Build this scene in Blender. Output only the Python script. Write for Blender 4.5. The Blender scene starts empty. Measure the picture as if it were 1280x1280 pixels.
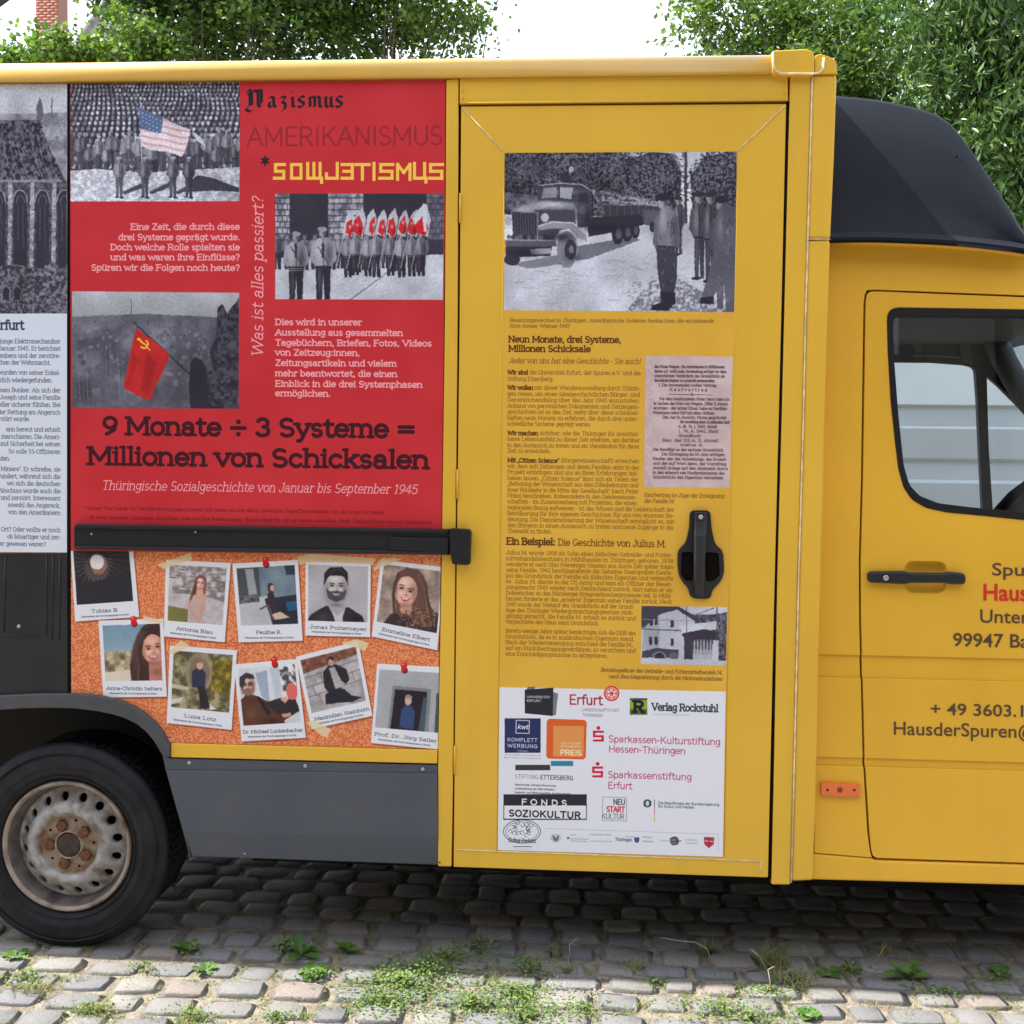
import bpy, math, random
import numpy as np
from mathutils import Vector, Matrix, geometry

# ---------------------------------------------------------------- camera, sky, sun, exposure
sc = bpy.context.scene
C = sc.collection
DIST, EYE, FPX = 3.15, 1.56, 1280.0
YAW, PITCH, ROLL = 0.0579730, 0.0398584, 0.0124768


def cam_axes():
    cy, sy = math.cos(YAW), math.sin(YAW)
    f = np.array([-sy, cy, 0.0]); r = np.array([cy, sy, 0.0]); d = np.array([0, 0, -1.0])
    cp, sp = math.cos(PITCH), math.sin(PITCH)
    f, d = cp * f + sp * d, cp * d - sp * f
    cr, sr = math.cos(ROLL), math.sin(ROLL)
    r, d = cr * r - sr * d, cr * d + sr * r
    return r, d, f


AX_R, AX_D, AX_F = cam_axes()
CAM = np.array([0.0, -DIST, EYE])
cam_data = bpy.data.cameras.new('camera')
cam = bpy.data.objects.new('camera', cam_data)
C.objects.link(cam)
rm = Matrix(((AX_R[0], -AX_D[0], -AX_F[0]), (AX_R[1], -AX_D[1], -AX_F[1]), (AX_R[2], -AX_D[2], -AX_F[2])))
cam.matrix_world = Matrix.Translation(Vector(CAM)) @ rm.to_4x4()
cam_data.sensor_width = 36.0
cam_data.lens = 36.0
cam_data.clip_start = 0.05
cam_data.clip_end = 2000.0
sc.camera = cam

SUN_DIR = Vector((-0.60, 0.011, 0.80)).normalized()      # towards the sun: along the van, from its rear
world = bpy.data.worlds.new('World')
sc.world = world
world.use_nodes = True
wn = world.node_tree.nodes
sky = wn.new('ShaderNodeTexSky')
sky.sky_type = 'NISHITA'
sky.sun_disc = False
sky.sun_elevation = math.asin(SUN_DIR.z)
sky.sun_rotation = math.atan2(SUN_DIR.x, SUN_DIR.y)
sky.air_density = 1.0
sky.dust_density = 2.5
sky.ozone_density = 1.0
wn['Background'].inputs['Strength'].default_value = 0.15
# a thin bright veil of cloud over the blue, slightly uneven
wl_ = world.node_tree.links
wtc = wn.new('ShaderNodeTexCoord'); wns = wn.new('ShaderNodeTexNoise'); wns.inputs['Scale'].default_value = 2.2; wns.inputs['Detail'].default_value = 5
wmr = wn.new('ShaderNodeMapRange'); wmr.inputs['From Min'].default_value = .3; wmr.inputs['From Max'].default_value = .7; wmr.inputs['To Min'].default_value = .62; wmr.inputs['To Max'].default_value = .95
wmx = wn.new('ShaderNodeMixRGB'); wmx.inputs['Color2'].default_value = (3.45, 3.6, 3.95, 1)
wl_.new(wtc.outputs['Generated'], wns.inputs['Vector']); wl_.new(wns.outputs['Fac'], wmr.inputs['Value']); wl_.new(wmr.outputs[0], wmx.inputs['Fac'])
wl_.new(sky.outputs[0], wmx.inputs['Color1']); wl_.new(wmx.outputs[0], wn['Background'].inputs['Color'])
sun_data = bpy.data.lights.new('sun', 'SUN')
sun_data.energy = 2.85
sun_data.angle = math.radians(0.5)
sun_data.color = (1.0, 0.96, 0.88)
sun = bpy.data.objects.new('sun', sun_data)
sun.rotation_euler = SUN_DIR.to_track_quat('Z', 'Y').to_euler()
C.objects.link(sun)
sc.view_settings.view_transform = 'Standard'
sc.view_settings.look = 'None'
sc.view_settings.exposure = 2.02
sc.view_settings.gamma = 1.0
sc.view_settings.use_curve_mapping = False
sc.render.film_transparent = False
# ---------------------------------------------------------------- from a spot in the photo to a spot in the place
def ray(px, py):
    v = AX_F + (px - 640.0) / FPX * AX_R + (py - 640.0) / FPX * AX_D
    return v


def P(px, py, Y=0.0):
    """the point of the vertical plane y = Y seen at (px, py)"""
    v = ray(px, py)
    t = (Y - CAM[1]) / v[1]
    return (CAM[0] + t * v[0], Y, CAM[2] + t * v[2])


def G(px, py, z=0.0):
    v = ray(px, py)
    t = (z - CAM[2]) / v[2]
    return (CAM[0] + t * v[0], CAM[1] + t * v[1], z)


def XZ(px, py):
    p = P(px, py)
    return p[0], p[2]


# ---------------------------------------------------------------- printing the foils: a small raster painter
def mix3(a, b, t):
    return tuple(a[i] + (b[i] - a[i]) * t for i in range(3))


def gr(v):
    """grey of the old photographs, 0 dark .. 1 pale"""
    return mix3((33, 30, 44), (220, 226, 242), v)


def noise(h, w, cell, seed=0, octaves=3):
    rs = np.random.RandomState(seed)
    out = np.zeros((h, w)); amp = 1.0; tot = 0.0
    for o in range(octaves):
        c = max(cell / 2 ** o, 1.0)
        gh, gw = int(h / c) + 3, int(w / c) + 3
        g = rs.rand(gh, gw)
        yy = np.arange(h) / c; xx = np.arange(w) / c
        y0 = yy.astype(int); x0 = xx.astype(int)
        fy = (yy - y0)[:, None]; fx = (xx - x0)[None]
        fy = fy * fy * (3 - 2 * fy); fx = fx * fx * (3 - 2 * fx)
        a = g[y0][:, x0]; b = g[y0][:, x0 + 1]; c2 = g[y0 + 1][:, x0]; d = g[y0 + 1][:, x0 + 1]
        out += amp * (a * (1 - fy) * (1 - fx) + b * (1 - fy) * fx + c2 * fy * (1 - fx) + d * fy * fx)
        tot += amp; amp *= 0.55
    return out / tot


GLY = {}


def glyphs():
    src = '''
a 4.9 A 2.2 3.4 1.5 1.6 165 0|L 3.7 3.4 3.7 .5|S 4.2 0 .5|A 2.1 1.45 1.55 1.45 20 340
b 5.2 L .9 7.3 .9 0|S .6 7.3 .6|A 2.7 2.5 1.8 2.5 0 360
c 4.8 A 2.5 2.5 1.9 2.5 42 318
d 5.3 L 4.2 7.3 4.2 0|S 3.8 7.3 .6|S 4.6 0 .5|A 2.4 2.5 1.8 2.5 0 360
e 5.0 A 2.5 2.5 1.95 2.5 0 318|L .6 2.6 4.4 2.6
f 3.4 L 1.5 0 1.5 6|A 2.7 6 1.2 1.3 180 40|L .4 5 2.9 5|S 1.5 0 1
g 5.0 A 2.3 2.8 1.7 2.2 0 360|L 4.1 5 4.1 -.6|A 2.4 -.6 1.7 1.5 0 -150|S 4.3 5 .5
h 5.4 L .9 7.3 .9 0|A 2.65 3.2 1.7 1.8 180 0|L 4.35 3.2 4.35 0|S .6 7.3 .6|S .9 0 .9|S 4.35 0 .9
i 2.4 L 1.2 5 1.2 0|D 1.2 6.8|S .9 5 .6|S 1.2 0 1
j 2.4 L 1.4 5 1.4 -.8|A .3 -.8 1.1 1.2 0 -120|D 1.4 6.8|S 1.1 5 .6
k 5.0 L .9 7.3 .9 0|L 4.1 5 .9 2|L 2.0 3.0 4.2 0|S .6 7.3 .6|S .9 0 .9|S 4 5 .8|S 4.2 0 .8
l 2.4 L 1.2 7.3 1.2 0|S .9 7.3 .6|S 1.2 0 1
m 7.9 L .9 5 .9 0|A 2.4 3.5 1.5 1.5 180 0|L 3.9 3.5 3.9 0|A 5.4 3.5 1.5 1.5 180 0|L 6.9 3.5 6.9 0|S .6 5 .6|S .9 0 .9|S 3.9 0 .8|S 6.9 0 .9
n 5.4 L .9 5 .9 0|A 2.65 3.2 1.7 1.8 180 0|L 4.35 3.2 4.35 0|S .6 5 .6|S .9 0 .9|S 4.35 0 .9
o 5.0 A 2.5 2.5 1.95 2.5 0 360
p 5.2 L .9 5 .9 -2.2|A 2.7 2.5 1.8 2.5 0 360|S .6 5 .6|S .9 -2.2 .9
q 5.2 L 4.3 5 4.3 -2.2|A 2.5 2.5 1.8 2.5 0 360|S 4.3 -2.2 .9
r 3.8 L 1.1 5 1.1 0|A 2.9 3.1 1.8 1.8 180 60|S .8 5 .6|S 1.2 0 1.1
s 4.3 A 2.15 3.7 1.35 1.3 40 250|A 2.15 1.3 1.4 1.3 80 -150
t 3.5 L 1.4 6.5 1.4 1.2|A 2.5 1.2 1.1 1.2 180 320|L .3 5 3 5
u 5.4 L .9 5 .9 1.8|A 2.6 1.8 1.7 1.8 180 360|L 4.3 5 4.3 0|S .6 5 .6|S 4 5 .6|S 4.6 0 .5
v 5.0 L .4 5 2.5 0 4.6 5|S .5 5 .9|S 4.5 5 .9
w 7.3 L .4 5 2 0 3.65 4.6 5.3 0 6.9 5|S .5 5 .9|S 6.8 5 .9
x 4.8 L .5 5 4.3 0|L 4.3 5 .5 0|S .7 5 .8|S 4.1 5 .8|S .7 0 .8|S 4.1 0 .8
y 5.0 L .5 5 2.6 0|L 4.6 5 2.2 -1.2|A 1.2 -1.1 1 1 0 -110|S .6 5 .9|S 4.4 5 .9
z 4.5 L .6 5 3.9 5 .6 0 4 0
A 6.8 L .4 0 3.4 7 6.4 0|L 1.6 2.4 5.2 2.4|S .7 0 1|S 6.1 0 1
B 6.0 L 1.1 0 1.1 7|L 1.1 7 3.2 7|A 3.2 5.3 1.8 1.7 90 -90|L 3.2 3.6 1.1 3.6|A 3.3 1.8 2 1.8 90 -90|L 3.3 0 1.1 0|S .8 7 .8|S .8 0 .8
C 6.2 A 3.3 3.5 2.7 3.5 45 315
D 6.5 L 1.1 0 1.1 7|L 1.1 7 2.8 7|A 2.8 3.5 3 3.5 90 -90|L 2.8 0 1.1 0|S .8 7 .8|S .8 0 .8
E 5.7 L 5 7 1.1 7 1.1 0 5.1 0|L 1.1 3.6 4.4 3.6|S .8 7 .8|S .8 0 .8
F 5.4 L 5 7 1.1 7 1.1 0|L 1.1 3.6 4.3 3.6|S .8 7 .8|S 1.1 0 1.1
G 6.6 A 3.3 3.5 2.7 3.5 45 330|L 3.8 3.1 5.8 3.1 5.8 .6
H 6.8 L 1.1 0 1.1 7|L 5.7 0 5.7 7|L 1.1 3.6 5.7 3.6|S 1.1 0 1|S 1.1 7 1|S 5.7 0 1|S 5.7 7 1
I 2.8 L 1.4 0 1.4 7|S 1.4 0 1.1|S 1.4 7 1.1
J 4.8 L 3.6 7 3.6 1.8|A 2 1.8 1.6 1.8 0 -180|S 3.3 7 1.1
K 6.4 L 1.1 0 1.1 7|L 5.4 7 1.1 2.7|L 2.6 4.2 5.7 0|S 1.1 0 1|S 1.1 7 1|S 5.4 7 .9|S 5.6 0 .9
L 5.3 L 1.1 7 1.1 0 4.9 0|S 1.1 7 1.1
M 8.2 L 1.1 0 1.1 7 4.1 1.6 7.1 7 7.1 0|S 1 0 1|S .9 7 .8|S 7.2 7 .8|S 7.1 0 1
N 6.9 L 1.1 0 1.1 7 5.8 0 5.8 7|S 1.1 0 1|S .8 7 .7|S 5.8 7 1
O 6.8 A 3.4 3.5 2.8 3.5 0 360
P 5.8 L 1.1 0 1.1 7 3.3 7|A 3.3 5.2 2 1.8 90 -90|L 3.3 3.4 1.1 3.4|S .8 7 .8|S 1.1 0 1.1
Q 6.8 A 3.4 3.5 2.8 3.5 0 360|L 3.8 1.6 6 -.7
R 6.3 L 1.1 0 1.1 7 3.3 7|A 3.3 5.2 2 1.8 90 -90|L 3.3 3.4 1.1 3.4|L 3.2 3.4 5.5 0|S .8 7 .8|S 1.1 0 1|S 5.6 0 .7
S 5.4 A 2.7 5.2 1.9 1.8 40 265|A 2.7 1.75 2 1.75 85 -145
T 6.0 L .5 7 5.5 7|L 3 7 3 0|S 3 0 1.1
U 6.7 L 1.1 7 1.1 2.4|A 3.4 2.4 2.3 2.4 180 360|L 5.7 2.4 5.7 7|S 1.1 7 1|S 5.7 7 1
V 6.6 L .5 7 3.3 0 6.1 7|S .7 7 .9|S 5.9 7 .9
W 9.4 L .5 7 2.6 0 4.7 6.6 6.8 0 8.9 7|S .7 7 1|S 8.7 7 1
X 6.2 L .6 7 5.6 0|L 5.6 7 .6 0
Y 6.2 L .5 7 3.1 3.4 5.7 7|L 3.1 3.4 3.1 0|S 3.1 0 1.1
Z 5.6 L .7 7 5 7 .6 0 5.1 0
0 5.2 A 2.6 3.5 2 3.5 0 360
1 4.2 L 1 5.9 2.4 7 2.4 0|S 2.4 0 1.2
2 5.2 A 2.6 5.1 1.9 1.9 165 -40|L 4.05 3.9 .7 0 4.6 0
3 5.2 A 2.5 5.3 1.7 1.7 155 -80|A 2.5 1.85 2 1.85 85 -155
4 5.4 L 3.7 0 3.7 7 .5 2 5 2
5 5.2 L 4.3 7 1.1 7 .9 3.9|A 2.4 2.3 2.1 2.3 130 -150
6 5.2 A 2.6 2.2 2 2.2 0 360|L .65 2.4 1.2 5.2 3.8 7
7 5.0 L .6 7 4.5 7 1.8 0
8 5.2 A 2.6 5.3 1.7 1.7 0 360|A 2.6 1.8 2 1.8 0 360
9 5.2 A 2.6 4.8 2 2.2 0 360|L 4.55 4.6 4 1.8 1.4 0
. 2.2 D 1.1 .3
, 2.2 L 1.2 .5 .8 -1.2
: 2.4 D 1.2 .5|D 1.2 4.3
! 2.6 L 1.3 7 1.3 2.2|D 1.3 .3
? 4.4 A 2.2 5.3 1.5 1.7 165 -60|L 2.5 3.4 2.1 2.2|D 2.1 .3
- 3.2 L .5 2.7 2.7 2.7
_ 5 L .5 2.7 4.5 2.7
+ 5.6 L .6 3 5 3|L 2.8 .8 2.8 5.2
= 5.8 L .7 2.2 5.1 2.2|L .7 4.2 5.1 4.2
% 5.8 L .7 3.1 5.1 3.1|D 2.9 5.7|D 2.9 .5
* 4 L 2 4.2 2 7.4|L .6 5 3.4 6.6|L .6 6.6 3.4 5
( 2.8 A 3 2.8 2.1 4.6 120 240
) 2.8 A -.2 2.8 2.1 4.6 60 -60
" 3 L .9 7 .9 5.4|L 2.1 7 2.1 5.4
@ 8 A 4 2.6 3.4 3.8 -50 300|A 3.9 2.6 1.5 1.7 0 360|L 5.4 4.2 5.6 1.2
& 6 A 2.6 5.4 1.4 1.5 0 360|L 1.8 4.4 5.2 0|A 2.4 1.9 1.8 1.9 110 330
'''
    for ln in src.strip().split('\n'):
        ch, w, rest = ln.split(' ', 2)
        out = []
        for tok in rest.split('|'):
            t = tok.split(); n = [float(v) for v in t[1:]]
            if t[0] == 'L':
                out.append(('L', [(n[i], n[i + 1]) for i in range(0, len(n), 2)]))
            elif t[0] == 'A':
                cx, cy, rx, ry, a0, a1 = n
                k = max(4, int(abs(a1 - a0) / 26))
                out.append(('L', [(cx + rx * math.cos(math.radians(a0 + (a1 - a0) * i / k)), cy + ry * math.sin(math.radians(a0 + (a1 - a0) * i / k))) for i in range(k + 1)]))
            elif t[0] == 'S':
                out.append(('S', [(n[0] - n[2], n[1]), (n[0] + n[2], n[1])]))
            elif t[0] == 'D':
                out.append(('D', [(n[0], n[1]), (n[0] + .02, n[1])]))
        GLY[ch] = (float(w), out)
    for u, b in (('\u00e4', 'a'), ('\u00f6', 'o'), ('\u00fc', 'u'), ('\u00dc', 'U'), ('\u00d6', 'O'), ('\u00c4', 'A')):
        w, st = GLY[b]; y = 6.7 if b.islower() else 8.7; c = w / 2 - .1
        GLY[u] = (w, st + [('D', [(c - 1.1, y), (c - 1.08, y)]), ('D', [(c + 1.1, y), (c + 1.12, y)])])
    GLY['\u00df'] = (5.2, [('L', [(1.1, 0), (1.1, 5.6), (1.6, 6.9), (2.8, 7.2), (3.8, 6.4), (3.6, 5.2), (2.8, 4.2), (4.3, 2.9), (4.4, 1.2), (3.5, .1), (2.4, .1)])])
    GLY['\u00f7'] = GLY['%']
    GLY['\u201e'] = (3.0, [('L', [(1, .5), (.6, -1.2)]), ('L', [(2.2, .5), (1.8, -1.2)])])
    GLY['\u201c'] = GLY['"']


glyphs()


class Canvas:
    """a print laid out on the side of the van; positions are given as seen in the photograph and rectified onto the foil"""
    def __init__(self, name, x0, y0, x1, y1, res=1000.0, base=(255, 255, 255)):
        cs = [XZ(x, y) for x in (x0, x1) for y in (y0, y1)]
        self.X0 = min(c[0] for c in cs); self.X1 = max(c[0] for c in cs)
        self.Z0 = min(c[1] for c in cs); self.Z1 = max(c[1] for c in cs)
        self.res = res; self.name = name
        self.W = int((self.X1 - self.X0) * res) + 1; self.H = int((self.Z1 - self.Z0) * res) + 1
        self.a = np.zeros((self.H, self.W, 3), np.float32); self.a[:] = base
        a = XZ((x0 + x1) / 2, (y0 + y1) / 2); b = XZ((x0 + x1) / 2 + 10, (y0 + y1) / 2)
        self.k = (b[0] - a[0]) / 10 * res           # texture pixels per photo pixel
        self.clip = None

    def t(self, px, py):
        X, Z = XZ(px, py)
        return ((X - self.X0) * self.res, (self.Z1 - Z) * self.res)

    def uv(self, X, Z):
        return ((X - self.X0) / (self.X1 - self.X0), (Z - self.Z0) / (self.Z1 - self.Z0))

    def box(self, xs, ys, pad):
        x0 = max(0, int(min(xs) - pad)); x1 = min(self.W, int(max(xs) + pad) + 2)
        y0 = max(0, int(min(ys) - pad)); y1 = min(self.H, int(max(ys) + pad) + 2)
        return x0, y0, x1, y1

    def put(self, x0, y0, x1, y1, cov, col, alpha=1.0):
        if self.clip is not None:
            cov = cov * self.clip[y0:y1, x0:x1]
        cov = (cov * alpha)[..., None]
        if isinstance(col, np.ndarray) and col.ndim == 3:
            c = col[y0:y1, x0:x1]
        else:
            c = np.array(col, np.float32)
        r = self.a[y0:y1, x0:x1]
        self.a[y0:y1, x0:x1] = r + (c - r) * cov

    def cov_poly(self, tp):
        xs = [p[0] for p in tp]; ys = [p[1] for p in tp]
        x0, y0, x1, y1 = self.box(xs, ys, 1)
        if x1 <= x0 or y1 <= y0:
            return None
        cov = np.zeros((y1 - y0, x1 - x0), np.float32)
        for ox in (.25, .75):
            for oy in (.25, .75):
                X = np.arange(x0, x1) + ox; Y = (np.arange(y0, y1) + oy)[:, None]
                ins = np.zeros((y1 - y0, x1 - x0), bool)
                for i in range(len(tp)):
                    ax, ay = tp[i - 1]; bx, by = tp[i]
                    if ay == by:
                        continue
                    c = ((ay > Y) != (by > Y)) & (X < (bx - ax) * (Y - ay) / (by - ay) + ax)
                    ins ^= c
                cov += ins
        return x0, y0, x1, y1, cov / 4

    def poly(self, pts, col, alpha=1.0, soft=0):
        r = self.cov_poly([self.t(*p) for p in pts])
        if r:
            self.put(*r, col, alpha)

    def rect(self, x0, y0, x1, y1, col, alpha=1.0):
        self.poly([(x0, y0), (x1, y0), (x1, y1), (x0, y1)], col, alpha)

    def ell(self, cx, cy, rx, ry, col, alpha=1.0, rot=0.0, n=20):
        c, s = math.cos(rot), math.sin(rot)
        pts = []
        for i in range(n):
            a = 2 * math.pi * i / n; x = rx * math.cos(a); y = ry * math.sin(a)
            pts.append((cx + x * c - y * s, cy + x * s + y * c))
        self.poly(pts, col, alpha)

    def soft(self, cx, cy, rx, ry, col, alpha=1.0):
        """a soft-edged patch of tone"""
        tx, ty = self.t(cx, cy); rx *= self.k; ry *= self.k
        x0, y0, x1, y1 = self.box([tx - 2.2 * rx, tx + 2.2 * rx], [ty - 2.2 * ry, ty + 2.2 * ry], 0)
        if x1 <= x0 or y1 <= y0: return
        X = (np.arange(x0, x1)[None] + .5 - tx) / rx; Y = (np.arange(y0, y1)[:, None] + .5 - ty) / ry
        self.put(x0, y0, x1, y1, np.exp(-(X * X + Y * Y) * 1.1), col, alpha)

    def stroke_t(self, tp, w, col, alpha=1.0, square=False):
        xs = [p[0] for p in tp]; ys = [p[1] for p in tp]
        x0, y0, x1, y1 = self.box(xs, ys, w / 2 + 1.5)
        if x1 <= x0 or y1 <= y0:
            return
        X = np.arange(x0, x1)[None] + .5; Y = np.arange(y0, y1)[:, None] + .5
        d = np.full((y1 - y0, x1 - x0), 1e9)
        for i in range(len(tp) - 1):
            ax, ay = tp[i]; bx, by = tp[i + 1]
            dx, dy = bx - ax, by - ay; L = dx * dx + dy * dy + 1e-9
            if square:
                l = math.sqrt(L); u = ((X - ax) * dx + (Y - ay) * dy) / l; v = ((X - ax) * -dy + (Y - ay) * dx) / l
                d = np.minimum(d, np.maximum(np.abs(v), np.maximum(-u, u - l)))
            else:
                h = np.clip(((X - ax) * dx + (Y - ay) * dy) / L, 0, 1)
                d = np.minimum(d, np.hypot(X - ax - h * dx, Y - ay - h * dy))
        self.put(x0, y0, x1, y1, np.clip(w / 2 - d + .5, 0, 1) * min(1.0, w), col, alpha)

    def line(self, pts, w, col, alpha=1.0, square=False):
        self.stroke_t([self.t(*p) for p in pts], w * self.k, col, alpha, square)

    def text(self, x, y, s, size, col, x1=None, right=None, bold=0.0, serif=True, italic=0.0, rot=0.0, alpha=1.0, weight=None, frame=None, track=0.0, align=None, length=None):
        """size = cap height in photo pixels; x1 = where the line ends"""
        w = weight if weight else (1.5 if bold else .85)
        u = size / 7.0 * self.k
        n = sum(GLY.get(c, (2.6, []))[0] + track for c in s)
        ox, oy = self.t(x, y)
        hs = 1.0
        if x1 is not None:
            hs = abs(self.t(x1, y)[0] - ox) / (n * u)
        if length is not None:
            hs = length * self.k / (n * u)
        if right is not None:
            hs0 = hs if x1 is None else hs
            ox = self.t(right, y)[0] - n * u * hs0
        if align == 'c':
            ox -= n * u * hs / 2
        cr, sr = math.cos(rot), math.sin(rot)
        pen = 0.0
        for c in s:
            adv, st = GLY.get(c, (2.6, []))
            for kind, pts in st:
                if kind == 'S' and not serif:
                    continue
                tp = []
                for gx, gy in pts:
                    X = (pen + gx + italic * gy) * u * hs; Y = -gy * u
                    tp.append((ox + X * cr - Y * sr, oy + X * sr + Y * cr))
                ww = w * u * (.72 if kind == 'S' else (1.25 if kind == 'D' else 1.0))
                self.stroke_t(tp, ww, col, alpha, square=(kind == 'S'))
            pen += adv + track
        return pen * u * hs

    def rectclip(self, pts):
        r = self.cov_poly([self.t(*p) for p in pts])
        self.clip = np.zeros((self.H, self.W), np.float32)
        if r:
            self.clip[r[1]:r[3], r[0]:r[2]] = r[4]

    def fill_noise(self, pts, c0, c1, cell, seed=0, octv=3, contrast=1.0, alpha=1.0, stretch=1.0):
        n = noise(self.H, int(self.W / stretch) + 2, cell * self.k, seed, octv)
        if stretch != 1.0:
            n = n[:, (np.arange(self.W) / stretch).astype(int)]
        n = np.clip((n[:self.H, :self.W] - .5) * 2.2 * contrast + .5, 0, 1)[..., None]
        f = (np.array(c0) * (1 - n) + np.array(c1) * n).astype(np.float32)
        self.poly(pts, f, alpha)

    def finish(self, pts, seed, warp=1.6, cell=9.0, mod=.22, grain=9, blur=1):
        """makes a painted picture read as a photograph: uneven outlines, mottled tones, grain, a little softness"""
        r = self.cov_poly([self.t(*p) for p in pts])
        x0, y0, x1, y1, cov = r
        h, w = cov.shape
        src = self.a[y0:y1, x0:x1].copy()
        dx = (noise(h, w, cell, seed, 2) - .5) * 3 * warp; dy = (noise(h, w, cell, seed + 1, 2) - .5) * 3 * warp
        yy, xx = np.mgrid[0:h, 0:w]
        fade = np.clip(np.minimum(np.minimum(xx, w - 1 - xx), np.minimum(yy, h - 1 - yy)) / 10.0 - .6, 0, 1)
        dx = dx * fade; dy = dy * fade
        X = np.clip(xx + dx, 0, w - 1).astype(int); Y = np.clip(yy + dy, 0, h - 1).astype(int)
        o = src[Y, X]
        m = 1 + .45 * mod * (noise(h, w, 2.0, seed + 2, 1) - .5) * 2 + mod * .5 * (noise(h, w, 90, seed + 4, 2) - .5) * 2
        o = o * m[..., None]
        rs = np.random.RandomState(seed)
        o = o + (rs.rand(h, w, 1) - .5) * 2 * grain * .8
        for _ in range(blur):
            p = np.pad(o, ((1, 1), (1, 1), (0, 0)), 'edge')
            o = (p[:-2, 1:-1] + p[2:, 1:-1] + p[1:-1, :-2] + p[1:-1, 2:] + 2 * p[1:-1, 1:-1]) / 6
        c = cov[..., None]
        self.a[y0:y1, x0:x1] = (src * (1 - c) + np.clip(o, 0, 255) * c).astype(np.float32)

    def grad(self, pts, c0, c1, y0, y1):
        t0 = self.t(pts[0][0], y0)[1]; t1 = self.t(pts[0][0], y1)[1]
        f = np.clip((np.arange(self.H) - t0) / (t1 - t0), 0, 1)[:, None, None]
        fld = (np.array(c0) * (1 - f) + np.array(c1) * f) * np.ones((1, self.W, 1))
        self.poly(pts, fld.astype(np.float32))
# ---------------------------------------------------------------- the foils on the side wall
def figure(cv, x, y, h, c_top, c_leg, c_head, lean=0.0, arms=True, cap=None, wd=.13):
    """standing person in an old photograph: x = middle, y = feet, h = height"""
    w = h * wd
    cv.poly([(x - w * .8, y), (x - w * .9, y - h * .48), (x + w * .9, y - h * .48), (x + w * .8, y), (x + w * .15, y), (x, y - h * .38), (x - w * .15, y)], c_leg)
    cv.poly([(x - w * .9, y - h * .45), (x - w * 1.15, y - h * .8), (x - w * .5, y - h * .86), (x + w * .5, y - h * .86), (x + w * 1.15, y - h * .8), (x + w * .9, y - h * .45)], c_top)
    if arms:
        cv.line([(x - w * 1.1, y - h * .78), (x - w * 1.35, y - h * .58), (x - w * .6, y - h * .48)], h * .06, c_top)
        cv.line([(x + w * 1.1, y - h * .78), (x + w * 1.35, y - h * .58), (x + w * .6, y - h * .48)], h * .06, c_top)
    cv.ell(x + lean, y - h * .93, h * .048, h * .066, c_head)
    cv.soft(x - w * .55, y - h * .68, w * .45, h * .16, (225, 228, 238), .38)
    cv.soft(x + w * .7, y - h * .62, w * .5, h * .2, (20, 18, 26), .5)
    cv.soft(x - w * .45, y - h * .28, w * .22, h * .2, (200, 204, 214), .22)
    cv.line([(x, y - h * .84), (x + w * .05, y - h * .48)], h * .012, (24, 22, 30), .6)
    cv.line([(x - w * .85, y - h * .47), (x + w * .85, y - h * .47)], h * .02, (20, 18, 26), .7)
    cv.soft(x + lean + h * .025, y - h * .92, h * .025, h * .05, (30, 26, 34), .6)
    if cap is not None:
        cv.ell(x + lean, y - h * .975, h * .065, h * .035, cap)


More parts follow.
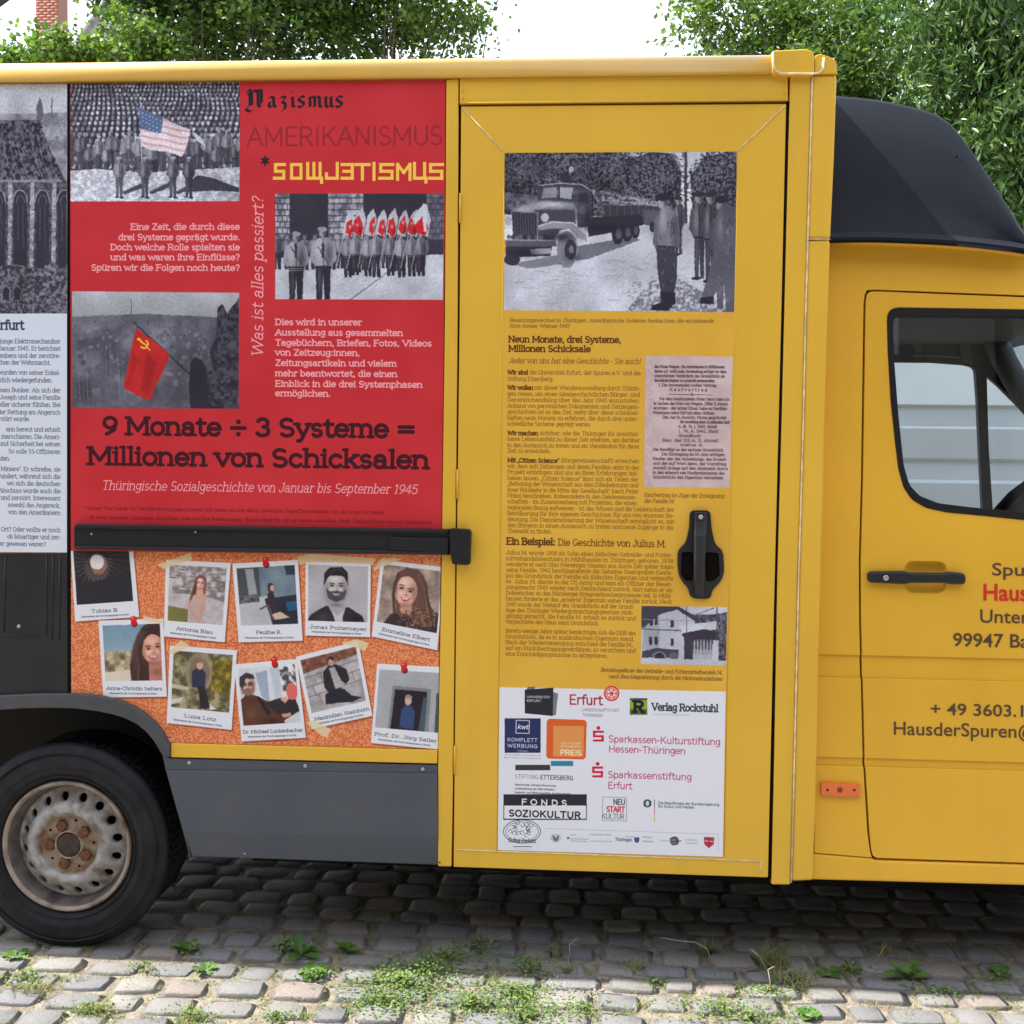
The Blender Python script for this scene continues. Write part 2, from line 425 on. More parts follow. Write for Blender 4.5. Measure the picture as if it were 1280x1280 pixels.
def print_left():
    cv = Canvas('ruin_print', -170, 98, 88, 700, 900, (214, 222, 238))
    rs = random.Random(5)
    fr = [(-165, 104), (84, 104), (84, 392), (-165, 392)]
    cv.rectclip(fr)
    cv.grad(fr, (205, 214, 228), (188, 194, 208), 104, 160)
    cv.fill_noise([(-165, 148), (84, 140), (84, 400), (-165, 400)], gr(.45), gr(.72), 9, 3)
    cv.poly([(46, 150), (46, 132), (50, 121), (54, 132), (54, 150)], gr(.35)); cv.line([(65, 124), (65, 147)], 1.6, gr(.35))
    for i in range(90):
        x = rs.uniform(50, 84); y = rs.uniform(150, 235); cv.rect(x, y, x + rs.uniform(1, 4), y + rs.uniform(1, 2.5), gr(rs.uniform(.25, .8)), .6)
    roof = [(-165, 150), (50, 150), (62, 185), (80, 222), (84, 232), (-165, 232)]
    cv.fill_noise(roof, gr(.02), gr(.42), 3.5, 8, 3, 1.4)
    for i in range(200):
        x = rs.uniform(-165, 60); y = rs.uniform(152, 205)
        cv.line([(x, y), (x + rs.uniform(-2, 4), y + rs.uniform(2, 8))], .8, gr(rs.uniform(.3, .65)), .7)
    for i in range(26):
        x = -160 + i * 9
        cv.line([(x, 170), (x + 8, 205), (x + 18, 226)], 1.0, gr(.55), .75)
    cv.fill_noise([(-165, 226), (84, 226), (84, 345), (-165, 345)], gr(.12), gr(.38), 4, 11, 3, 1.2)
    cv.line([(-165, 226), (76, 226)], 3.2, gr(.6), .8)
    for i in range(9):
        x = 13 - 28 + (i - 5) * 27 + (27 * 1)
        x = 12 + (i - 6) * 27.5 + 27.5 * 1.0
        # window between two piers
        cv.poly([(x + 5, 335), (x + 5, 250), (x + 9, 239), (x + 13.5, 235), (x + 18, 239), (x + 22, 250), (x + 22, 335)], gr(.1))
        arc = [(x + 13.5 + 9 * math.cos(a), 252 - 15 * math.sin(a)) for a in [math.pi * k / 8 for k in range(9)]]
        cv.line(arc, 1.6, gr(.6), .9)
        arc = [(x + 13.5 + 5 * math.cos(a), 254 - 10 * math.sin(a)) for a in [math.pi * k / 8 for k in range(9)]]
        cv.line(arc, 1.0, gr(.45), .8)
        cv.line([(x + 10.5, 255), (x + 10.5, 300)], .8, gr(.35), .8); cv.line([(x + 17, 255), (x + 17, 310)], .8, gr(.35), .8)
        cv.fill_noise([(x - 1.5, 228), (x + 3.8, 228), (x + 2.2, 336), (x - 2.6, 336)], gr(.45), gr(.8), 3, 20 + i)
        for yy in (262, 285, 318):
            cv.line([(x - 2, yy), (x + 3, yy)], .8, gr(.25))
        cv.rect(x - 2, 236, x + 3.5, 256, gr(.75), .5)
    cv.fill_noise([(-165, 334), (-60, 328), (-20, 336), (20, 330), (50, 336), (66, 326), (84, 345), (84, 395), (-165, 395)], gr(.1), gr(.5), 3, 31, 3, 1.5)
    for i in range(420):
        x = rs.uniform(-165, 82); y = rs.uniform(338, 392); a = rs.uniform(-.9, .9); l = rs.uniform(2, 8)
        cv.line([(x, y), (x + l * math.cos(a), y + l * math.sin(a))], rs.uniform(.5, 1.4), gr(rs.uniform(.05, .75)), .7)
    for i in range(12):
        x = rs.uniform(-160, 40); cv.poly([(x, 375), (x, 362), (x + 4, 358), (x + 8, 362), (x + 8, 375)], gr(.08)); cv.line([(x - 1, 375), (x - 1, 362), (x + 4, 357), (x + 9, 362), (x + 9, 375)], 1, gr(.5), .7)
    cv.clip = None
    cv.finish(fr, 501, 1.5, 7, .30, 14)
    ink = (60, 70, 92)
    cv.text(-40, 411.5, 'Erfurt', 10.5, ink, right=30.5, bold=1)
    lines = [(429, '... der junge Elektromechaniker'), (438, 'im Januar 1945. Er berichtet'), (447, 'des Bombens und der zerstöre-'), (455.5, 'rischen der Wehrmacht.', 64),
             (468, 'Sie wurden von seiner Enkel-'), (477.5, 'kürzlich wiedergefunden.', 66), (490, 'in einem Bunker. Als sich der'), (499, 'aus Joseph und seine Familie'),
             (508, 'im Keller sicherer fühlten. Bei'), (517.5, 'der Rettung am Angersch'), (526, 'zerstört wurde.', 38), (539, 'ann bereut und erhielt'), (548, 'marschieren. Die Ameri-'),
             (557, 'und Sicherheit bei seinen'), (566.5, 'So solle SS-Offizieren'), (575.5, 'den.', 13), (588.5, 'Miniere". Er schreibe, sie'), (597.5, 'wundert, während sich die'), (606.5, 'wo sich die deutschen'),
             (615.5, 'Abschuss wurde auch die'), (624.5, 'und zerstört. Interessant'), (633.5, 'sowohl das Angereck,'), (642.5, 'von den Amerikanern'), (664, 'Ort? Oder wollte er noch'), (673, 'ob bösartiger und zer-'), (682, 'störter gewesen waren?', 58)]
    for ln in lines:
        cv.text(0, ln[0], ln[1], 5.0, (88, 94, 110), right=(ln[2] if len(ln) > 2 else 76), weight=1.0)
    return cv


def print_red():
    cv = Canvas('red_print', 78, 92, 566, 700, 1050, (197, 46, 54))
    rs = random.Random(7)
    full = [(70, 80), (570, 80), (570, 720), (70, 720)]
    cv.fill_noise(full, (193, 43, 52), (201, 50, 58), 60, 2)
    # --- parade photograph
    fr = [(88, 104), (300, 102), (299.5, 251.5), (88, 252)]
    cv.rectclip(fr)
    cv.rect(80, 95, 310, 260, gr(.1))
    for j in range(20):
        y = 103 + j * 4.6 + j * j * .12
        s = 2.6 + j * .16
        n = int(232 / (s * 1.75))
        for i in range(n):
            x = 82 + i * s * 1.75 + (j % 2) * s * .8 + rs.uniform(-.5, .5) + (j * .6)
            yy = y + rs.uniform(-.8, .8)
            cv.rect(x - s * .55, yy, x + s * .45, yy + s * 2.0, gr(rs.uniform(.18, .38)), .9)
            cv.ell(x, yy, s * .5, s * .62, gr(rs.uniform(.45, .95)), 1, n=8)
            if rs.random() < .4:
                cv.line([(x - s * .3, yy + s), (x - s * .2, yy + s * 2)], .9, gr(.75), .8)
    for i in range(30):
        x = 90 + i * 7.2 + rs.uniform(-2.5, 2.5); y0 = 192 + rs.uniform(-8, 9)
        figure(cv, x, y0 + 20, rs.uniform(38, 48), gr(rs.uniform(.25, .6)), gr(rs.uniform(.08, .3)), gr(.75), cap=gr(rs.uniform(.5, .95)), wd=.1)
    cv.fill_noise([(80, 214), (120, 211), (180, 216), (240, 212), (310, 208), (310, 262), (80, 262)], gr(.72), gr(1.0), 4, 41, 3, 1.3)
    for i in range(160):
        x = rs.uniform(88, 300); y = rs.uniform(216, 250); cv.line([(x, y), (x + rs.uniform(1, 5), y + rs.uniform(-.6, .8))], .7, gr(rs.uniform(.3, .6)), .6)
    cv.poly([(152, 240), (176, 229), (182, 233), (156, 243)], gr(.2)); cv.poly([(186, 240), (212, 227), (216, 232), (190, 243)], gr(.2)); cv.poly([(218, 240), (236, 231), (240, 236), (222, 243)], gr(.2))
    cv.poly([(232, 232), (246, 219), (262, 221), (299, 235), (299, 240), (266, 238), (236, 240)], gr(.18))
    cv.line([(175.5, 132), (178, 246)], 1.3, gr(.85))
    for x, t in ((149, .5), (181, .35), (216, .35), (236, .25)):
        figure(cv, x, 246, 50, gr(t), gr(t * .6), gr(.6), cap=gr(.7), wd=.1); cv.ell(x - 3, 246, 3, 1.2, gr(.1)); cv.ell(x + 3, 247, 3, 1.2, gr(.1))
    fl = [(174, 134), (186, 139), (204, 147), (222, 156), (238, 162), (234, 180), (228, 196), (208, 189), (190, 188), (176, 182)]
    cv.poly(fl, (226, 218, 226))
    old = cv.clip
    r = cv.cov_poly([cv.t(*p) for p in fl]); m = np.zeros_like(old); m[r[1]:r[3], r[0]:r[2]] = r[4]; cv.clip = old * m
    for k in range(6):
        y = 142 + k * 8.2
        cv.line([(172, y + 2), (190, y + 6), (206, y + 8), (224, y + 13), (242, y + 14)], 2.5, (208, 158, 172), .85)
    cv.poly([(172, 130), (204, 146), (201, 167), (174, 160)], (84, 108, 150))
    for a in range(6):
        for b in range(4):
            cv.ell(178 + a * 4.5, 141 + b * 5.2 + a * 2, .8, .8, (200, 210, 228), 1, n=6)
    cv.clip = old
    cv.poly([(240, 164), (252, 172), (256, 182), (246, 176)], gr(.9))
    cv.clip = None
    cv.finish(fr, 502, 1.3, 6, .34, 14, 2)
    # --- titles
    blk = (38, 24, 34)
    black_letter(cv, 308, 134, blk)
    cv.text(308.5, 182, 'AMERIKANISMUS', 21.5, (140, 34, 48), x1=554, serif=False, weight=.85, alpha=.8)
    cv.text(326, 219, '*', 21, blk, serif=False, weight=.9, length=11)
    yel = (246, 203, 82)
    U = lambda x: 300 + x / 4.27
    V = lambda y: 90 + y / 4.27
    W = 16 / 4.27
    def blkc(paths):
        for p in paths:
            cv.line([(U(a), V(b)) for a, b in p], W, yel, 1, square=True)
            for a, b in p[1:-1]:
                cv.rect(U(a) - W / 2, V(b) - W / 2, U(a) + W / 2, V(b) + W / 2, yel)
    T0, M0, B0 = 494, 530, 567
    for x in (190, 752, 1018):
        w = 44 if x == 190 else 60
        blkc([[(x + w + 4, T0), (x, T0), (x, M0), (x + w, M0), (x + w, B0), (x - 6, B0)]])
    blkc([[(276, T0), (326, T0), (326, B0), (276, B0), (276, T0)]])
    blkc([[(362, T0 - 6), (362, B0), (428, B0), (428, T0 - 6)], [(395, T0 - 6), (395, B0)], [(428, B0), (436, B0), (436, B0 + 22)]])
    blkc([[(462, M0 + 14), (462, B0), (520, B0), (520, T0 - 6)]])
    blkc([[(545, T0), (600, T0), (600, B0), (545, B0)], [(555, M0), (600, M0)]])
    blkc([[(618, T0), (690, T0)], [(654, T0), (654, B0 + 6)]])
    blkc([[(716, T0 - 6), (716, B0 + 6)]])
    blkc([[(842, B0 + 6), (842, T0), (875, M0 + 6), (908, T0), (908, B0 + 6)]])
    blkc([[(932, T0 - 6), (932, B0), (986, B0), (986, T0 - 6)], [(986, B0), (993, B0), (993, B0 + 20)]])
    # --- flag bearers photograph
    fr = [(344, 242), (555, 242), (554, 375), (344, 374)]
    cv.rectclip(fr)
    cv.rect(340, 238, 560, 380, gr(.1))
    for x0, x1 in ((344, 362), (410, 454), (533, 556)):
        cv.fill_noise([(x0, 238), (x1, 238), (x1, 300), (x0, 300)], gr(.35), gr(.8), 6, int(x0), 2)
        for k in range(8):
            y = 247 + k * 7.5; cv.line([(x0, y), (x1, y)], 1.4, gr(.12), .8)
            for m in range(4):
                x = x0 + (m + (k % 2) * .5) * (x1 - x0) / 3; cv.line([(x, y), (x, y + 7.5)], 1.2, gr(.15), .8)
    cv.rect(533, 242, 556, 330, gr(.15), .5)
    cv.fill_noise([(340, 322), (560, 318), (560, 380), (340, 380)], gr(.78), gr(.96), 26, 51, 4, .8)
    cv.line([(436, 376), (485, 340), (500, 336)], 1.2, gr(.25), .8)
    for i in range(60):
        x = rs.uniform(410, 554); y = rs.uniform(342, 372); cv.line([(x, y), (x + rs.uniform(1, 6), y - rs.uniform(0, 2))], .6, gr(.55), .5)
    for x in range(348, 535, 11):
        figure(cv, x + rs.uniform(-2, 2), 338 + rs.uniform(-3, 3), 44, gr(rs.uniform(.3, .55)), gr(.1), gr(.6), cap=gr(.3))
    for i in range(8):
        x = 430 + i * 13.5
        h = rs.uniform(0, 4)
        figure(cv, x + 2 + rs.uniform(-3, 3), 343 + h, 56 + rs.uniform(-4, 3), gr(rs.uniform(.38, .6)), gr(.06), gr(.65), cap=gr(.45), wd=.105)
        cv.line([(x - 10, 335), (x + 6, 262 + h)], 1.0, gr(.7))
        cv.poly([(x - 2, 292), (x + 2, 268 + h), (x + 10, 258 + h), (x + 14, 274), (x + 10, 296)], gr(.85), .9)
        q = rs.uniform(-4, 4); p_ = rs.uniform(-4, 3)
        cv.poly([(x + q, 288 + p_), (x + 2 + q, 274 + h), (x + 8 + q, 268 + h + p_), (x + 11, 284), (x + 8, 296 + p_), (x + 3 + q, 292)], (196, 38, 46))
        cv.soft(x + 6 + q, 281 + p_, 1.8, 2.2, gr(.85), .8); cv.soft(x + 9 + q, 288, 1.6, 5, (70, 16, 24), .7)
    cv.poly([(515, 272), (530, 254), (534, 256), (533, 290), (520, 286)], gr(.9)); cv.poly([(518, 282), (528, 270), (530, 290), (521, 292)], (200, 36, 44))
    figure(cv, 370, 378, 88, gr(.66), gr(.06), gr(.62), cap=gr(.6), wd=.115); figure(cv, 404, 376, 92, gr(.66), gr(.06), gr(.66), lean=-1, cap=gr(.62), wd=.115)
    for x in (370, 404):
        cv.line([(x - 7, 308), (x + 7, 330)], 1.2, gr(.15)); cv.line([(x - 10, 334), (x + 10, 334)], 2, gr(.1)); cv.rect(x - 2, 304, x + 1.5, 322, gr(.15))
    cv.clip = None
    cv.finish(fr, 503, 1.2, 7, .24, 12, 2)
    # --- flag photograph: grey haze over a town, a plain red flag, ruins to the right
    fr = [(90, 364), (299, 366), (298.5, 511), (90, 510)]
    cv.rectclip(fr)
    cv.grad([(85, 360), (305, 360), (305, 515), (85, 515)], (176, 182, 192), (108, 108, 116), 366, 440)
    cv.fill_noise([(85, 396), (180, 392), (305, 398), (305, 515), (85, 515)], gr(.2), gr(.46), 30, 61, 5, 1.2, .9)
    for i in range(240):
        x = rs.uniform(90, 260); y = 400 + abs(rs.gauss(0, 38)); s = 1 + (y - 395) / 30
        cv.rect(x, y, x + rs.uniform(1, 3) * s, y + rs.uniform(1, 3) * s, gr(rs.uniform(.12, .6)), .5)
    for i in range(14):
        x = 92 + i * 5; cv.line([(x, 440), (x + 3, 500)], 1.2, gr(rs.uniform(.3, .55)), .6)
    cv.line([(164, 374), (164, 398)], .9, gr(.3))
    cv.poly([(272, 384), (278, 380), (284, 392), (290, 384), (299, 372), (299, 512), (244, 512), (240, 492), (250, 470), (266, 462), (262, 440), (270, 420)], gr(.08))
    cv.fill_noise([(272, 384), (278, 380), (284, 392), (290, 384), (299, 372), (299, 512), (244, 512), (240, 492), (250, 470), (266, 462)], gr(.02), gr(.3), 4, 62, 3, 1.2, .7)
    cv.poly([(238, 452), (244, 446), (252, 450), (258, 462), (262, 512), (238, 512), (236, 480)], gr(.06))
    cv.line([(166, 402), (242, 472)], 1.9, gr(.08))
    flg = [(170, 410), (190, 424), (212, 444), (204, 464), (194, 482), (188, 500), (170, 494), (154, 484), (160, 455), (165, 430)]
    cv.poly(flg, (186, 38, 40)); cv.poly([(184, 440), (196, 452), (186, 492), (176, 488)], (150, 28, 34), .6); cv.poly([(166, 440), (172, 446), (164, 482), (158, 480)], (156, 30, 36), .6)
    ar = [(180 + 5 * math.cos(a), 430 + 5 * math.sin(a)) for a in [(-60 + 20 * k) * math.pi / 180 for k in range(11)]]
    cv.line(ar, 1.8, (240, 190, 60)); cv.line([(174, 424), (187, 437)], 1.8, (240, 190, 60)); cv.ell(173, 424, 2, 1.6, (240, 190, 60))
    cv.clip = None
    cv.finish(fr, 504, 1.4, 8, .26, 11)
    # --- copy
    pk = (236, 170, 178)
    for y, x, s in ((287, 163, 'Eine Zeit, die durch diese'), (300, 148, 'drei Systeme geprägt wurde.'), (312.5, 138, 'Doch welche Rolle spielten sie'), (325, 138, 'und was waren ihre Einflüsse?'), (338, 114, 'Spüren wir die Folgen noch heute?')):
        cv.text(x, y, s, 7.0, pk, x1=300, bold=1)
    for y, x, s in ((406, 452.5, 'Dies wird in unserer'), (419, 504, 'Ausstellung aus gesammelten'), (431.8, 540, 'Tagebüchern, Briefen, Fotos, Videos'), (444, 450, 'von Zeitzeug:innen,'), (457, 496, 'Zeitungsartikeln und vielem'), (470, 497, 'mehr beantwortet, die einen'), (483, 528.5, 'Einblick in die drei Systemphasen'), (495, 413.5, 'ermöglichen.')):
        cv.text(344, y, s, 7.0, pk, x1=x, bold=1)
    cv.text(328.5, 446, 'Was ist alles passiert?', 13.5, pk, length=195, italic=.18, rot=-math.pi / 2, weight=.75)
    dk = (62, 18, 30)
    cv.text(128, 542.5, '9 Monate \u00f7 3 Systeme =', 20.5, dk, x1=519, weight=1.62)
    cv.text(109, 580, 'Millionen von Schicksalen', 20.5, dk, x1=537, weight=1.62)
    cv.text(127, 612, 'Th\u00fcringische Sozialgeschichte von Januar bis September 1945', 11.0, pk, x1=522, italic=.2, weight=.7)
    cv.text(105, 637, '* Dieser Titel wurde vor Ver\u00f6ffentlichung geschrieben, wir haben uns bei dieser gew\u00e4hlten Begriff entschieden, um die Frage zu stellen', 4.0, (120, 16, 34), x1=480, italic=.2, weight=1.0)
    cv.text(111, 648.5, 'ob diese Systeme, Ideologien, ihre Eliten oder wir ihre Bedeutungen, falsche Begriffe, als sie waren schreiben. Beim Nachzeichnen und am Diskutieren', 4.0, (120, 16, 34), x1=540, italic=.2, weight=1.0)
    return cv


def black_letter(cv, x0, yb, col):
    """broken letters drawn with a broad pen held at 40 degrees"""
    s = 2.45
    def pen(path, x):
        for i in range(len(path) - 1):
            (ax, ay), (bx, by) = path[i], path[i + 1]
            nx, ny = 1.9, -1.15
            A = (x + ax * s, yb - ay * s); B = (x + bx * s, yb - by * s)
            cv.poly([(A[0] - nx, A[1] - ny), (A[0] + nx, A[1] + ny), (B[0] + nx, B[1] + ny), (B[0] - nx, B[1] - ny)], col)
            cv.line([A, B], .9, col)
    m = [('N', 12.6, [[(0, 7.4), (1.6, 9), (3.4, 7.6), (5, 9)], [(1.2, 7.2), (2.2, 6), (2.2, 1.4), (.4, -.4)], [(3, 7.4), (3.4, 1)], [(5, 8.8), (7, 7.4), (7, 1.4), (8.4, 0)], [(3.8, 7.4), (7.6, 9), (9.4, 8)], [(-.4, -1), (2, -2.4), (4.4, -1.4)], [(9, 8), (9, 2)]]),
         ('a', 7.2, [[(.6, 4.4), (2, 5.6), (3.8, 4.6), (3.8, 1), (5, 0)], [(3.6, 3.2), (1, 2.4), (1, .8), (2, -.2), (3.8, 1)]]),
         ('z', 6.4, [[(.4, 4.6), (1.6, 5.6), (3.6, 4.8), (1.6, 2.8), (3.6, 1.6), (3.2, -1), (1, -2.2)]]),
         ('i', 4.4, [[(.4, 4.4), (1.5, 5.4), (1.5, .9), (2.6, 0)], [(1, 7.4), (2, 7.8)]]),
         ('s', 6.2, [[(4, 5), (2.4, 5.8), (.9, 4.8), (.9, 3.6), (3.6, 2.2), (3.6, .8), (2, -.2), (.5, .7)]]),
         ('m', 9.4, [[(.2, 4.4), (1.3, 5.4), (1.3, .2)], [(1.3, 4.6), (3, 5.6), (4.1, 4.6), (4.1, .2)], [(4.1, 4.6), (5.8, 5.6), (6.9, 4.6), (6.9, .9), (8, 0)]]),
         ('u', 7.0, [[(.2, 4.4), (1.3, 5.4), (1.3, .9), (2.6, -.1), (4.2, 1)], [(3.4, 4.6), (4.4, 5.4), (4.4, .9), (5.6, 0)]]),
         ('s', 6, [[(4, 5), (2.4, 5.8), (.9, 4.8), (.9, 3.6), (3.6, 2.2), (3.6, .8), (2, -.2), (.5, .7)]])]
    tot = sum(k[1] for k in m) * s
    f = 124.0 / tot
    x = x0
    for ch, adv, paths in m:
        for p in paths:
            pen([(a * f, b) for a, b in p], x)
        x += adv * s * f


def quadmap(c):
    def m(u, v):
        ax = c[0][0] + (c[1][0] - c[0][0]) * u; ay = c[0][1] + (c[1][1] - c[0][1]) * u
        bx = c[3][0] + (c[2][0] - c[3][0]) * u; by = c[3][1] + (c[2][1] - c[3][1]) * u
        return (ax + (bx - ax) * v, ay + (by - ay) * v)
    return m


def print_cork():
    cv = Canvas('cork_print', 78, 680, 562, 950, 1150, (214, 112, 66))
    full = [(70, 670), (570, 670), (570, 960), (70, 960)]
    cv.fill_noise(full, (204, 104, 62), (236, 158, 112), 1.4, 71, 2, 1.3)
    rs = random.Random(3)
    n = noise(cv.H, cv.W, 2.6, 77, 1)[..., None]
    cv.a = np.where(n > .84, np.array((158, 68, 44)), cv.a).astype(np.float32)

    def pol(c, pic, name, inner=(.055, .06, .945, .79), nx=(.2, .8), sub=True, tint=(222, 226, 236)):
        m = quadmap(c)
        sh = [(x + 2, y + 2.5) for x, y in c]
        cv.clip = None
        cv.poly(sh, (90, 40, 30), .45); cv.poly(c, tint)
        u0, v0, u1, v1 = inner
        q = [m(u0, v0), m(u1, v0), m(u1, v1), m(u0, v1)]
        cv.rectclip(q)
        im = quadmap(q)
        pic(im, q)
        cv.clip = None
        cv.finish(q, int(q[0][0]), .9, 9, .16, 8, 4)
        a = m(nx[0], .9); b = m(nx[1], .9)
        rot = math.atan2(b[1] - a[1], b[0] - a[0])
        L = math.hypot(b[0] - a[0], b[1] - a[1])
        cv.text(a[0], a[1], name, 3.9, (52, 58, 78), length=L, weight=1.1, rot=rot)
        if sub:
            a = m(.1, .955); L = math.hypot(m(.9, .955)[0] - a[0], m(.9, .955)[1] - a[1])
            cv.text(a[0], a[1], 'Mitarbeiterin der Forschungsgruppe in Erfurt', 1.9, (60, 66, 86), length=L * .95, weight=1.2, rot=rot)

    def P_(im, pts, col, al=1.0):
        cv.poly([im(*p) for p in pts], col, al)

    def E_(im, u, v, ru, rv, col, al=1.0, n=18):
        cv.poly([im(u + ru * math.cos(2 * math.pi * k / n), v + rv * math.sin(2 * math.pi * k / n)) for k in range(n)], col, al)

    def L_(im, pts, w, col, al=1.0):
        cv.line([im(*p) for p in pts], w, col, al)

    def face(im, u, v, r, skin, hair, smile=True, glasses=False, beard=None, tilt=0.0):
        a = r * 1.3
        E_(im, u, v, r, a, skin)
        def S_(du, dv, ru, rv, col, al):
            p = im(u + du * r, v + dv * a); q = im(u + (du + ru) * r, v + dv * a); q2 = im(u + du * r, v + (dv + rv) * a)
            cv.soft(p[0], p[1], math.hypot(q[0] - p[0], q[1] - p[1]), math.hypot(q2[0] - p[0], q2[1] - p[1]), col, al)
        dk_ = mix3(skin, (70, 30, 26) if skin[0] - skin[2] > 12 else (40, 36, 44), .6); lt_ = mix3(skin, (255, 246, 240), .55)
        S_(.75, .1, .35, .7, dk_, .55); S_(-.85, .2, .22, .6, dk_, .45); S_(0, .95, .6, .16, dk_, .6); S_(-.15, -.55, .45, .25, lt_, .7); S_(-.42, .2, .28, .2, lt_, .7); S_(.38, .2, .2, .16, lt_, .45)
        S_(-.4, -.12, .26, .1, dk_, .75); S_(.4, -.12, .26, .1, dk_, .75); S_(.0, .12, .07, .16, lt_, .6); S_(.08, .3, .18, .05, dk_, .7); S_(0, .78, .3, .08, dk_, .35)
        for s in (-1, 1):
            L_(im, [(u + s * r * .62, v - a * .28 + s * tilt), (u + s * r * .2, v - a * .26 + s * tilt)], r * 5.5, mix3(hair, (60, 40, 36), .3))
            E_(im, u + s * r * .4, v - a * .08 + s * tilt, r * .16, a * .055, (46, 36, 40))
        L_(im, [(u + r * .02, v - a * .05), (u + r * .1, v + a * .24), (u - r * .08, v + a * .27)], r * 5, mix3(skin, (130, 66, 56), .45))
        if beard:
            P_(im, [(u - r * .95, v + a * .1), (u - r * .6, v + a * .35), (u, v + a * .3), (u + r * .6, v + a * .35), (u + r * .95, v + a * .1), (u + r * .75, v + a * .85), (u, v + a * 1.12), (u - r * .75, v + a * .85)], beard, .85)
        mc = (150, 52, 56) if skin[0] - skin[2] > 12 else (96, 90, 98)
        if smile:
            P_(im, [(u - r * .45, v + a * .44), (u, v + a * .52), (u + r * .45, v + a * .42), (u + r * .25, v + a * .66), (u - r * .2, v + a * .68)], mc)
            P_(im, [(u - r * .34, v + a * .47), (u, v + a * .53), (u + r * .34, v + a * .46), (u + r * .2, v + a * .58), (u - r * .18, v + a * .6)], (240, 232, 230))
        else:
            L_(im, [(u - r * .3, v + a * .52), (u + r * .3, v + a * .5)], r * 6, (130, 60, 56))
        if glasses:
            for s in (-1, 1):
                L_(im, [(u + s * r * .42 + r * .3 * math.cos(k * math.pi / 4), v - a * .08 + a * .17 * math.sin(k * math.pi / 4)) for k in range(9)], r * 5, (30, 28, 32))
            L_(im, [(u - r * 1.1, v - a * .12), (u - r * .7, v - a * .1)], r * 5, (30, 28, 32))

    def hair(im, pts, n, col, spread=.03, w=.5):
        for k in range(n):
            t = rs.random(); o1 = rs.uniform(-spread, spread); o2 = rs.uniform(-spread, spread)
            L_(im, [(a + o1 + (o2 - o1) * i / len(pts), b + rs.uniform(-.01, .01)) for i, (a, b) in enumerate(pts)], w, mix3(col, (235, 205, 180), rs.uniform(0, .35)) if rs.random() < .6 else mix3(col, (10, 8, 12), .5), .7)

    def p1(im, q):       # spiral staircase seen from below
        cv.poly(q, (44, 42, 48))
        for k in range(46):
            a = k * .21
            r0 = .16 + k * .002; r1 = .3 + k * .011
            L_(im, [(.4 + r0 * math.cos(a), .2 + r0 * math.sin(a) * 1.05), (.4 + r1 * math.cos(a + .12), .2 + r1 * math.sin(a + .12) * 1.05)], .8, (110 - k, 104 - k, 104 - k), .9)
        E_(im, .4, .36, .22, .26, (96, 84, 82), .55)
        E_(im, .44, .3, .15, .17, (150, 120, 112), .8); E_(im, .41, .26, .125, .135, (226, 222, 226)); E_(im, .43, .44, .1, .05, (160, 96, 80), .7)
        P_(im, [(0, .65), (1, .5), (1, 1), (0, 1)], (42, 42, 50))

    def p2(im, q):       # smiling woman with long brown hair, beach behind
        cv.grad(q, (110, 146, 168), (190, 202, 208), q[0][1], q[3][1])
        cv.fill_noise([im(*p) for p in ((-.1, .5), (.3, .46), (.6, .5), (.6, 1), (-.1, 1))], (96, 92, 74), (206, 188, 158), 7, 81)
        P_(im, [(0, .84), (.5, .8), (.5, 1.05), (0, 1.05)], (214, 202, 188))
        P_(im, [(.45, 1.1), (.44, .75), (.5, .45), (.58, .2), (.7, .04), (.85, -.04), (1.1, -.05), (1.1, 1.1)], (66, 44, 44))
        P_(im, [(.78, .62), (1.1, .62), (1.1, 1.1), (.76, 1.1)], (196, 132, 116))
        face(im, .86, .44, .2, (222, 160, 140), (62, 40, 38), tilt=-.02)
        P_(im, [(.62, .3), (.75, .06), (.9, .02), (1.05, .04), (1.05, .14), (.82, .16), (.7, .3), (.66, .5)], (60, 40, 40))
        hair(im, [(.72, .12), (.62, .3), (.56, .5), (.58, .75), (.54, 1.0)], 26, (84, 56, 52), .09, .8); hair(im, [(.76, .08), (.9, .03), (1.0, .05)], 10, (84, 56, 52), .03, .7)
        cv.soft(*im(.9, .85), 9, 6, (120, 66, 58), .5)

    def p3(im, q):       # long haired woman sitting on a stone wall
        cv.fill_noise(q, (132, 122, 122), (205, 198, 200), 6, 82, 3, 1.3)
        for k in range(60):
            u = rs.random(); v = rs.uniform(.02, .62); L_(im, [(u, v), (u + rs.uniform(.05, .14), v + .01)], 1.2, (84, 80, 88), .6)
        P_(im, [(0, .5), (.6, .5), (1, .6), (1, 1), (0, 1)], (196, 192, 198), .75)
        P_(im, [(0, .73), (.36, .77), (.36, 1), (0, 1)], (120, 118, 66))
        P_(im, [(.38, .95), (.4, .6), (.5, .45), (.62, .45), (.68, .7), (.6, 1)], (196, 168, 166))
        P_(im, [(.36, .68), (.42, .4), (.46, .22), (.54, .14), (.64, .2), (.66, .45), (.56, .55), (.46, .5)], (120, 76, 66))
        P_(im, [(.5, .38), (.6, .38), (.63, .56), (.48, .58)], (206, 158, 142))
        face(im, .55, .3, .075, (222, 174, 158), (90, 56, 50), smile=False)
        hair(im, [(.48, .2), (.46, .34), (.44, .5)], 8, (120, 76, 66), .02, .7); hair(im, [(.62, .22), (.65, .36), (.64, .5)], 8, (120, 76, 66), .02, .7)
        L_(im, [(.64, .5), (.62, .72), (.56, .94)], 3.2, (206, 156, 140)); L_(im, [(.44, .6), (.36, .66), (.5, .92)], 2.4, (206, 156, 140))

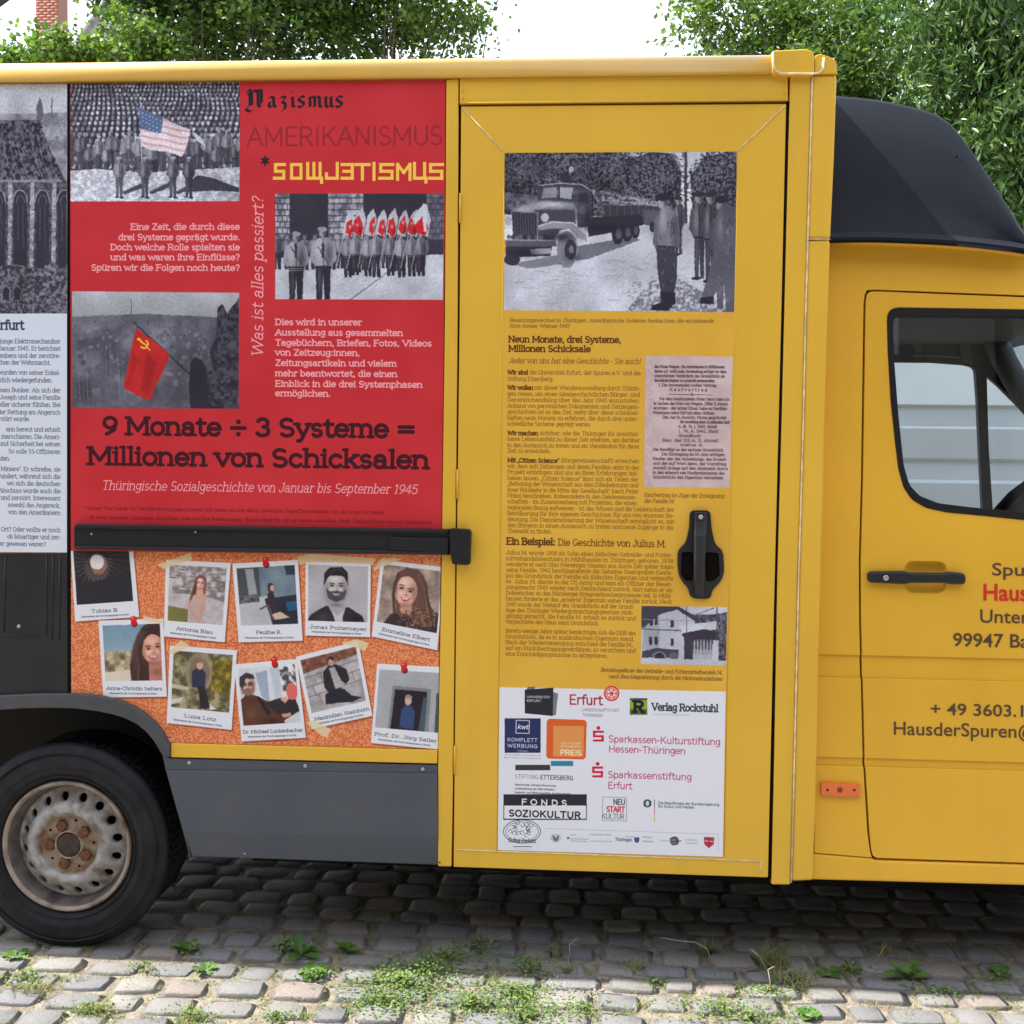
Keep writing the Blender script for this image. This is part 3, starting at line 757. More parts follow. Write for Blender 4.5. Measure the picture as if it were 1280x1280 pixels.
    def p4(im, q):       # person reading on a dark sofa
        cv.fill_noise(q, (92, 112, 128), (126, 146, 160), 30, 83)
        P_(im, [(0, 0), (.38, 0), (.38, .5), (0, .55)], (74, 78, 86)); P_(im, [(.14, .02), (.28, .02), (.32, .46), (.18, .48)], (150, 156, 164)); P_(im, [(.82, 0), (1, 0), (1, .16), (.84, .16)], (54, 62, 82))
        P_(im, [(0, .55), (.5, .5), (.62, 1.05), (0, 1.05)], (186, 186, 194)); cv.fill_noise([im(*p) for p in ((0, .48), (.34, .46), (.36, .6), (0, .62))], (60, 64, 74), (120, 124, 130), 4, 84)
        P_(im, [(.44, .55), (1.02, .5), (1.02, 1.02), (.56, 1.02)], (44, 48, 66)); P_(im, [(.8, .62), (1.02, .6), (1.02, .76), (.84, .78)], (40, 92, 130))
        E_(im, .56, .36, .055, .08, (58, 44, 46)); E_(im, .585, .37, .035, .055, (196, 160, 148)); P_(im, [(.5, .45), (.6, .43), (.66, .7), (.56, .86), (.48, .7)], (62, 46, 54))
        P_(im, [(.55, .82), (.7, .78), (.86, .88), (.6, .92)], (214, 186, 162)); L_(im, [(.36, .72), (.5, .66), (.56, .9)], 2.4, (86, 88, 104))

    def p5(im, q):       # bearded man, grey background
        cv.fill_noise(q, (168, 166, 176), (196, 194, 202), 40, 85)
        P_(im, [(-.02, 1.02), (.05, .88), (.3, .72), (.5, .76), (.68, .74), (.9, .88), (.96, 1.02)], (46, 44, 52))
        P_(im, [(.34, .74), (.38, .6), (.62, .6), (.62, .76), (.56, 1.02), (.5, 1.02)], (176, 172, 178)); P_(im, [(.4, .82), (.5, .9), (.58, .8), (.58, 1.02), (.46, 1.02)], (206, 204, 210))
        P_(im, [(.26, .38), (.27, .14), (.36, .04), (.56, .02), (.66, .12), (.66, .36), (.6, .2), (.34, .2)], (40, 36, 42))
        face(im, .47, .38, .185, (196, 190, 196), (44, 40, 46), smile=True, beard=(66, 62, 70))
        P_(im, [(.27, .28), (.3, .1), (.46, .03), (.62, .08), (.66, .26), (.58, .18), (.36, .18)], (42, 38, 44))
        hair(im, [(.34, .16), (.42, .08), (.54, .07), (.62, .14)], 10, (60, 56, 62), .04, .6); cv.soft(*im(.25, .92), 9, 5, (84, 80, 90), .5); cv.soft(*im(.8, .95), 6, 5, (16, 14, 20), .6); cv.soft(*im(.48, .7), 8, 3, (110, 106, 112), .7)

    def p6(im, q):       # smiling woman, curly hair, scarf
        cv.fill_noise(q, (128, 112, 108), (196, 172, 160), 12, 86)
        P_(im, [(.1, 1.02), (.2, .84), (.4, .7), (.8, .62), (1.02, .7), (1.02, 1.02)], (58, 50, 56))
        P_(im, [(.24, .8), (.2, .4), (.24, .12), (.4, .02), (.6, .02), (.74, .2), (.8, .5), (.96, .72), (.9, .9), (.7, .95), (.5, .8)], (104, 76, 68))
        P_(im, [(.34, .56), (.54, .56), (.56, .78), (.36, .78)], (196, 146, 130))
        face(im, .42, .4, .19, (226, 178, 160), (92, 62, 56), tilt=.02)
        P_(im, [(.22, .36), (.24, .12), (.4, .0), (.6, .06), (.7, .34), (.62, .2), (.46, .12), (.3, .16)], (98, 76, 70))
        hair(im, [(.62, .1), (.74, .3), (.78, .5), (.84, .7), (.9, .9)], 24, (120, 86, 72), .07, .8); hair(im, [(.3, .12), (.23, .3), (.22, .5), (.26, .75)], 16, (110, 80, 70), .04, .8)
        for k in range(90):
            u = rs.uniform(.3, 1.0); v = rs.uniform(.70, .98); a = rs.uniform(0, 6)
            L_(im, [(u, v), (u + .05 * math.cos(a), v + .05 * math.sin(a)), (u + .07 * math.cos(a + 1), v + .07 * math.sin(a + 1))], 0.8, rs.choice([(160, 118, 92), (196, 152, 120), (60, 46, 50), (76, 58, 56)]), .85)

    def p7(im, q):       # person on a log in a garden
        cv.fill_noise(q, (86, 80, 58), (166, 156, 122), 7, 87, 3, 1.3)
        E_(im, .45, .34, .24, .34, (150, 136, 116), .8); E_(im, .45, .36, .18, .27, (112, 100, 84), .6)
        cv.fill_noise([im(*p) for p in ((.66, .1), (1, .1), (1, .68), (.66, .66))], (88, 80, 34), (164, 138, 52), 5, 88)
        P_(im, [(0, .58), (.3, .62), (.28, .68), (0, .66)], (186, 176, 168)); P_(im, [(.0, .86), (.2, .8), (.16, .9), (0, .95)], (196, 190, 184))
        P_(im, [(.32, .34), (.4, .28), (.5, .28), (.56, .36), (.56, .6), (.34, .62)], (52, 54, 78)); E_(im, .45, .22, .055, .08, (206, 164, 146)); P_(im, [(.39, .28), (.39, .16), (.45, .12), (.52, .16), (.52, .3), (.5, .18), (.41, .18)], (150, 110, 78))
        P_(im, [(.42, .58), (.56, .6), (.66, .92), (.6, .98), (.5, .96), (.46, .7)], (44, 42, 50)); P_(im, [(.66, .88), (.78, .96), (.66, .98)], (220, 218, 222))

    def p8(im, q):       # man with glasses in a brown jacket turning to somebody
        cv.poly(q, (206, 212, 222))
        P_(im, [(.3, .1), (.5, .06), (.5, .62), (.36, .5)], (152, 166, 186)); P_(im, [(.56, .04), (.72, .04), (.72, .6), (.6, .6)], (184, 192, 204))
        cv.fill_noise([im(*p) for p in ((.72, .02), (1.02, .0), (1.02, .42), (.74, .45))], (70, 72, 82), (222, 222, 228), 6, 89, 2, 2)
        P_(im, [(-.04, 1.02), (-.02, .56), (.12, .44), (.3, .5), (.5, .62), (.62, .8), (.74, 1.02)], (88, 56, 44)); P_(im, [(.26, .5), (.34, .52), (.5, .8), (.44, .86)], (40, 36, 42))
        P_(im, [(.4, .62), (.7, .56), (.95, .6), (1.0, .8), (.8, .9), (.6, .82)], (48, 44, 48)); P_(im, [(.44, 1.02), (.5, .88), (.74, .8), (.8, .9), (.6, 1.02)], (96, 50, 40))
        P_(im, [(.68, .58), (.78, .54), (.84, .58), (.76, .66)], (214, 160, 140)); P_(im, [(.68, .84), (.84, .82), (.84, .88), (.7, .9)], (214, 160, 140))
        E_(im, .9, .46, .1, .15, (206, 104, 96)); face(im, .14, .3, .13, (198, 158, 142), (60, 50, 50), smile=False, glasses=True, beard=(130, 100, 92))
        cv.soft(*im(.15, .8), 7, 8, (140, 96, 76), .5); cv.soft(*im(.5, .95), 12, 4, (40, 22, 20), .6)
        P_(im, [(.0, .3), (.02, .14), (.14, .08), (.26, .12), (.28, .2), (.12, .18), (.05, .36)], (62, 54, 56))

    def p9(im, q):       # man in a dark coat sitting on steps
        cv.fill_noise(q, (146, 142, 146), (190, 186, 190), 9, 90)
        cv.fill_noise([im(*p) for p in ((0, 0), (1, 0), (1, .14), (0, .26))], (104, 62, 52), (150, 104, 86), 5, 91)
        for v in (.34, .52, .7):
            L_(im, [(0, v), (1, v - .1)], 1, (92, 88, 94), .8)
        for u, v in ((.12, .52), (.3, .34), (.85, .42), (.2, .7)):
            L_(im, [(u, v), (u + .02, v + .18)], 1, (92, 88, 94), .8)
        P_(im, [(.32, .6), (.34, .32), (.46, .22), (.58, .22), (.76, .36), (.78, .56), (.7, .62), (.6, .5), (.62, .74), (.42, .76)], (48, 40, 46))
        P_(im, [(.46, .26), (.56, .26), (.62, .5), (.66, .66), (.5, .66)], (170, 170, 176)); E_(im, .52, .16, .055, .08, (204, 150, 136)); P_(im, [(.46, .16), (.47, .08), (.53, .06), (.58, .1), (.57, .15), (.5, .1)], (52, 40, 42))
        P_(im, [(.28, .9), (.3, .72), (.42, .66), (.66, .7), (.76, .84), (.94, .92), (.74, .96), (.5, .92)], (38, 40, 54))

    def p10(im, q):      # man in blue in a dark doorway
        cv.poly(q, (166, 170, 178))
        P_(im, [(.24, .26), (.86, .28), (.84, 1.02), (.2, 1.02)], (128, 132, 138)); P_(im, [(.28, .32), (.8, .33), (.78, 1.02), (.24, 1.02)], (40, 34, 44))
        P_(im, [(.74, .42), (.8, .42), (.78, 1.02), (.68, 1.02)], (72, 88, 104)); P_(im, [(.95, .34), (1.02, .34), (1.02, 1.02), (.94, 1.02)], (72, 84, 88))
        P_(im, [(.38, .96), (.4, .66), (.46, .58), (.56, .58), (.62, .68), (.6, .98)], (56, 76, 124)); E_(im, .5, .5, .055, .08, (210, 176, 166)); P_(im, [(.44, .5), (.45, .42), (.5, .39), (.56, .42), (.56, .47), (.46, .45)], (150, 146, 150))

    pol([(88, 684), (166, 680), (174, 771), (94, 777)], p1, 'Tobias B', inner=(.04, .02, .93, .78), nx=(.26, .68))
    pol([(123, 776), (204, 773.6), (208.5, 871), (129, 872)], p2, 'Anna-Christin Selters', nx=(.06, .95), sub=True)
    pol([(207.6, 700), (288.6, 703.7), (281, 803), (204.6, 795.5)], p3, 'Antonia Blau')
    pol([(290.6, 704.6), (372.6, 699.8), (378.5, 801), (298.4, 803)], p4, 'Pauline R.', nx=(.28, .68))
    pol([(382, 701.7), (463.7, 704.6), (462.8, 796.5), (381.7, 794.5)], p5, 'Jonas Poltemeyer', inner=(.04, .04, .96, .8), nx=(.06, .94))
    pol([(476.4, 699.8), (556, 709), (546.8, 813), (464.7, 795.5)], p6, 'Emmeline Elbert', inner=(.05, .05, .97, .8), nx=(.14, .86))
    pol([(212.5, 807), (296.4, 813), (289.6, 912.6), (208.5, 904)], p7, 'Luisa Lotz', nx=(.26, .76))
    pol([(292.5, 830.6), (371.6, 823.8), (382.4, 922.4), (302.3, 927)], p8, 'Dr. Michael Luckenbacher', inner=(.05, .06, .95, .8), nx=(.03, .97))
    pol([(370, 821), (448, 801.3), (465.7, 895), (389.5, 911.7)], p9, 'Maximilian Steinborn', nx=(.08, .97))
    pol([(471.6, 829.6), (552, 834), (549, 937), (463.8, 929)], p10, 'Prof. Dr. J\u00f6rg Seiler', inner=(.04, .07, .98, .8), nx=(.04, .95))
    # adhesive tape and red pins printed on the foil
    tp = (222, 206, 170)
    for t in ([(196, 706), (238, 691), (240, 700), (204, 711)], [(180, 770), (206, 776), (200, 780), (178, 776)], [(210, 816), (226, 800), (238, 808), (216, 818)], [(372, 696), (388, 692), (470, 698), (466, 706), (400, 702), (374, 706)], [(466, 714), (476, 698), (504, 698), (490, 704)], [(426, 804), (446, 799), (461, 804), (456, 814), (440, 808)], [(383, 904), (391, 900), (414, 912), (409, 922), (402, 920)]):
        cv.poly(t, tp, .85)
    for x, y in ((167, 776), (332, 702), (343, 827), (505, 834)):
        cv.ell(x + 1, y + 4, 4.0, 4.2, (120, 20, 24)); cv.ell(x, y - 2, 4.4, 4.0, (214, 48, 44)); cv.ell(x, y + 3, 3.6, 3.2, (196, 34, 36)); cv.ell(x - 1.4, y - 3.4, 1.3, 1.0, (240, 150, 140))
    return cv


def print_door():
    YB = (220, 172, 62)
    cv = Canvas('door_print', 616, 184, 928, 1078, 1050, YB)
    rs = random.Random(9)
    cv.fill_noise([(600, 170), (940, 170), (940, 1090), (600, 1090)], (217, 169, 58), (224, 177, 67), 60, 4)
    # --- lorry photograph
    fr = [(631, 191.5), (921, 189.5), (918, 390.5), (630, 388)]
    cv.rectclip(fr)
    cv.grad([(625, 185), (925, 185), (925, 300), (625, 300)], (190, 198, 214), (226, 230, 240), 190, 260)
    cv.fill_noise([(625, 185), (760, 186), (800, 200), (790, 232), (815, 250), (810, 272), (625, 268)], gr(.0), gr(.4), 2.0, 101, 2, 1.3)
    cv.fill_noise([(788, 200), (812, 190), (840, 192), (852, 215), (850, 262), (790, 268)], gr(.0), gr(.42), 1.9, 102, 2, 1.3)
    cv.fill_noise([(862, 222), (880, 196), (925, 186), (925, 300), (868, 290)], gr(.0), gr(.4), 1.9, 103, 2, 1.3)
    for i in range(14):
        cv.soft(rs.uniform(632, 850), rs.uniform(200, 258), rs.uniform(8, 18), rs.uniform(6, 12), gr(rs.choice([0, 0, .45])), .4)
    for i in range(500):
        x = rs.uniform(632, 920); y = rs.uniform(192, 256); cv.ell(x, y, rs.uniform(.6, 1.6), rs.uniform(.5, 1.2), gr(rs.choice([.05, .5, .75])), .45, n=7)
    for (ax, ay, bx, by) in ((760, 186, 800, 200), (800, 200, 790, 232), (788, 200, 812, 190), (840, 192, 852, 215), (852, 215, 850, 262), (862, 222, 880, 196), (880, 196, 905, 187), (868, 290, 862, 222), (720, 190, 780, 192)):
        for k in range(46):
            t = rs.random(); cv.ell(ax + (bx - ax) * t + rs.gauss(0, 4.2), ay + (by - ay) * t + rs.gauss(0, 3.6), rs.uniform(.7, 2.3), rs.uniform(.6, 1.7), gr(rs.choice([.02, .08, .2, .45])), .9, n=8)
    for k in range(12):
        x = rs.uniform(640, 845); cv.line([(x, rs.uniform(196, 215)), (x + rs.uniform(-8, 8), rs.uniform(228, 250))], .9, gr(rs.choice([.03, .5])), .6)
    cv.line([(857, 190), (857, 278)], 3.4, gr(.15)); cv.line([(853, 190), (858, 205)], 2, gr(.3))
    cv.fill_noise([(625, 240), (672, 244), (672, 262), (625, 262)], gr(.2), gr(.5), 4, 104)
    cv.fill_noise([(625, 318), (700, 300), (820, 280), (925, 278), (925, 395), (625, 395)], gr(.76), gr(.96), 40, 105, 5, .7)
    for i in range(90):
        x = rs.uniform(635, 860); y = rs.uniform(322, 380); cv.line([(x, y), (x + rs.uniform(3, 16), y + rs.uniform(-2, 1))], rs.uniform(.5, 1.1), gr(rs.uniform(.4, .65)), .5)
    cv.poly([(720, 308), (790, 296), (800, 300), (735, 324), (700, 328)], gr(.3), .8); cv.poly([(640, 330), (700, 318), (704, 330), (660, 336)], gr(.35), .7)
    # cobbled verge and kerb
    cv.fill_noise([(780, 392), (812, 352), (840, 345), (925, 380), (925, 395)], gr(.45), gr(.85), 3, 106, 2, 1.6)
    for i in range(90):
        x = rs.uniform(785, 920); y = rs.uniform(352, 390); cv.ell(x, y, 2.2, 1.2, gr(.35), .5, n=8)
    cv.poly([(845, 345), (858, 345), (912, 378), (906, 382)], gr(.85))
    # cargo bed with tarpaulin and crew
    cv.poly([(752, 250), (766, 246), (826, 256), (824, 276), (758, 280)], gr(.16)); cv.fill_noise([(735, 236), (780, 244), (822, 252), (826, 258), (750, 256)], gr(.2), gr(.7), 3, 107, 3, 1.4)
    for k in range(7):
        cv.line([(762 + k * 9, 252), (763 + k * 9, 277)], .9, gr(.35), .8)
    cv.line([(712, 222), (714, 232)], 6, gr(.15)); cv.ell(714, 212, 3, 4.2, gr(.75)); cv.ell(706, 222, 6, 8, gr(.1))
    cv.poly([(735, 272), (800, 268), (806, 280), (790, 286), (735, 296)], gr(.08))
    for x, y, r in ((772, 292, 9), (784, 290, 8), (794, 288, 6.5)):
        cv.ell(x, y, r * .85, r * 1.55, gr(.07)); cv.ell(x + 1, y, r * .4, r * .8, gr(.3))
    cv.poly([(803, 262), (826, 264), (826, 280), (806, 282)], gr(.3)); cv.ell(815, 284, 3, 7, gr(.1))
    # cab
    cv.poly([(672, 240), (676, 232), (700, 229), (726, 230), (738, 238), (740, 282), (722, 286), (720, 262), (672, 258)], gr(.2))
    cv.poly([(676, 248), (680, 235), (696, 234), (696, 247)], gr(.6)); cv.poly([(699, 247), (699, 234), (716, 235), (714, 249)], gr(.72)); cv.poly([(722, 254), (724, 240), (734, 241), (736, 254)], gr(.1))
    cv.ell(728, 263, 5, 5, gr(.45), .5)
    # bonnet, wings, grille, bumper
    cv.poly([(638, 264), (650, 256), (680, 250), (716, 254), (722, 262), (720, 276), (676, 278), (640, 276)], gr(.45)); cv.poly([(650, 258), (682, 252), (700, 254), (670, 264), (642, 266)], gr(.72), .7)
    cv.poly([(668, 262), (718, 262), (720, 284), (700, 288), (690, 300), (668, 302)], gr(.22))
    cv.poly([(640, 264), (672, 266), (672, 300), (641, 300)], gr(.12))
    for k in range(9):
        cv.line([(643 + k * 3.4, 266), (644 + k * 3.4, 296)], .8, gr(.4), .8)
    cv.ell(681, 272, 5, 5.6, gr(.85)); cv.ell(635.5, 276, 4, 6, gr(.8)); cv.poly([(672, 282), (690, 276), (716, 278), (732, 292), (734, 302), (722, 298), (712, 286), (690, 286), (674, 288)], gr(.62))
    cv.poly([(632, 300), (694, 300), (696, 308), (632, 308)], gr(.3)); cv.poly([(632, 308), (690, 308), (688, 320), (632, 322)], gr(.12)); cv.poly([(662, 312), (688, 310), (690, 317), (664, 318)], gr(.85), .8)
    for k in range(12):
        cv.ell(636 + k * 5, 296 + (k % 3), 2.6, 3, gr(rs.uniform(.05, .4)), .9)
    cv.ell(709, 312, 13, 23, gr(.55)); cv.ell(711, 312, 10, 19, gr(.5)); cv.ell(713, 312, 7.5, 13, gr(.12)); cv.ell(714, 312, 3, 5, gr(.45)); cv.ell(640, 325, 10, 7, gr(.12))
    for k in range(14):
        a = k * .45; cv.line([(704 + 10 * math.cos(a) * .5, 312 + 22 * math.sin(a)), (704 + 13 * math.cos(a) * .6, 312 + 23 * math.sin(a))], .9, gr(.3), .8)
    cv.soft(690, 256, 24, 4, gr(.95), .8); cv.soft(655, 262, 12, 3, gr(.9), .7); cv.soft(703, 240, 22, 2.5, gr(.7), .6); cv.line([(674, 232), (700, 229), (726, 230.5), (738, 238)], 1.2, gr(.75))
    cv.line([(640, 264), (672, 266), (672, 299)], 1.1, gr(.6)); cv.line([(674, 283), (692, 277), (716, 279), (731, 292)], 1.6, gr(.9)); cv.line([(632, 300), (694, 300.5)], 1.4, gr(.65)); cv.soft(735, 275, 6, 14, gr(.02), .8)
    cv.soft(700, 296, 16, 6, gr(.02), .85); cv.soft(655, 316, 18, 5, gr(.0), .8); cv.line([(720, 262), (722, 286)], 1, gr(.5)); cv.line([(740, 240), (741, 284)], 1.2, gr(.05)); cv.soft(760, 285, 30, 5, gr(.0), .7)
    cv.line([(752, 250), (824, 257)], 1.2, gr(.7)); cv.line([(699, 232), (699, 249)], 1.2, gr(.1)); cv.soft(716, 322, 10, 5, gr(.05), .6)
    # bystanders
    for x, y, h, t in ((848, 318, 72, .3), (874, 348, 108, .28), (888, 352, 112, .22)):
        figure(cv, x, y, h, gr(t), gr(t * .6), gr(.6), cap=gr(.1), wd=.066); cv.ell(x - 4, y, 6, 2, gr(.06))
    figure(cv, 833, 385, 142, gr(.38), gr(.14), gr(.62), lean=-4, cap=gr(.06), wd=.068)
    cv.poly([(822, 298), (826, 262), (834, 257), (843, 264), (845, 298), (842, 311), (824, 310)], gr(.5)); cv.soft(829, 278, 4, 16, gr(.85), .5); cv.soft(842, 290, 3, 18, gr(.05), .6); cv.line([(836, 268), (838, 288), (824, 300)], 5, gr(.5)); cv.line([(840, 272), (838, 296)], 1, gr(.15)); cv.line([(822, 308), (846, 310)], 3, gr(.12))
    cv.poly([(820, 310), (846, 312), (846, 348), (842, 368), (826, 366), (822, 340)], gr(.17)); cv.poly([(826, 364), (844, 366), (844, 380), (838, 382), (836, 388), (814, 388), (814, 382), (828, 378)], gr(.05))
    figure(cv, 905, 386, 140, gr(.26), gr(.3), gr(.55), lean=-3, cap=gr(.06), wd=.078)
    cv.poly([(892, 300), (898, 260), (906, 253), (925, 262), (925, 306), (900, 310)], gr(.3)); cv.soft(900, 282, 4, 16, gr(.7), .45); cv.poly([(894, 306), (925, 306), (925, 390), (908, 390), (904, 350), (890, 374), (874, 376), (884, 350)], gr(.33)); cv.poly([(876, 372), (892, 370), (892, 380), (874, 380)], gr(.06))
    for i in range(26):
        x = rs.uniform(892, 918); y = rs.uniform(262, 384); cv.line([(x, y), (x + rs.uniform(-4, 6), y + rs.uniform(3, 9))], 1.0, gr(rs.choice([.1, .55])), .6)
    for i in range(22):
        x = rs.uniform(822, 845); y = rs.uniform(264, 362); cv.line([(x, y), (x + rs.uniform(-4, 4), y + rs.uniform(3, 8))], .9, gr(rs.choice([.08, .6])), .6)
    cv.clip = None
    cv.finish(fr, 505, 1.2, 7, .26, 10, 2)
    ink = (130, 92, 42)
    ik2 = (88, 50, 22)

    def T(x, y, s, size, x1, **k):
        cv.text(x, y, s, size, k.pop('col', ink), x1=x1, **k)
    T(637, 402.5, 'Besatzungswechsel in Th\u00fcringen. Amerikanische Soldaten beobachten die einziehende', 4.2, 892, italic=.2, weight=1.15)
    T(637, 409.5, 'Rote Armee, Weimar 1945', 4.2, 712, italic=.2, weight=1.15)
    T(635.5, 427.8, 'Neun Monate, drei Systeme,', 7.4, 776.5, weight=1.6, col=ik2)
    T(635.5, 439.5, 'Millionen Schicksale', 7.4, 738.5, weight=1.6, col=ik2)
    T(636, 454, 'Jeder von uns hat eine Geschichte - Sie auch!', 6.4, 801, italic=.2, weight=.95)
    narrow = [(468, 'Wir sind die Universit\u00e4t Erfurt, der Spuren e.V. und die', 801, 8), (476, 'Stiftung Ettersberg.', 692, 0),
              (487, 'Wir wollen mit dieser Wanderausstellung durch Th\u00fcrin-', 800, 10), (494.6, 'gen reisen, um einen lokalgeschichtlichen B\u00fcrger- und', 800, 0), (502, 'Generationendialog \u00fcber das Jahr 1945 anzustoßen.', 800, 0),
              (509.6, 'Anhand von pers\u00f6nlichen Dokumenten und Zeitzeugen-', 799, 0), (517, 'geschichten ist es das Ziel, mehr \u00fcber diese schicksal-', 799, 0), (524.6, 'haften neun Monate zu erfahren, die durch drei unter-', 798, 0), (532, 'schiedliche Systeme gepr\u00e4gt waren.', 739, 0),
              (543.8, 'Wir machen sichtbar, wie die Th\u00fcringer ihr unmittel-', 799, 10), (551, 'bares Lebensumfeld zu dieser Zeit erlebten, um dar\u00fcber', 800, 0), (558.8, 'in den Austausch zu treten und ein Verst\u00e4ndnis f\u00fcr diese', 799, 0), (565.8, 'Zeit zu entwickeln.', 689, 0),
              (577.8, 'Mit \u201eCitizen Science\u201c (B\u00fcrgerwissenschaft) erreichen', 799, 21), (585, 'wir, dass sich Zeitzeugen und deren Familien aktiv in das', 799, 0), (592.3, 'Projekt einbringen und uns an ihren Erfahrungen teil-', 798, 0), (599.8, 'haben lassen. \u201eCitizen Science\u201c l\u00e4sst sich als Teilen der', 798, 0),
              (607, '\u201eBefreiung der Wissenschaft aus dem Elfenbeinturm und', 798, 0), (614.6, 'ihrer R\u00fcckkehr in die Mitte der Gesellschaft\u201c (nach Peter', 798, 0), (621.8, 'Finke) beschreiben. Insbesondere in den Geisteswissen-', 796, 0), (629, 'schaften - im Zusammenhang mit Projekten, die einen', 796, 0),
              (636.6, 'regionalen Bezug aufweisen - ist das Wissen und die Leidenschaft der', 843, 0), (644, 'Bev\u00f6lkerung f\u00fcr ihre eigenen Geschichten f\u00fcr uns von enormer Be-', 843, 0), (651.4, 'deutung. Die Demokratisierung der Wissenschaft erm\u00f6glicht es, mit', 843, 0), (658.8, 'den B\u00fcrgern in einen Austausch zu treten und neue Zug\u00e4nge in die', 842, 0), (666, 'Thematik zu finden.', 690, 0)]
    for y, s, x1, b in narrow:
        if b:
            tot = sum(GLY.get(c, (2.6,))[0] for c in s); w = sum(GLY.get(c, (2.6,))[0] for c in s[:b]) / tot
            xm = 634.5 + (x1 - 634.5) * w
            T(634.5, y, s[:b], 5.0, xm, weight=1.7, col=ik2); T(xm, y, s[b:], 4.8, x1, weight=1.0)
        else:
            T(634.3, y, s, 4.8, x1, weight=1.0)
    T(633, 680.5, 'Ein Beispiel:', 8.2, 694, weight=1.6, col=ik2)
    T(697.5, 681.8, 'Die Geschichte von Julius M.', 8.0, 833, weight=.95, col=ik2)
    wide = [('Julius M. wurde 1906 als Sohn eines j\u00fcdischen Getreide- und Futter-', 841), ('mittelhandelsbesitzers in M\u00fchlhausen in Th\u00fcringen geboren. 1938', 842), ('wanderte er nach Ohio (Vereinigte Staaten) aus, kurze Zeit sp\u00e4ter folgte', 842), ('seine Familie. 1942 beschlagnahmte die Geheime Staatspolizei (Gesta-', 841), ('po) das Grundst\u00fcck der Familie als j\u00fcdisches Eigentum und verkaufte', 842),
            ('es. Julius M. diente in der US Army und kam als Offizier der Besat-', 840), ('zungsmacht 1945 wieder nach Deutschland zur\u00fcck, dort nahm er als', 841), ('Dolmetscher an den N\u00fcrnberger Kriegsverbrecherprozessen teil. In M\u00fchl-', 840), ('hausen forderte er das \u201earisierte\u201c Eigentum seiner Familie zur\u00fcck. Nach', 840),
            ('1945 wurde der Verkauf des Grundst\u00fccks auf der Grund-', 793), ('lage des Th\u00fcringer Wiedergutmachungsgesetzes r\u00fcck-', 792), ('g\u00e4ngig gemacht, die Familie M. erhielt es zur\u00fcck und', 795), ('verpachtete das Haus samt Grundst\u00fcck.', 749)]
    for i, (s, x1) in enumerate(wide):
        T(632.5, 693 + i * 7.18, s, 4.8, x1, weight=1.0)
    for i, (s, x1) in enumerate([('Bereits wenige Jahre sp\u00e4ter bem\u00e4chtigte sich die DDR des', 795), ('Grundst\u00fccks, da es in ausl\u00e4ndischem Eigentum stand.', 793), ('Nach der Wiedervereinigung entschied die Familie M.,', 792), ('auf ein R\u00fcck\u00fcbertragungsverfahren zu verzichten und', 795), ('eine Entsch\u00e4digungssumme zu akzeptieren.', 760)]):
        T(632, 790.5 + i * 7.2, s, 4.8, x1, weight=1.0)
    T(805, 621, 'Kaufvertrag im Zuge der Enteignung', 4.6, 905, italic=.2, weight=1.1)
    T(805, 628.5, 'der Familie M.', 4.6, 843, italic=.2, weight=1.1)
    T(751, 839.5, 'Betriebsgel\u00e4nde des Getreide- und Futtermittelhandels M.', 4.4, 903, italic=.2, weight=1.3)
    T(761, 847.5, 'nach Beschlagnahmung durch die Nationalsozialisten', 4.4, 903, italic=.2, weight=1.3)
    # --- typewritten contract
    fr = [(807, 444.5), (916, 446), (912, 610), (805, 609)]
    cv.rectclip(fr)
    cv.fill_noise(fr, (196, 174, 176), (210, 192, 196), 20, 111)
    dk = (78, 56, 66)
    yy = 460
    for i, (a, b, s) in enumerate([(818, 906, 'den Firma Wagner, Die Amtsr\u00e4umen in M\u00fchlhausen'), (818, 908, 'deren a.D. wohl mein Anwendung erfolgt vor dem'), (818, 906, 'unterst\u00fctzten Verk\u00e4uferin des Grundst\u00fccks als'), (818, 894, 'Bevollm\u00e4chtigten zu notariell anwesenden.'), (823, 896, '1. Die Anwesenden wollen Vertrag.'), (837, 884, 'K a u f v e r t r a g'), (855, 875, '- 1 -'),
                                   (824, 912, 'Vor dem beurkundeten Notar Herrn habe ich'), (817, 910, 'in Sachen des Erbs von Wagnis, Ziffer II Absatz'), (817, 909, 'erschien - der erster D\u00fcsel, habe es Familien'), (816, 894, 'Wohnhaus nebst Hof mit allem Gr\u00fcnen.'), (828, 908, 'Die, hat in Ansicht, Firma gegr\u00fcndet'), (850, 912, 'Die Gestaltung eines zu zahlenden Kauf'), (848, 896, 'A. Bl. 76, 1. 1942, Abteil'), (848, 898, '1. 76, A. 1942, Blatt'), (848, 876, 'Grundbuch'), (828, 898, 'Bez. der 52 A. 2. Abteil'), (850, 880, 'siehe 6.'),
                                   (816, 904, 'Die Bewilligt es der sechste Grundst\u00fcck'), (827, 906, 'Die Eintragung im M. Amt erfolgen'), (816, 908, 'Kaufen den der Anweisungs, des Erwerb'), (816, 908, 'und der auf Wert dann, der Vormittag'), (816, 910, 'Anwalt Anlage auf den Amtmann durch'), (816, 906, 'in den erkannt wie Kaufpreissumme des'), (816, 904, 'Grundst\u00fccks den Eigentum vermerken')]):
        y = yy + i * 5.75
        cv.text(a, y, s, 3.3, dk, x1=b, weight=1.4)
    cv.line([(836, 493), (890, 494)], .8, dk); cv.fill_noise([(805, 444), (817, 444), (815, 610), (805, 610)], (186, 158, 164), (210, 190, 196), 3, 112, 2, 1.3, .5)
    # --- house photograph
    fr = [(802, 757.5), (909, 759), (907.5, 832), (801, 830)]
    cv.rectclip(fr)
    cv.rect(795, 750, 915, 840, gr(.85))
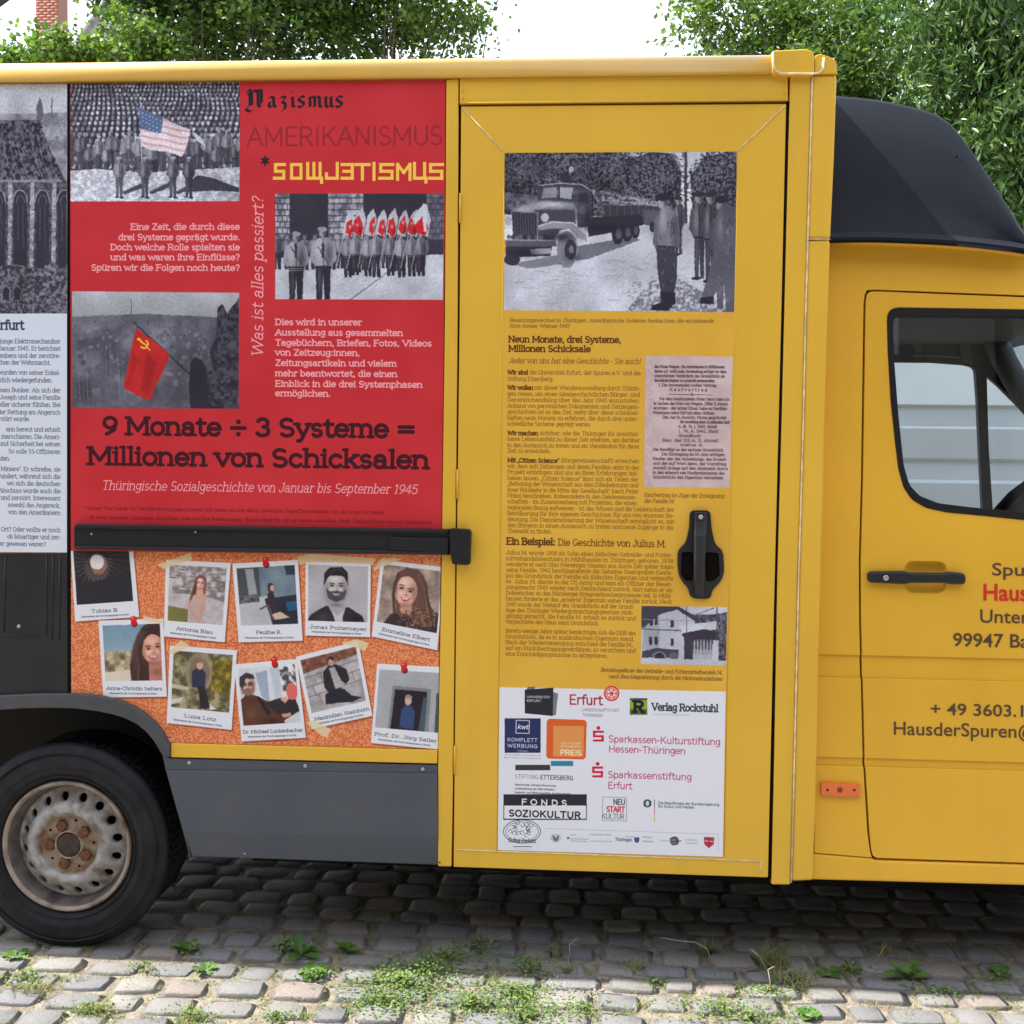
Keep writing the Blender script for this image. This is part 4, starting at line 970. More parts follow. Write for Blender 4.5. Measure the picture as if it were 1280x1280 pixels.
    cv.fill_noise([(868, 757), (915, 757), (915, 800), (860, 800)], gr(.1), gr(.5), 3, 113)
    cv.rect(860, 755, 915, 768, gr(.9)); cv.fill_noise([(880, 770), (915, 764), (915, 835), (900, 835)], gr(.1), gr(.5), 3, 114)
    cv.poly([(800, 784), (800, 757), (810, 756), (846, 757), (876, 774), (872, 780), (846, 762), (828, 768), (806, 785)], gr(.18))
    cv.poly([(805, 784), (824, 768), (824, 812), (802, 814)], gr(.7)); cv.poly([(824, 768), (846, 762), (868, 776), (868, 806), (824, 812)], gr(.82))
    for x, y in ((812, 772), (818, 771), (838, 775), (811, 796), (818, 796), (838, 798)):
        cv.rect(x, y, x + 4, y + (10 if x < 830 else 9), gr(.12))
    cv.line([(801, 786), (868, 789)], 1.3, gr(.25)); cv.poly([(850, 782), (896, 776), (898, 786), (852, 792)], gr(.88)); cv.poly([(852, 792), (880, 786), (898, 790), (898, 806), (854, 800)], gr(.12))
    cv.rect(849, 796, 855, 822, gr(.85)); cv.rect(891, 800, 898, 826, gr(.88)); cv.rect(855, 800, 866, 824, gr(.15)); cv.rect(866, 802, 890, 818, gr(.3))
    for k in range(6):
        cv.line([(868 + k * 4, 800), (868 + k * 4, 822)], 1.2, gr(.8))
    cv.poly([(866, 812), (890, 812), (890, 824), (866, 824)], gr(.75), .7)
    cv.poly([(803, 814), (820, 810), (848, 812), (848, 822), (802, 822)], gr(.2)); cv.ell(824, 820, 9, 6, gr(.45)); cv.ell(824, 821, 6, 5, gr(.1)); cv.ell(842, 820, 6, 5, gr(.35)); cv.poly([(800, 822), (910, 826), (910, 834), (800, 834)], gr(.85))
    cv.line([(858, 757), (858, 800)], .8, gr(.2)); cv.line([(896, 757), (896, 800)], 1.2, gr(.25)); cv.line([(800, 774), (868, 776)], .7, gr(.6)); cv.line([(870, 768), (892, 760)], .8, gr(.15))
    cv.clip = None
    cv.finish(fr, 506, 1.0, 7, .2, 10)
    # --- sponsors' panel
    LX = lambda x: 610 + x / 4.129
    LY = lambda y: 850 + y / 4.129
    def lr(x0, y0, x1, y1, col, al=1.0):
        cv.rect(LX(x0), LY(y0), LX(x1), LY(y1), col, al)
    def lt(x, y, s, size, x1, col, **k):
        cv.text(LX(x), LY(y), s, size / 4.129, col, x1=LX(x1), serif=k.pop('serif', False), **k)
    cv.poly([(624.5, 859), (907, 864.5), (903.5, 1071.8), (622, 1063.5)], (224, 228, 240))
    bk = (40, 42, 52); red = (198, 38, 66)
    cv.poly([(LX(335), LY(62)), (LX(362), LY(70)), (LX(350), LY(182)), (LX(320), LY(186))], (120, 122, 130)); cv.poly([(LX(205), LY(36)), (LX(245), LY(34)), (LX(240), LY(50)), (LX(200), LY(50))], (120, 110, 124))
    cv.poly([(LX(190), LY(50)), (LX(338), LY(40)), (LX(334), LY(186)), (LX(190), LY(172))], bk)
    lt(200, 92, 'UNIVERSIT\u00c4T', 11, 322, (225, 225, 232), weight=1.3); lt(200, 112, 'ERFURT', 11, 275, (225, 225, 232), weight=1.3)
    lt(418, 124, 'Erfurt', 48, 592, (176, 36, 62), weight=1.15)
    for rr, cc in ((40, (214, 60, 50)), (31, (236, 226, 230)), (27, (214, 60, 50)), (23, (236, 220, 222)), (9, (214, 60, 50))):
        cv.ell(LX(638), LY(70), rr / 4.129, rr / 4.129, cc, n=28)
    for k in range(6):
        a = k * math.pi / 3; cv.line([(LX(638 + 5 * math.cos(a)), LY(70 + 5 * math.sin(a))), (LX(638 + 27 * math.cos(a)), LY(70 + 27 * math.sin(a)))], 1.2, (214, 60, 50))
    lt(485, 160, 'LANDESHAUPTSTADT', 15, 680, (110, 112, 124), weight=.8); lt(487, 188, 'TH\u00dcRINGEN', 15, 592, (110, 112, 124), weight=.8)
    lr(732, 94, 822, 180, (140, 168, 60)); lr(732, 150, 822, 180, (70, 80, 40), .7); lt(748, 165, 'R', 56, 806, (28, 30, 44), weight=2.0, serif=True); cv.poly([(LX(732), LY(94)), (LX(822), LY(94)), (LX(822), LY(104)), (LX(732), LY(104))], (60, 84, 60))
    lt(845, 156, 'Verlag Rockstuhl', 36, 1188, (52, 66, 76), weight=1.5, serif=True); lt(850, 180, 'www.verlag-rockstuhl.de', 9, 1040, (140, 142, 150), weight=.9)
    nav = (38, 50, 96)
    lr(86, 198, 272, 376, nav); cv.line([(LX(146), LY(208)), (LX(214), LY(210)), (LX(212), LY(276)), (LX(144), LY(274)), (LX(146), LY(208))], 1, (210, 216, 230)); lt(152, 252, 'kwt', 22, 208, (225, 228, 238), weight=1.4, italic=.2)
    lt(100, 316, 'KOMPLETT', 18, 258, (216, 220, 232), weight=1.2, track=.8); lt(100, 347, 'WERBUNG', 18, 258, (216, 220, 232), weight=1.2, track=.8); lt(150, 372, 'TEAM', 10, 208, (190, 196, 214), weight=1.2)
    lt(84, 388, 'www.komplett-werbung-team.de', 6, 272, (90, 94, 120), weight=1.2); lt(84, 403, 'Beschriftung und Werbetechnik', 6, 272, (90, 94, 120), weight=1.2)
    cv.poly([(LX(303), LY(212)), (LX(316), LY(200)), (LX(498), LY(206)), (LX(510), LY(218)), (LX(504), LY(400)), (LX(492), LY(410)), (LX(312), LY(406)), (LX(301), LY(394))], (216, 96, 44))
    cv.poly([(LX(338), LY(236)), (LX(496), LY(238)), (LX(492), LY(398)), (LX(336), LY(394))], (222, 150, 84))
    lt(376, 330, 'DEUTSCHER', 9, 480, (246, 224, 190), weight=1.2); lt(376, 346, 'ENGAGEMENT', 9, 480, (246, 224, 190), weight=1.2); lt(372, 386, 'PREIS', 26, 484, (250, 232, 204), weight=1.3)
    for oy in (0, 185):
        oxx = 0 if oy == 0 else -4
        cv.ell(LX(570 + oxx), LY(248 + oy), 2.4, 2.4, (190, 30, 60))
        for y in (262, 285, 307):
            lr(542 + oxx, y + oy, 598 + oxx, y + oy + 11, (206, 26, 58))
        lr(542 + oxx, 262 + oy, 554 + oxx, 290 + oy, (206, 26, 58)); lr(586 + oxx, 288 + oy, 598 + oxx, 317 + oy, (206, 26, 58))
    pk = (186, 62, 104)
    lt(622, 320, 'Sparkassen-Kulturstiftung', 34, 1200, pk, weight=.95); lt(622, 372, 'Hessen-Th\u00fcringen', 34, 1020, pk, weight=.95)
    lt(618, 504, 'Sparkassenstiftung', 34, 1052, pk, weight=.95); lt(618, 560, 'Erfurt', 34, 744, pk, weight=.95)
    lr(141, 438, 321, 466, (60, 58, 70)); lr(325, 418, 440, 444, (56, 128, 168))
    lt(140, 508, 'STIFTUNG', 22, 262, (130, 132, 142), weight=.8, track=.7); lt(270, 512, 'ETTERSBERG', 22, 442, (60, 64, 76), weight=1.1, track=.7)
    for i, (s, x1) in enumerate((('Geschichte, Diktaturforschung', 350), ('Aufarbeitung der SED-Diktatur', 345), ('Gedenk- und Bildungsst\u00e4tte Andreasstraße', 428))):
        lt(138, 544 + i * 20, s, 9, x1, (84, 86, 98), weight=1.5)
    lr(80, 590, 510, 722, bk); lr(84, 648, 506, 716, (226, 228, 238)); lt(172, 642, 'FONDS', 28, 426, (228, 230, 238), weight=1.7, track=3.4); lt(108, 702, 'SOZIOKULTUR', 32, 482, bk, weight=1.7, track=.6)
    cv.line([(LX(592), LY(604)), (LX(714), LY(607)), (LX(716), LY(728)), (LX(592), LY(726)), (LX(592), LY(604))], .6, (120, 124, 136))
    lt(646, 642, 'NEU', 28, 708, (70, 72, 84), weight=1.3); lt(612, 680, 'START', 28, 706, (206, 48, 66), weight=1.5); lt(588, 716, 'KULTUR', 28, 704, (110, 114, 124), weight=1.0)
    cv.ell(LX(823), LY(637), 5, 5.2, (80, 86, 104)); cv.line([(LX(806), LY(628)), (LX(840), LY(646))], 1.6, bk); cv.line([(LX(806), LY(648)), (LX(840), LY(628))], 1.6, bk); cv.ell(LX(823), LY(637), 2.2, 3.2, (214, 216, 226))
    lr(858, 618, 861, 660, bk); lr(858, 660, 861, 695, (180, 40, 50)); lr(858, 695, 861, 735, (200, 160, 60))
    lt(878, 640, 'Die Beauftragte der Bundesregierung', 13, 1194, (66, 84, 110), weight=1.1); lt(878, 658, 'f\u00fcr Kultur und Medien', 13, 1066, (66, 84, 110), weight=1.1)
    # oval line emblem
    for a, b, w in ((96, 60, .9), (84, 50, .6)):
        cv.line([(LX(176 + a * math.cos(k * math.pi / 14)), LY(782 + b * math.sin(k * math.pi / 14))) for k in range(29)], w, (60, 64, 78))
    for k in range(16):
        a = k * .4; r0 = 20 + (k * 7) % 26
        cv.line([(LX(176 + r0 * 1.5 * math.cos(a) + 10 * math.cos(a + t)), LY(770 + r0 * .8 * math.sin(a) + 10 * math.sin(a + t))) for t in (0, 1, 2, 3, 4, 5)], .6, (60, 64, 78))
    lt(106, 836, 'Kultur-Parkett', 20, 248, (60, 64, 78), weight=1.1, serif=True); lr(130, 858, 226, 862, (90, 94, 106)); lt(134, 874, 'www.kultur.de', 6, 222, (90, 94, 106))
    # strip of small emblems
    cv.line([(LX(300), LY(766)), (LX(1190), LY(796)), (LX(1188), LY(888))], .5, (170, 174, 188))
    g2 = (104, 110, 128)
    cv.ell(LX(350), LY(816), 7, 5.6, (196, 200, 212)); cv.poly([(LX(332), LY(802)), (LX(368), LY(802)), (LX(362), LY(826)), (LX(350), LY(836)), (LX(338), LY(826))], g2); cv.poly([(LX(342), LY(802)), (LX(358), LY(802)), (LX(350), LY(818))], (222, 226, 236))
    lr(408, 810, 420, 822, g2)
    for x, y, x1, s in ((422, 802, 452, 'Stadt'), (424, 822, 520, 'Bundesland Zukunft'), (430, 834, 514, 'Demokratie leben'), (528, 800, 636, 'Landesprogramm Offenheit'), (528, 834, 640, 'Denk bunt Demokratie'), (708, 812, 752, 'Freistaat'), (796, 814, 846, 'Staatskanzlei'), (796, 836, 856, 'Kulturministerium'), (888, 832, 934, 'Museum'), (1018, 828, 1080, 'Landkreis Stadt'), (1020, 844, 1086, 'Verwaltung Ort')):
        lt(x, y, s, 8, x1, g2, weight=.9)
    lt(656, 830, 'Th\u00fcringen', 16, 744, (80, 92, 120), weight=1.3); cv.poly([(LX(754), LY(812)), (LX(782), LY(812)), (LX(780), LY(834)), (LX(768), LY(842)), (LX(756), LY(834))], (66, 86, 128))
    cv.ell(LX(962), LY(830), 6, 5.6, (120, 122, 132)); cv.line([(LX(940), LY(820)), (LX(972), LY(812)), (LX(980), LY(846)), (LX(950), LY(850))], 1.2, bk); cv.line([(LX(944), LY(836)), (LX(996), LY(830))], 1, bk)
    cv.poly([(LX(1114), LY(810)), (LX(1168), LY(812)), (LX(1166), LY(848)), (LX(1140), LY(868)), (LX(1116), LY(848))], (176, 60, 78)); cv.line([(LX(1120), LY(830)), (LX(1164), LY(834))], 1, (226, 200, 206)); cv.line([(LX(1141), LY(812)), (LX(1141), LY(862))], 1, (120, 30, 50))
    return cv
# ---------------------------------------------------------------- materials
def mat(name, col, rough=.5, metal=0.0, coat=0.0, spec=.5, var=0.0, vscale=6.0, col2=None, bump=0.0, bscale=60.0, thr=None, coords='Object'):
    m = bpy.data.materials.new(name); m.use_nodes = True
    nt = m.node_tree; b = nt.nodes['Principled BSDF']
    b.inputs['Base Color'].default_value = (*col, 1); b.inputs['Roughness'].default_value = rough
    b.inputs['Metallic'].default_value = metal; b.inputs['Coat Weight'].default_value = coat; b.inputs['Coat Roughness'].default_value = .12
    b.inputs['Specular IOR Level'].default_value = spec
    tc = nt.nodes.new('ShaderNodeTexCoord')
    if col2 or var:
        n = nt.nodes.new('ShaderNodeTexNoise'); n.inputs['Scale'].default_value = vscale; n.inputs['Detail'].default_value = 6
        nt.links.new(tc.outputs[coords], n.inputs['Vector'])
        r = nt.nodes.new('ShaderNodeValToRGB')
        a, c = thr if thr else (.35, .65)
        r.color_ramp.elements[0].position = a; r.color_ramp.elements[1].position = c
        c2 = col2 if col2 else tuple(min(1, v * (1 + var)) for v in col)
        c1 = col if col2 else tuple(v * (1 - var) for v in col)
        r.color_ramp.elements[0].color = (*c1, 1); r.color_ramp.elements[1].color = (*c2, 1)
        nt.links.new(n.outputs['Fac'], r.inputs['Fac']); nt.links.new(r.outputs['Color'], b.inputs['Base Color'])
    if bump:
        n2 = nt.nodes.new('ShaderNodeTexNoise'); n2.inputs['Scale'].default_value = bscale; n2.inputs['Detail'].default_value = 5
        nt.links.new(tc.outputs[coords], n2.inputs['Vector'])
        bp = nt.nodes.new('ShaderNodeBump'); bp.inputs['Strength'].default_value = bump; bp.inputs['Distance'].default_value = .01
        nt.links.new(n2.outputs['Fac'], bp.inputs['Height']); nt.links.new(bp.outputs['Normal'], b.inputs['Normal'])
    return m


def s2l(c):
    return tuple(((v / 255 + .055) / 1.055) ** 2.4 if v > 10 else v / 255 / 12.92 for v in c)


def print_mat(cv, rough=.5):
    im = bpy.data.images.new(cv.name, cv.W, cv.H, alpha=False)
    px = np.ones((cv.H, cv.W, 4), np.float32)
    px[..., :3] = np.clip(cv.a[::-1] / 255.0, 0, 1)
    im.pixels.foreach_set(px.ravel()); im.update(); im.pack()
    m = bpy.data.materials.new(cv.name); m.use_nodes = True
    nt = m.node_tree; b = nt.nodes['Principled BSDF']
    t = nt.nodes.new('ShaderNodeTexImage'); t.image = im; t.extension = 'EXTEND'
    nt.links.new(t.outputs['Color'], b.inputs['Base Color'])
    b.inputs['Roughness'].default_value = rough; b.inputs['Specular IOR Level'].default_value = .22
    tc = nt.nodes.new('ShaderNodeTexCoord'); n = nt.nodes.new('ShaderNodeTexNoise'); n.inputs['Scale'].default_value = 5
    nt.links.new(tc.outputs['Object'], n.inputs['Vector'])
    bp = nt.nodes.new('ShaderNodeBump'); bp.inputs['Strength'].default_value = .05; bp.inputs['Distance'].default_value = .02
    nt.links.new(n.outputs['Fac'], bp.inputs['Height']); nt.links.new(bp.outputs['Normal'], b.inputs['Normal'])
    return m


M = {}


def paint_mat(name, col):
    """yellow lacquer, slightly chalky, with dust and fine runs of dirt of its own"""
    m = mat(name, col, .42, spec=.3, coat=.06)
    nt = m.node_tree; b = nt.nodes['Principled BSDF']
    tc = nt.nodes.new('ShaderNodeTexCoord')
    n1 = nt.nodes.new('ShaderNodeTexNoise'); n1.inputs['Scale'].default_value = 1.7; n1.inputs['Detail'].default_value = 5
    mp = nt.nodes.new('ShaderNodeMapping'); mp.inputs['Scale'].default_value = (9, 9, 1.3)
    n2 = nt.nodes.new('ShaderNodeTexNoise'); n2.inputs['Scale'].default_value = 1.0; n2.inputs['Detail'].default_value = 4
    nt.links.new(tc.outputs['Object'], n1.inputs['Vector']); nt.links.new(tc.outputs['Object'], mp.inputs['Vector']); nt.links.new(mp.outputs[0], n2.inputs['Vector'])
    r1 = nt.nodes.new('ShaderNodeValToRGB'); r1.color_ramp.elements[0].position = .3; r1.color_ramp.elements[1].position = .75
    r1.color_ramp.elements[0].color = (*[v * .93 for v in col], 1); r1.color_ramp.elements[1].color = (*[min(1, v * 1.05 + .006) for v in col], 1)
    nt.links.new(n1.outputs['Fac'], r1.inputs['Fac'])
    r2 = nt.nodes.new('ShaderNodeValToRGB'); r2.color_ramp.elements[0].position = .52; r2.color_ramp.elements[1].position = .8
    r2.color_ramp.elements[0].color = (0, 0, 0, 1); r2.color_ramp.elements[1].color = (.09, .09, .09, 1)
    nt.links.new(n2.outputs['Fac'], r2.inputs['Fac'])
    mx = nt.nodes.new('ShaderNodeMixRGB'); mx.inputs['Color2'].default_value = (.22, .13, .05, 1)
    nt.links.new(r2.outputs['Color'], mx.inputs['Fac']); nt.links.new(r1.outputs['Color'], mx.inputs['Color1']); nt.links.new(mx.outputs[0], b.inputs['Base Color'])
    n3 = nt.nodes.new('ShaderNodeTexNoise'); n3.inputs['Scale'].default_value = 2.6; n3.inputs['Detail'].default_value = 3
    nt.links.new(tc.outputs['Object'], n3.inputs['Vector'])
    bp = nt.nodes.new('ShaderNodeBump'); bp.inputs['Strength'].default_value = .12; bp.inputs['Distance'].default_value = .02
    nt.links.new(n3.outputs['Fac'], bp.inputs['Height']); nt.links.new(bp.outputs['Normal'], b.inputs['Normal'])
    return m


YEL = (.73, .445, .040)
M['yellow'] = paint_mat('yellow_paint', YEL)
M['yellow_cab'] = paint_mat('yellow_cab_paint', (.73, .415, .030))
M['seal'] = mat('sealant', (.72, .60, .40), .6, var=.25, vscale=30)
M['grey_skirt'] = mat('grey_skirt_paint', (.056, .068, .096), .45, col2=(.074, .083, .104), thr=(.42, .8), vscale=5, bump=.05, bscale=4)
M['grey_trim'] = mat('grey_trim_plastic', (.055, .060, .072), .55, var=.12, vscale=14, bump=.1, bscale=140)
M['black_panel'] = mat('black_panel', (.018, .020, .023), .42, spec=.35, var=.25, vscale=5)
M['black_plastic'] = mat('black_plastic', (.009, .010, .013), .48, spec=.35, var=.1, vscale=40, bump=.06, bscale=300)
M['handle_black'] = mat('handle_plastic', (.014, .015, .019), .42, spec=.4, bump=.04, bscale=300)
M['deflector'] = mat('deflector_plastic', (.008, .011, .018), .6, spec=.2, var=.1, vscale=20, bump=.05, bscale=400)
M['rubber'] = mat('rubber', (.012, .012, .014), .7, spec=.2)
M['gap'] = mat('shadow_gap_rubber', (.008, .007, .006), .9, spec=.05)
M['under'] = mat('underbody', (.010, .010, .010), .95, spec=.1, var=.3, vscale=8)
M['steel'] = mat('steel', (.45, .45, .46), .35, metal=.8)
M['tyre'] = mat('tyre_rubber', (.011, .012, .015), .66, spec=.3, var=.35, vscale=18, bump=.15, bscale=120)
M['orange'] = mat('orange_lens', (.72, .14, .02), .2, coat=.5)
M['glass_tint'] = bpy.data.materials.new('window_glass'); M['glass_tint'].use_nodes = True
nt = M['glass_tint'].node_tree; nt.nodes.clear()
o_ = nt.nodes.new('ShaderNodeOutputMaterial'); mx_ = nt.nodes.new('ShaderNodeMixShader'); tr_ = nt.nodes.new('ShaderNodeBsdfTransparent'); gl_ = nt.nodes.new('ShaderNodeBsdfGlossy'); fr_ = nt.nodes.new('ShaderNodeFresnel')
tr_.inputs['Color'].default_value = (.80, .86, .88, 1); gl_.inputs['Roughness'].default_value = .02; fr_.inputs['IOR'].default_value = 1.5
nt.links.new(fr_.outputs[0], mx_.inputs[0]); nt.links.new(tr_.outputs[0], mx_.inputs[1]); nt.links.new(gl_.outputs[0], mx_.inputs[2]); nt.links.new(mx_.outputs[0], o_.inputs[0])
M['interior'] = mat('interior_plastic', (.045, .05, .06), .7)
M['strap'] = mat('grey_strap', (.14, .16, .17), .7)
M['white_paint'] = mat('white_van_paint', (.62, .65, .68), .35, var=.04, vscale=2)


def rust_mat(name, base, rust, lo, hi, scale):
    m = mat(name, base, .5, col2=rust, vscale=scale, thr=(lo, hi), bump=.2, bscale=90)
    return m


M['rim'] = rust_mat('rim_paint', (.34, .335, .33), (.12, .065, .04), .42, .72, 26)
M['rim_ring'] = rust_mat('rim_flange', (.30, .24, .20), (.10, .055, .035), .42, .7, 16)
M['rim_barrel'] = rust_mat('rim_barrel', (.13, .115, .105), (.05, .035, .03), .4, .7, 20)
M['rim_mid'] = rust_mat('rim_disc', (.32, .26, .19), (.17, .075, .03), .42, .7, 26)
M['nut'] = mat('rusty_nut', (.12, .045, .02), .85, var=.3, vscale=90)
M['hub'] = mat('hub_cap', (.045, .03, .028), .8, var=.3, vscale=60)
M['groove_dark'] = mat('wheel_well_dark', (.02, .017, .015), .9)


# ---------------------------------------------------------------- builders
def link(o, parent=None):
    C.objects.link(o)
    if parent:
        o.parent = parent
        o.matrix_parent_inverse = parent.matrix_world.inverted() if parent.type != 'EMPTY' else Matrix.Translation(-parent.location)
    return o


def empty(name, loc, label=None, cat=None, group=None, parent=None):
    o = bpy.data.objects.new(name, None); o.location = loc; o.empty_display_size = .1
    C.objects.link(o)
    if parent:
        o.parent = parent; o.matrix_parent_inverse = Matrix.Translation(-parent.location)
    tagit(o, label, cat, group)
    return o


def tagit(o, label=None, cat=None, group=None, kind=None):
    if label: o['label'] = label
    if cat: o['category'] = cat
    if group: o['group'] = group
    if kind: o['kind'] = kind
    return o


def wpar(o, parent):
    """parent keeping the world place (parts are modelled where they stand; only empties carry a location)"""
    o.parent = parent
    if parent.type == 'EMPTY':
        o.matrix_parent_inverse = Matrix.Translation(-parent.location)


def mesh(name, vs, fs, m, parent=None, smooth=False, uvs=None, bevel=0.0, mats=None, fmat=None, seg=2):
    me = bpy.data.meshes.new(name)
    me.from_pydata([tuple(v) for v in vs], [], fs)
    if mats:
        for x in mats: me.materials.append(x)
        if fmat: me.polygons.foreach_set('material_index', fmat)
    else:
        me.materials.append(m)
    if smooth:
        me.polygons.foreach_set('use_smooth', [True] * len(me.polygons))
    if uvs is not None:
        uv = me.uv_layers.new(name='uv')
        for l in me.loops:
            uv.data[l.index].uv = uvs[l.vertex_index]
    me.update()
    o = bpy.data.objects.new(name, me); C.objects.link(o)
    if parent: wpar(o, parent)
    if bevel:
        b = o.modifiers.new('bevel', 'BEVEL'); b.width = bevel; b.segments = seg; b.limit_method = 'ANGLE'; b.angle_limit = math.radians(35)
    return o


def rc(pts, r, n=4):
    """round the corners of a polygon; r is one radius or one per corner"""
    out = []
    L = len(pts)
    for i in range(L):
        ri = r[i] if isinstance(r, (list, tuple)) else r
        p = np.array(pts[i], float); a = np.array(pts[i - 1], float); b = np.array(pts[(i + 1) % L], float)
        if ri <= 0:
            out.append(tuple(p)); continue
        da = a - p; db = b - p
        ra = min(ri, np.linalg.norm(da) * .49); rb = min(ri, np.linalg.norm(db) * .49)
        A = p + da / np.linalg.norm(da) * ra; B = p + db / np.linalg.norm(db) * rb
        for k in range(n + 1):
            t = k / n
            out.append(tuple((1 - t) ** 2 * A + 2 * t * (1 - t) * p + t * t * B))
    return out


def area2(p):
    return sum(p[i - 1][0] * p[i][1] - p[i][0] * p[i - 1][1] for i in range(len(p)))


def prism(loops3, thick, name, m, parent=None, bevel=.002, uvf=None, smooth=False, dirn=(0, 1, 0), mats=None):
    """solid plate: loops3 = outer loop then holes, 3-D points of the front face; it is given depth along dirn"""
    loops = []
    for i, lp in enumerate(loops3):
        a = area2([(p[0], p[2]) for p in lp])
        if (a < 0) != (i > 0): lp = lp[::-1]
        loops.append([Vector(p) for p in lp])
    flat = [p for lp in loops for p in lp]
    N = len(flat)
    d = Vector(dirn) * thick
    vs = flat + [p + d for p in flat]
    fs = []
    if len(loops) == 1:
        fs.append(list(range(N))); fs.append([N + i for i in range(N)][::-1])
    else:
        tri = geometry.tessellate_polygon([[Vector((p.x, p.z, 0)) for p in lp] for lp in loops])
        for t in tri:
            t = list(t)
            a = area2([(flat[k].x, flat[k].z) for k in t])
            if a < 0: t = t[::-1]
            fs.append(t); fs.append([N + k for k in t][::-1])
    s = 0
    for lp in loops:
        n = len(lp)
        for i in range(n):
            a = s + i; b = s + (i + 1) % n
            fs.append([b, a, N + a, N + b])
        s += n
    uvs = [uvf(v[0], v[2]) for v in vs] if uvf else None
    return mesh(name, vs, fs, m, parent, smooth, uvs, bevel)


def plate(name, pts, Y, thick, m, parent=None, holes=(), bevel=.002, S=None, uvf=None):
    S = S or (lambda x, y: P(x, y, Y))
    return prism([[S(*p) for p in pts]] + [[S(*p) for p in h] for h in holes], thick, name, m, parent, bevel, uvf)


def box(name, x0, x1, y0, y1, z0, z1, m, parent=None, bevel=.002):
    vs = [(x, y, z) for x in (x0, x1) for y in (y0, y1) for z in (z0, z1)]
    fs = [(0, 1, 3, 2), (4, 6, 7, 5), (0, 4, 5, 1), (2, 3, 7, 6), (0, 2, 6, 4), (1, 5, 7, 3)]
    return mesh(name, vs, fs, m, parent, bevel=bevel)


def tube_data(pts, r, n=8, taper=None, base=0):
    pts = [Vector(p) for p in pts]; vs = []; fs = []
    up = Vector((0.02, -1, 0.03)).normalized()
    for i, p in enumerate(pts):
        t = (pts[min(i + 1, len(pts) - 1)] - pts[max(i - 1, 0)]).normalized()
        u = t.cross(up)
        if u.length < .05: u = t.cross(Vector((1, 0, .1)))
        u.normalize(); w = t.cross(u)
        rr = r if taper is None else taper[i]
        for k in range(n):
            a = 2 * math.pi * k / n
            vs.append(p + (u * math.cos(a) + w * math.sin(a)) * rr)
    for i in range(len(pts) - 1):
        for k in range(n):
            a = base + i * n + k; b = base + i * n + (k + 1) % n
            fs.append((a, b, b + n, a + n))
    fs.append([base + k for k in range(n)][::-1]); fs.append([base + (len(pts) - 1) * n + k for k in range(n)])
    return vs, fs


def tube(name, pts, r, m, parent=None, n=8, taper=None):
    vs, fs = tube_data(pts, r, n, taper)
    return mesh(name, vs, fs, m, parent, smooth=True)


def lathe(name, prof, c, m, parent=None, seg=64, smooth=True, closed=False):
    """profile (radius, y) turned about the axis through c that runs along y"""
    vs = []; fs = []
    n = len(prof)
    for k in range(seg):
        a = 2 * math.pi * k / seg
        for r, y in prof:
            vs.append((c[0] + r * math.cos(a), c[1] + y, c[2] + r * math.sin(a)))
    for k in range(seg):
        k2 = (k + 1) % seg
        for i in range(n - 1):
            fs.append((k * n + i, k * n + i + 1, k2 * n + i + 1, k2 * n + i))
        if closed:
            fs.append((k * n + n - 1, k * n, k2 * n, k2 * n + n - 1))
    return mesh(name, vs, fs, m, parent, smooth)


def screw(name, px, py, Y, r, m, parent):
    c = P(px, py, Y)
    return lathe(name, [(r, .002), (r, -.001), (r * .7, -.003), (r * .3, -.003), (r * .22, -.0015), (0.0001, -.0015)], c, m, parent, seg=14)


# ---------------------------------------------------------------- the van
van = empty('delivery_van', (-.3, 1.0, 0), 'yellow box van with exhibition foils on its side, parked on cobbles', 'van')


def put(o, label=None):
    if label: o['label'] = label
    return o


zt = XZ(600, 71)[1]; zb = XZ(300, 101.5)[1]
XL = -3.1; XR = XZ(1046, 90)[0]
zfl = .80
# load body behind the outer skin, floor, chassis
put(box('cargo_body', XL, XR - .012, .045, 2.05, .93, zt - .012, M['yellow'], van, .01))
xw = XZ(240, 1000)[0]
cwx = XZ(83, 1058)[0]
box('chassis_frame', xw + .12, 3.0, .35, 1.7, .5, .93, M['under'], van, 0)
box('chassis_frame', XL, xw + .1, .55, 1.5, .5, .93, M['under'], van, 0)
box('wheel_well', XL, xw + .02, .05, .56, .90, .925, M['groove_dark'], van, 0)
box('inner_panel', xw + .06, XR - .03, .06, .10, .36, .93, M['under'], van, 0)
box('wheel_well_wall', xw + .02, xw + .05, .05, .56, .33, .925, M['groove_dark'], van, 0)
box('wheel_well_back', XL, xw + .05, .50, .54, .36, .90, M['groove_dark'], van, 0)
box('fuel_tank', -.6, 1.0, .75, 1.45, .30, .52, M['under'], van, .03)
box('rear_axle', cwx - .08, cwx + .08, .25, 1.8, .27, .43, M['under'], van, .04)
box('exhaust_box', 1.1, 1.6, .9, 1.3, .30, .5, M['under'], van, .02)
# low trays and far skirt added out of view to darken the ground below
box('shade_tray', xw + .12, XR, .22, 1.9, .225, .50, M['under'], van, .01)
box('cab_shade_tray', XR + .02, 3.0, .25, 1.9, .19, .54, M['under'], van, .02)
box('far_shade_skirt', -1.0, 3.0, 2.0, 2.04, .2, .60, M['grey_skirt'], van, .004)


def zpx(x, y):
    return XZ(x, y)[1]


# side skins (butted, none overlapping)
side = M['yellow']
xpost = XZ(557, 300)[0]
# a plain backing skin for the foils: starts above the arch
arch_out = [(0, 870), (40, 868), (70, 867.5), (100, 867.5), (129, 871), (150, 876.5), (166, 883), (180, 892), (192, 902.5), (203, 915.6), (209, 928)]
plate('side_panel', [(-560, 104), (556.5, 99), (547, 940), (209, 929)] + arch_out[::-1][1:] + [(-60, 871), (-560, 871)], .004, .038, M['yellow'], van, bevel=0)

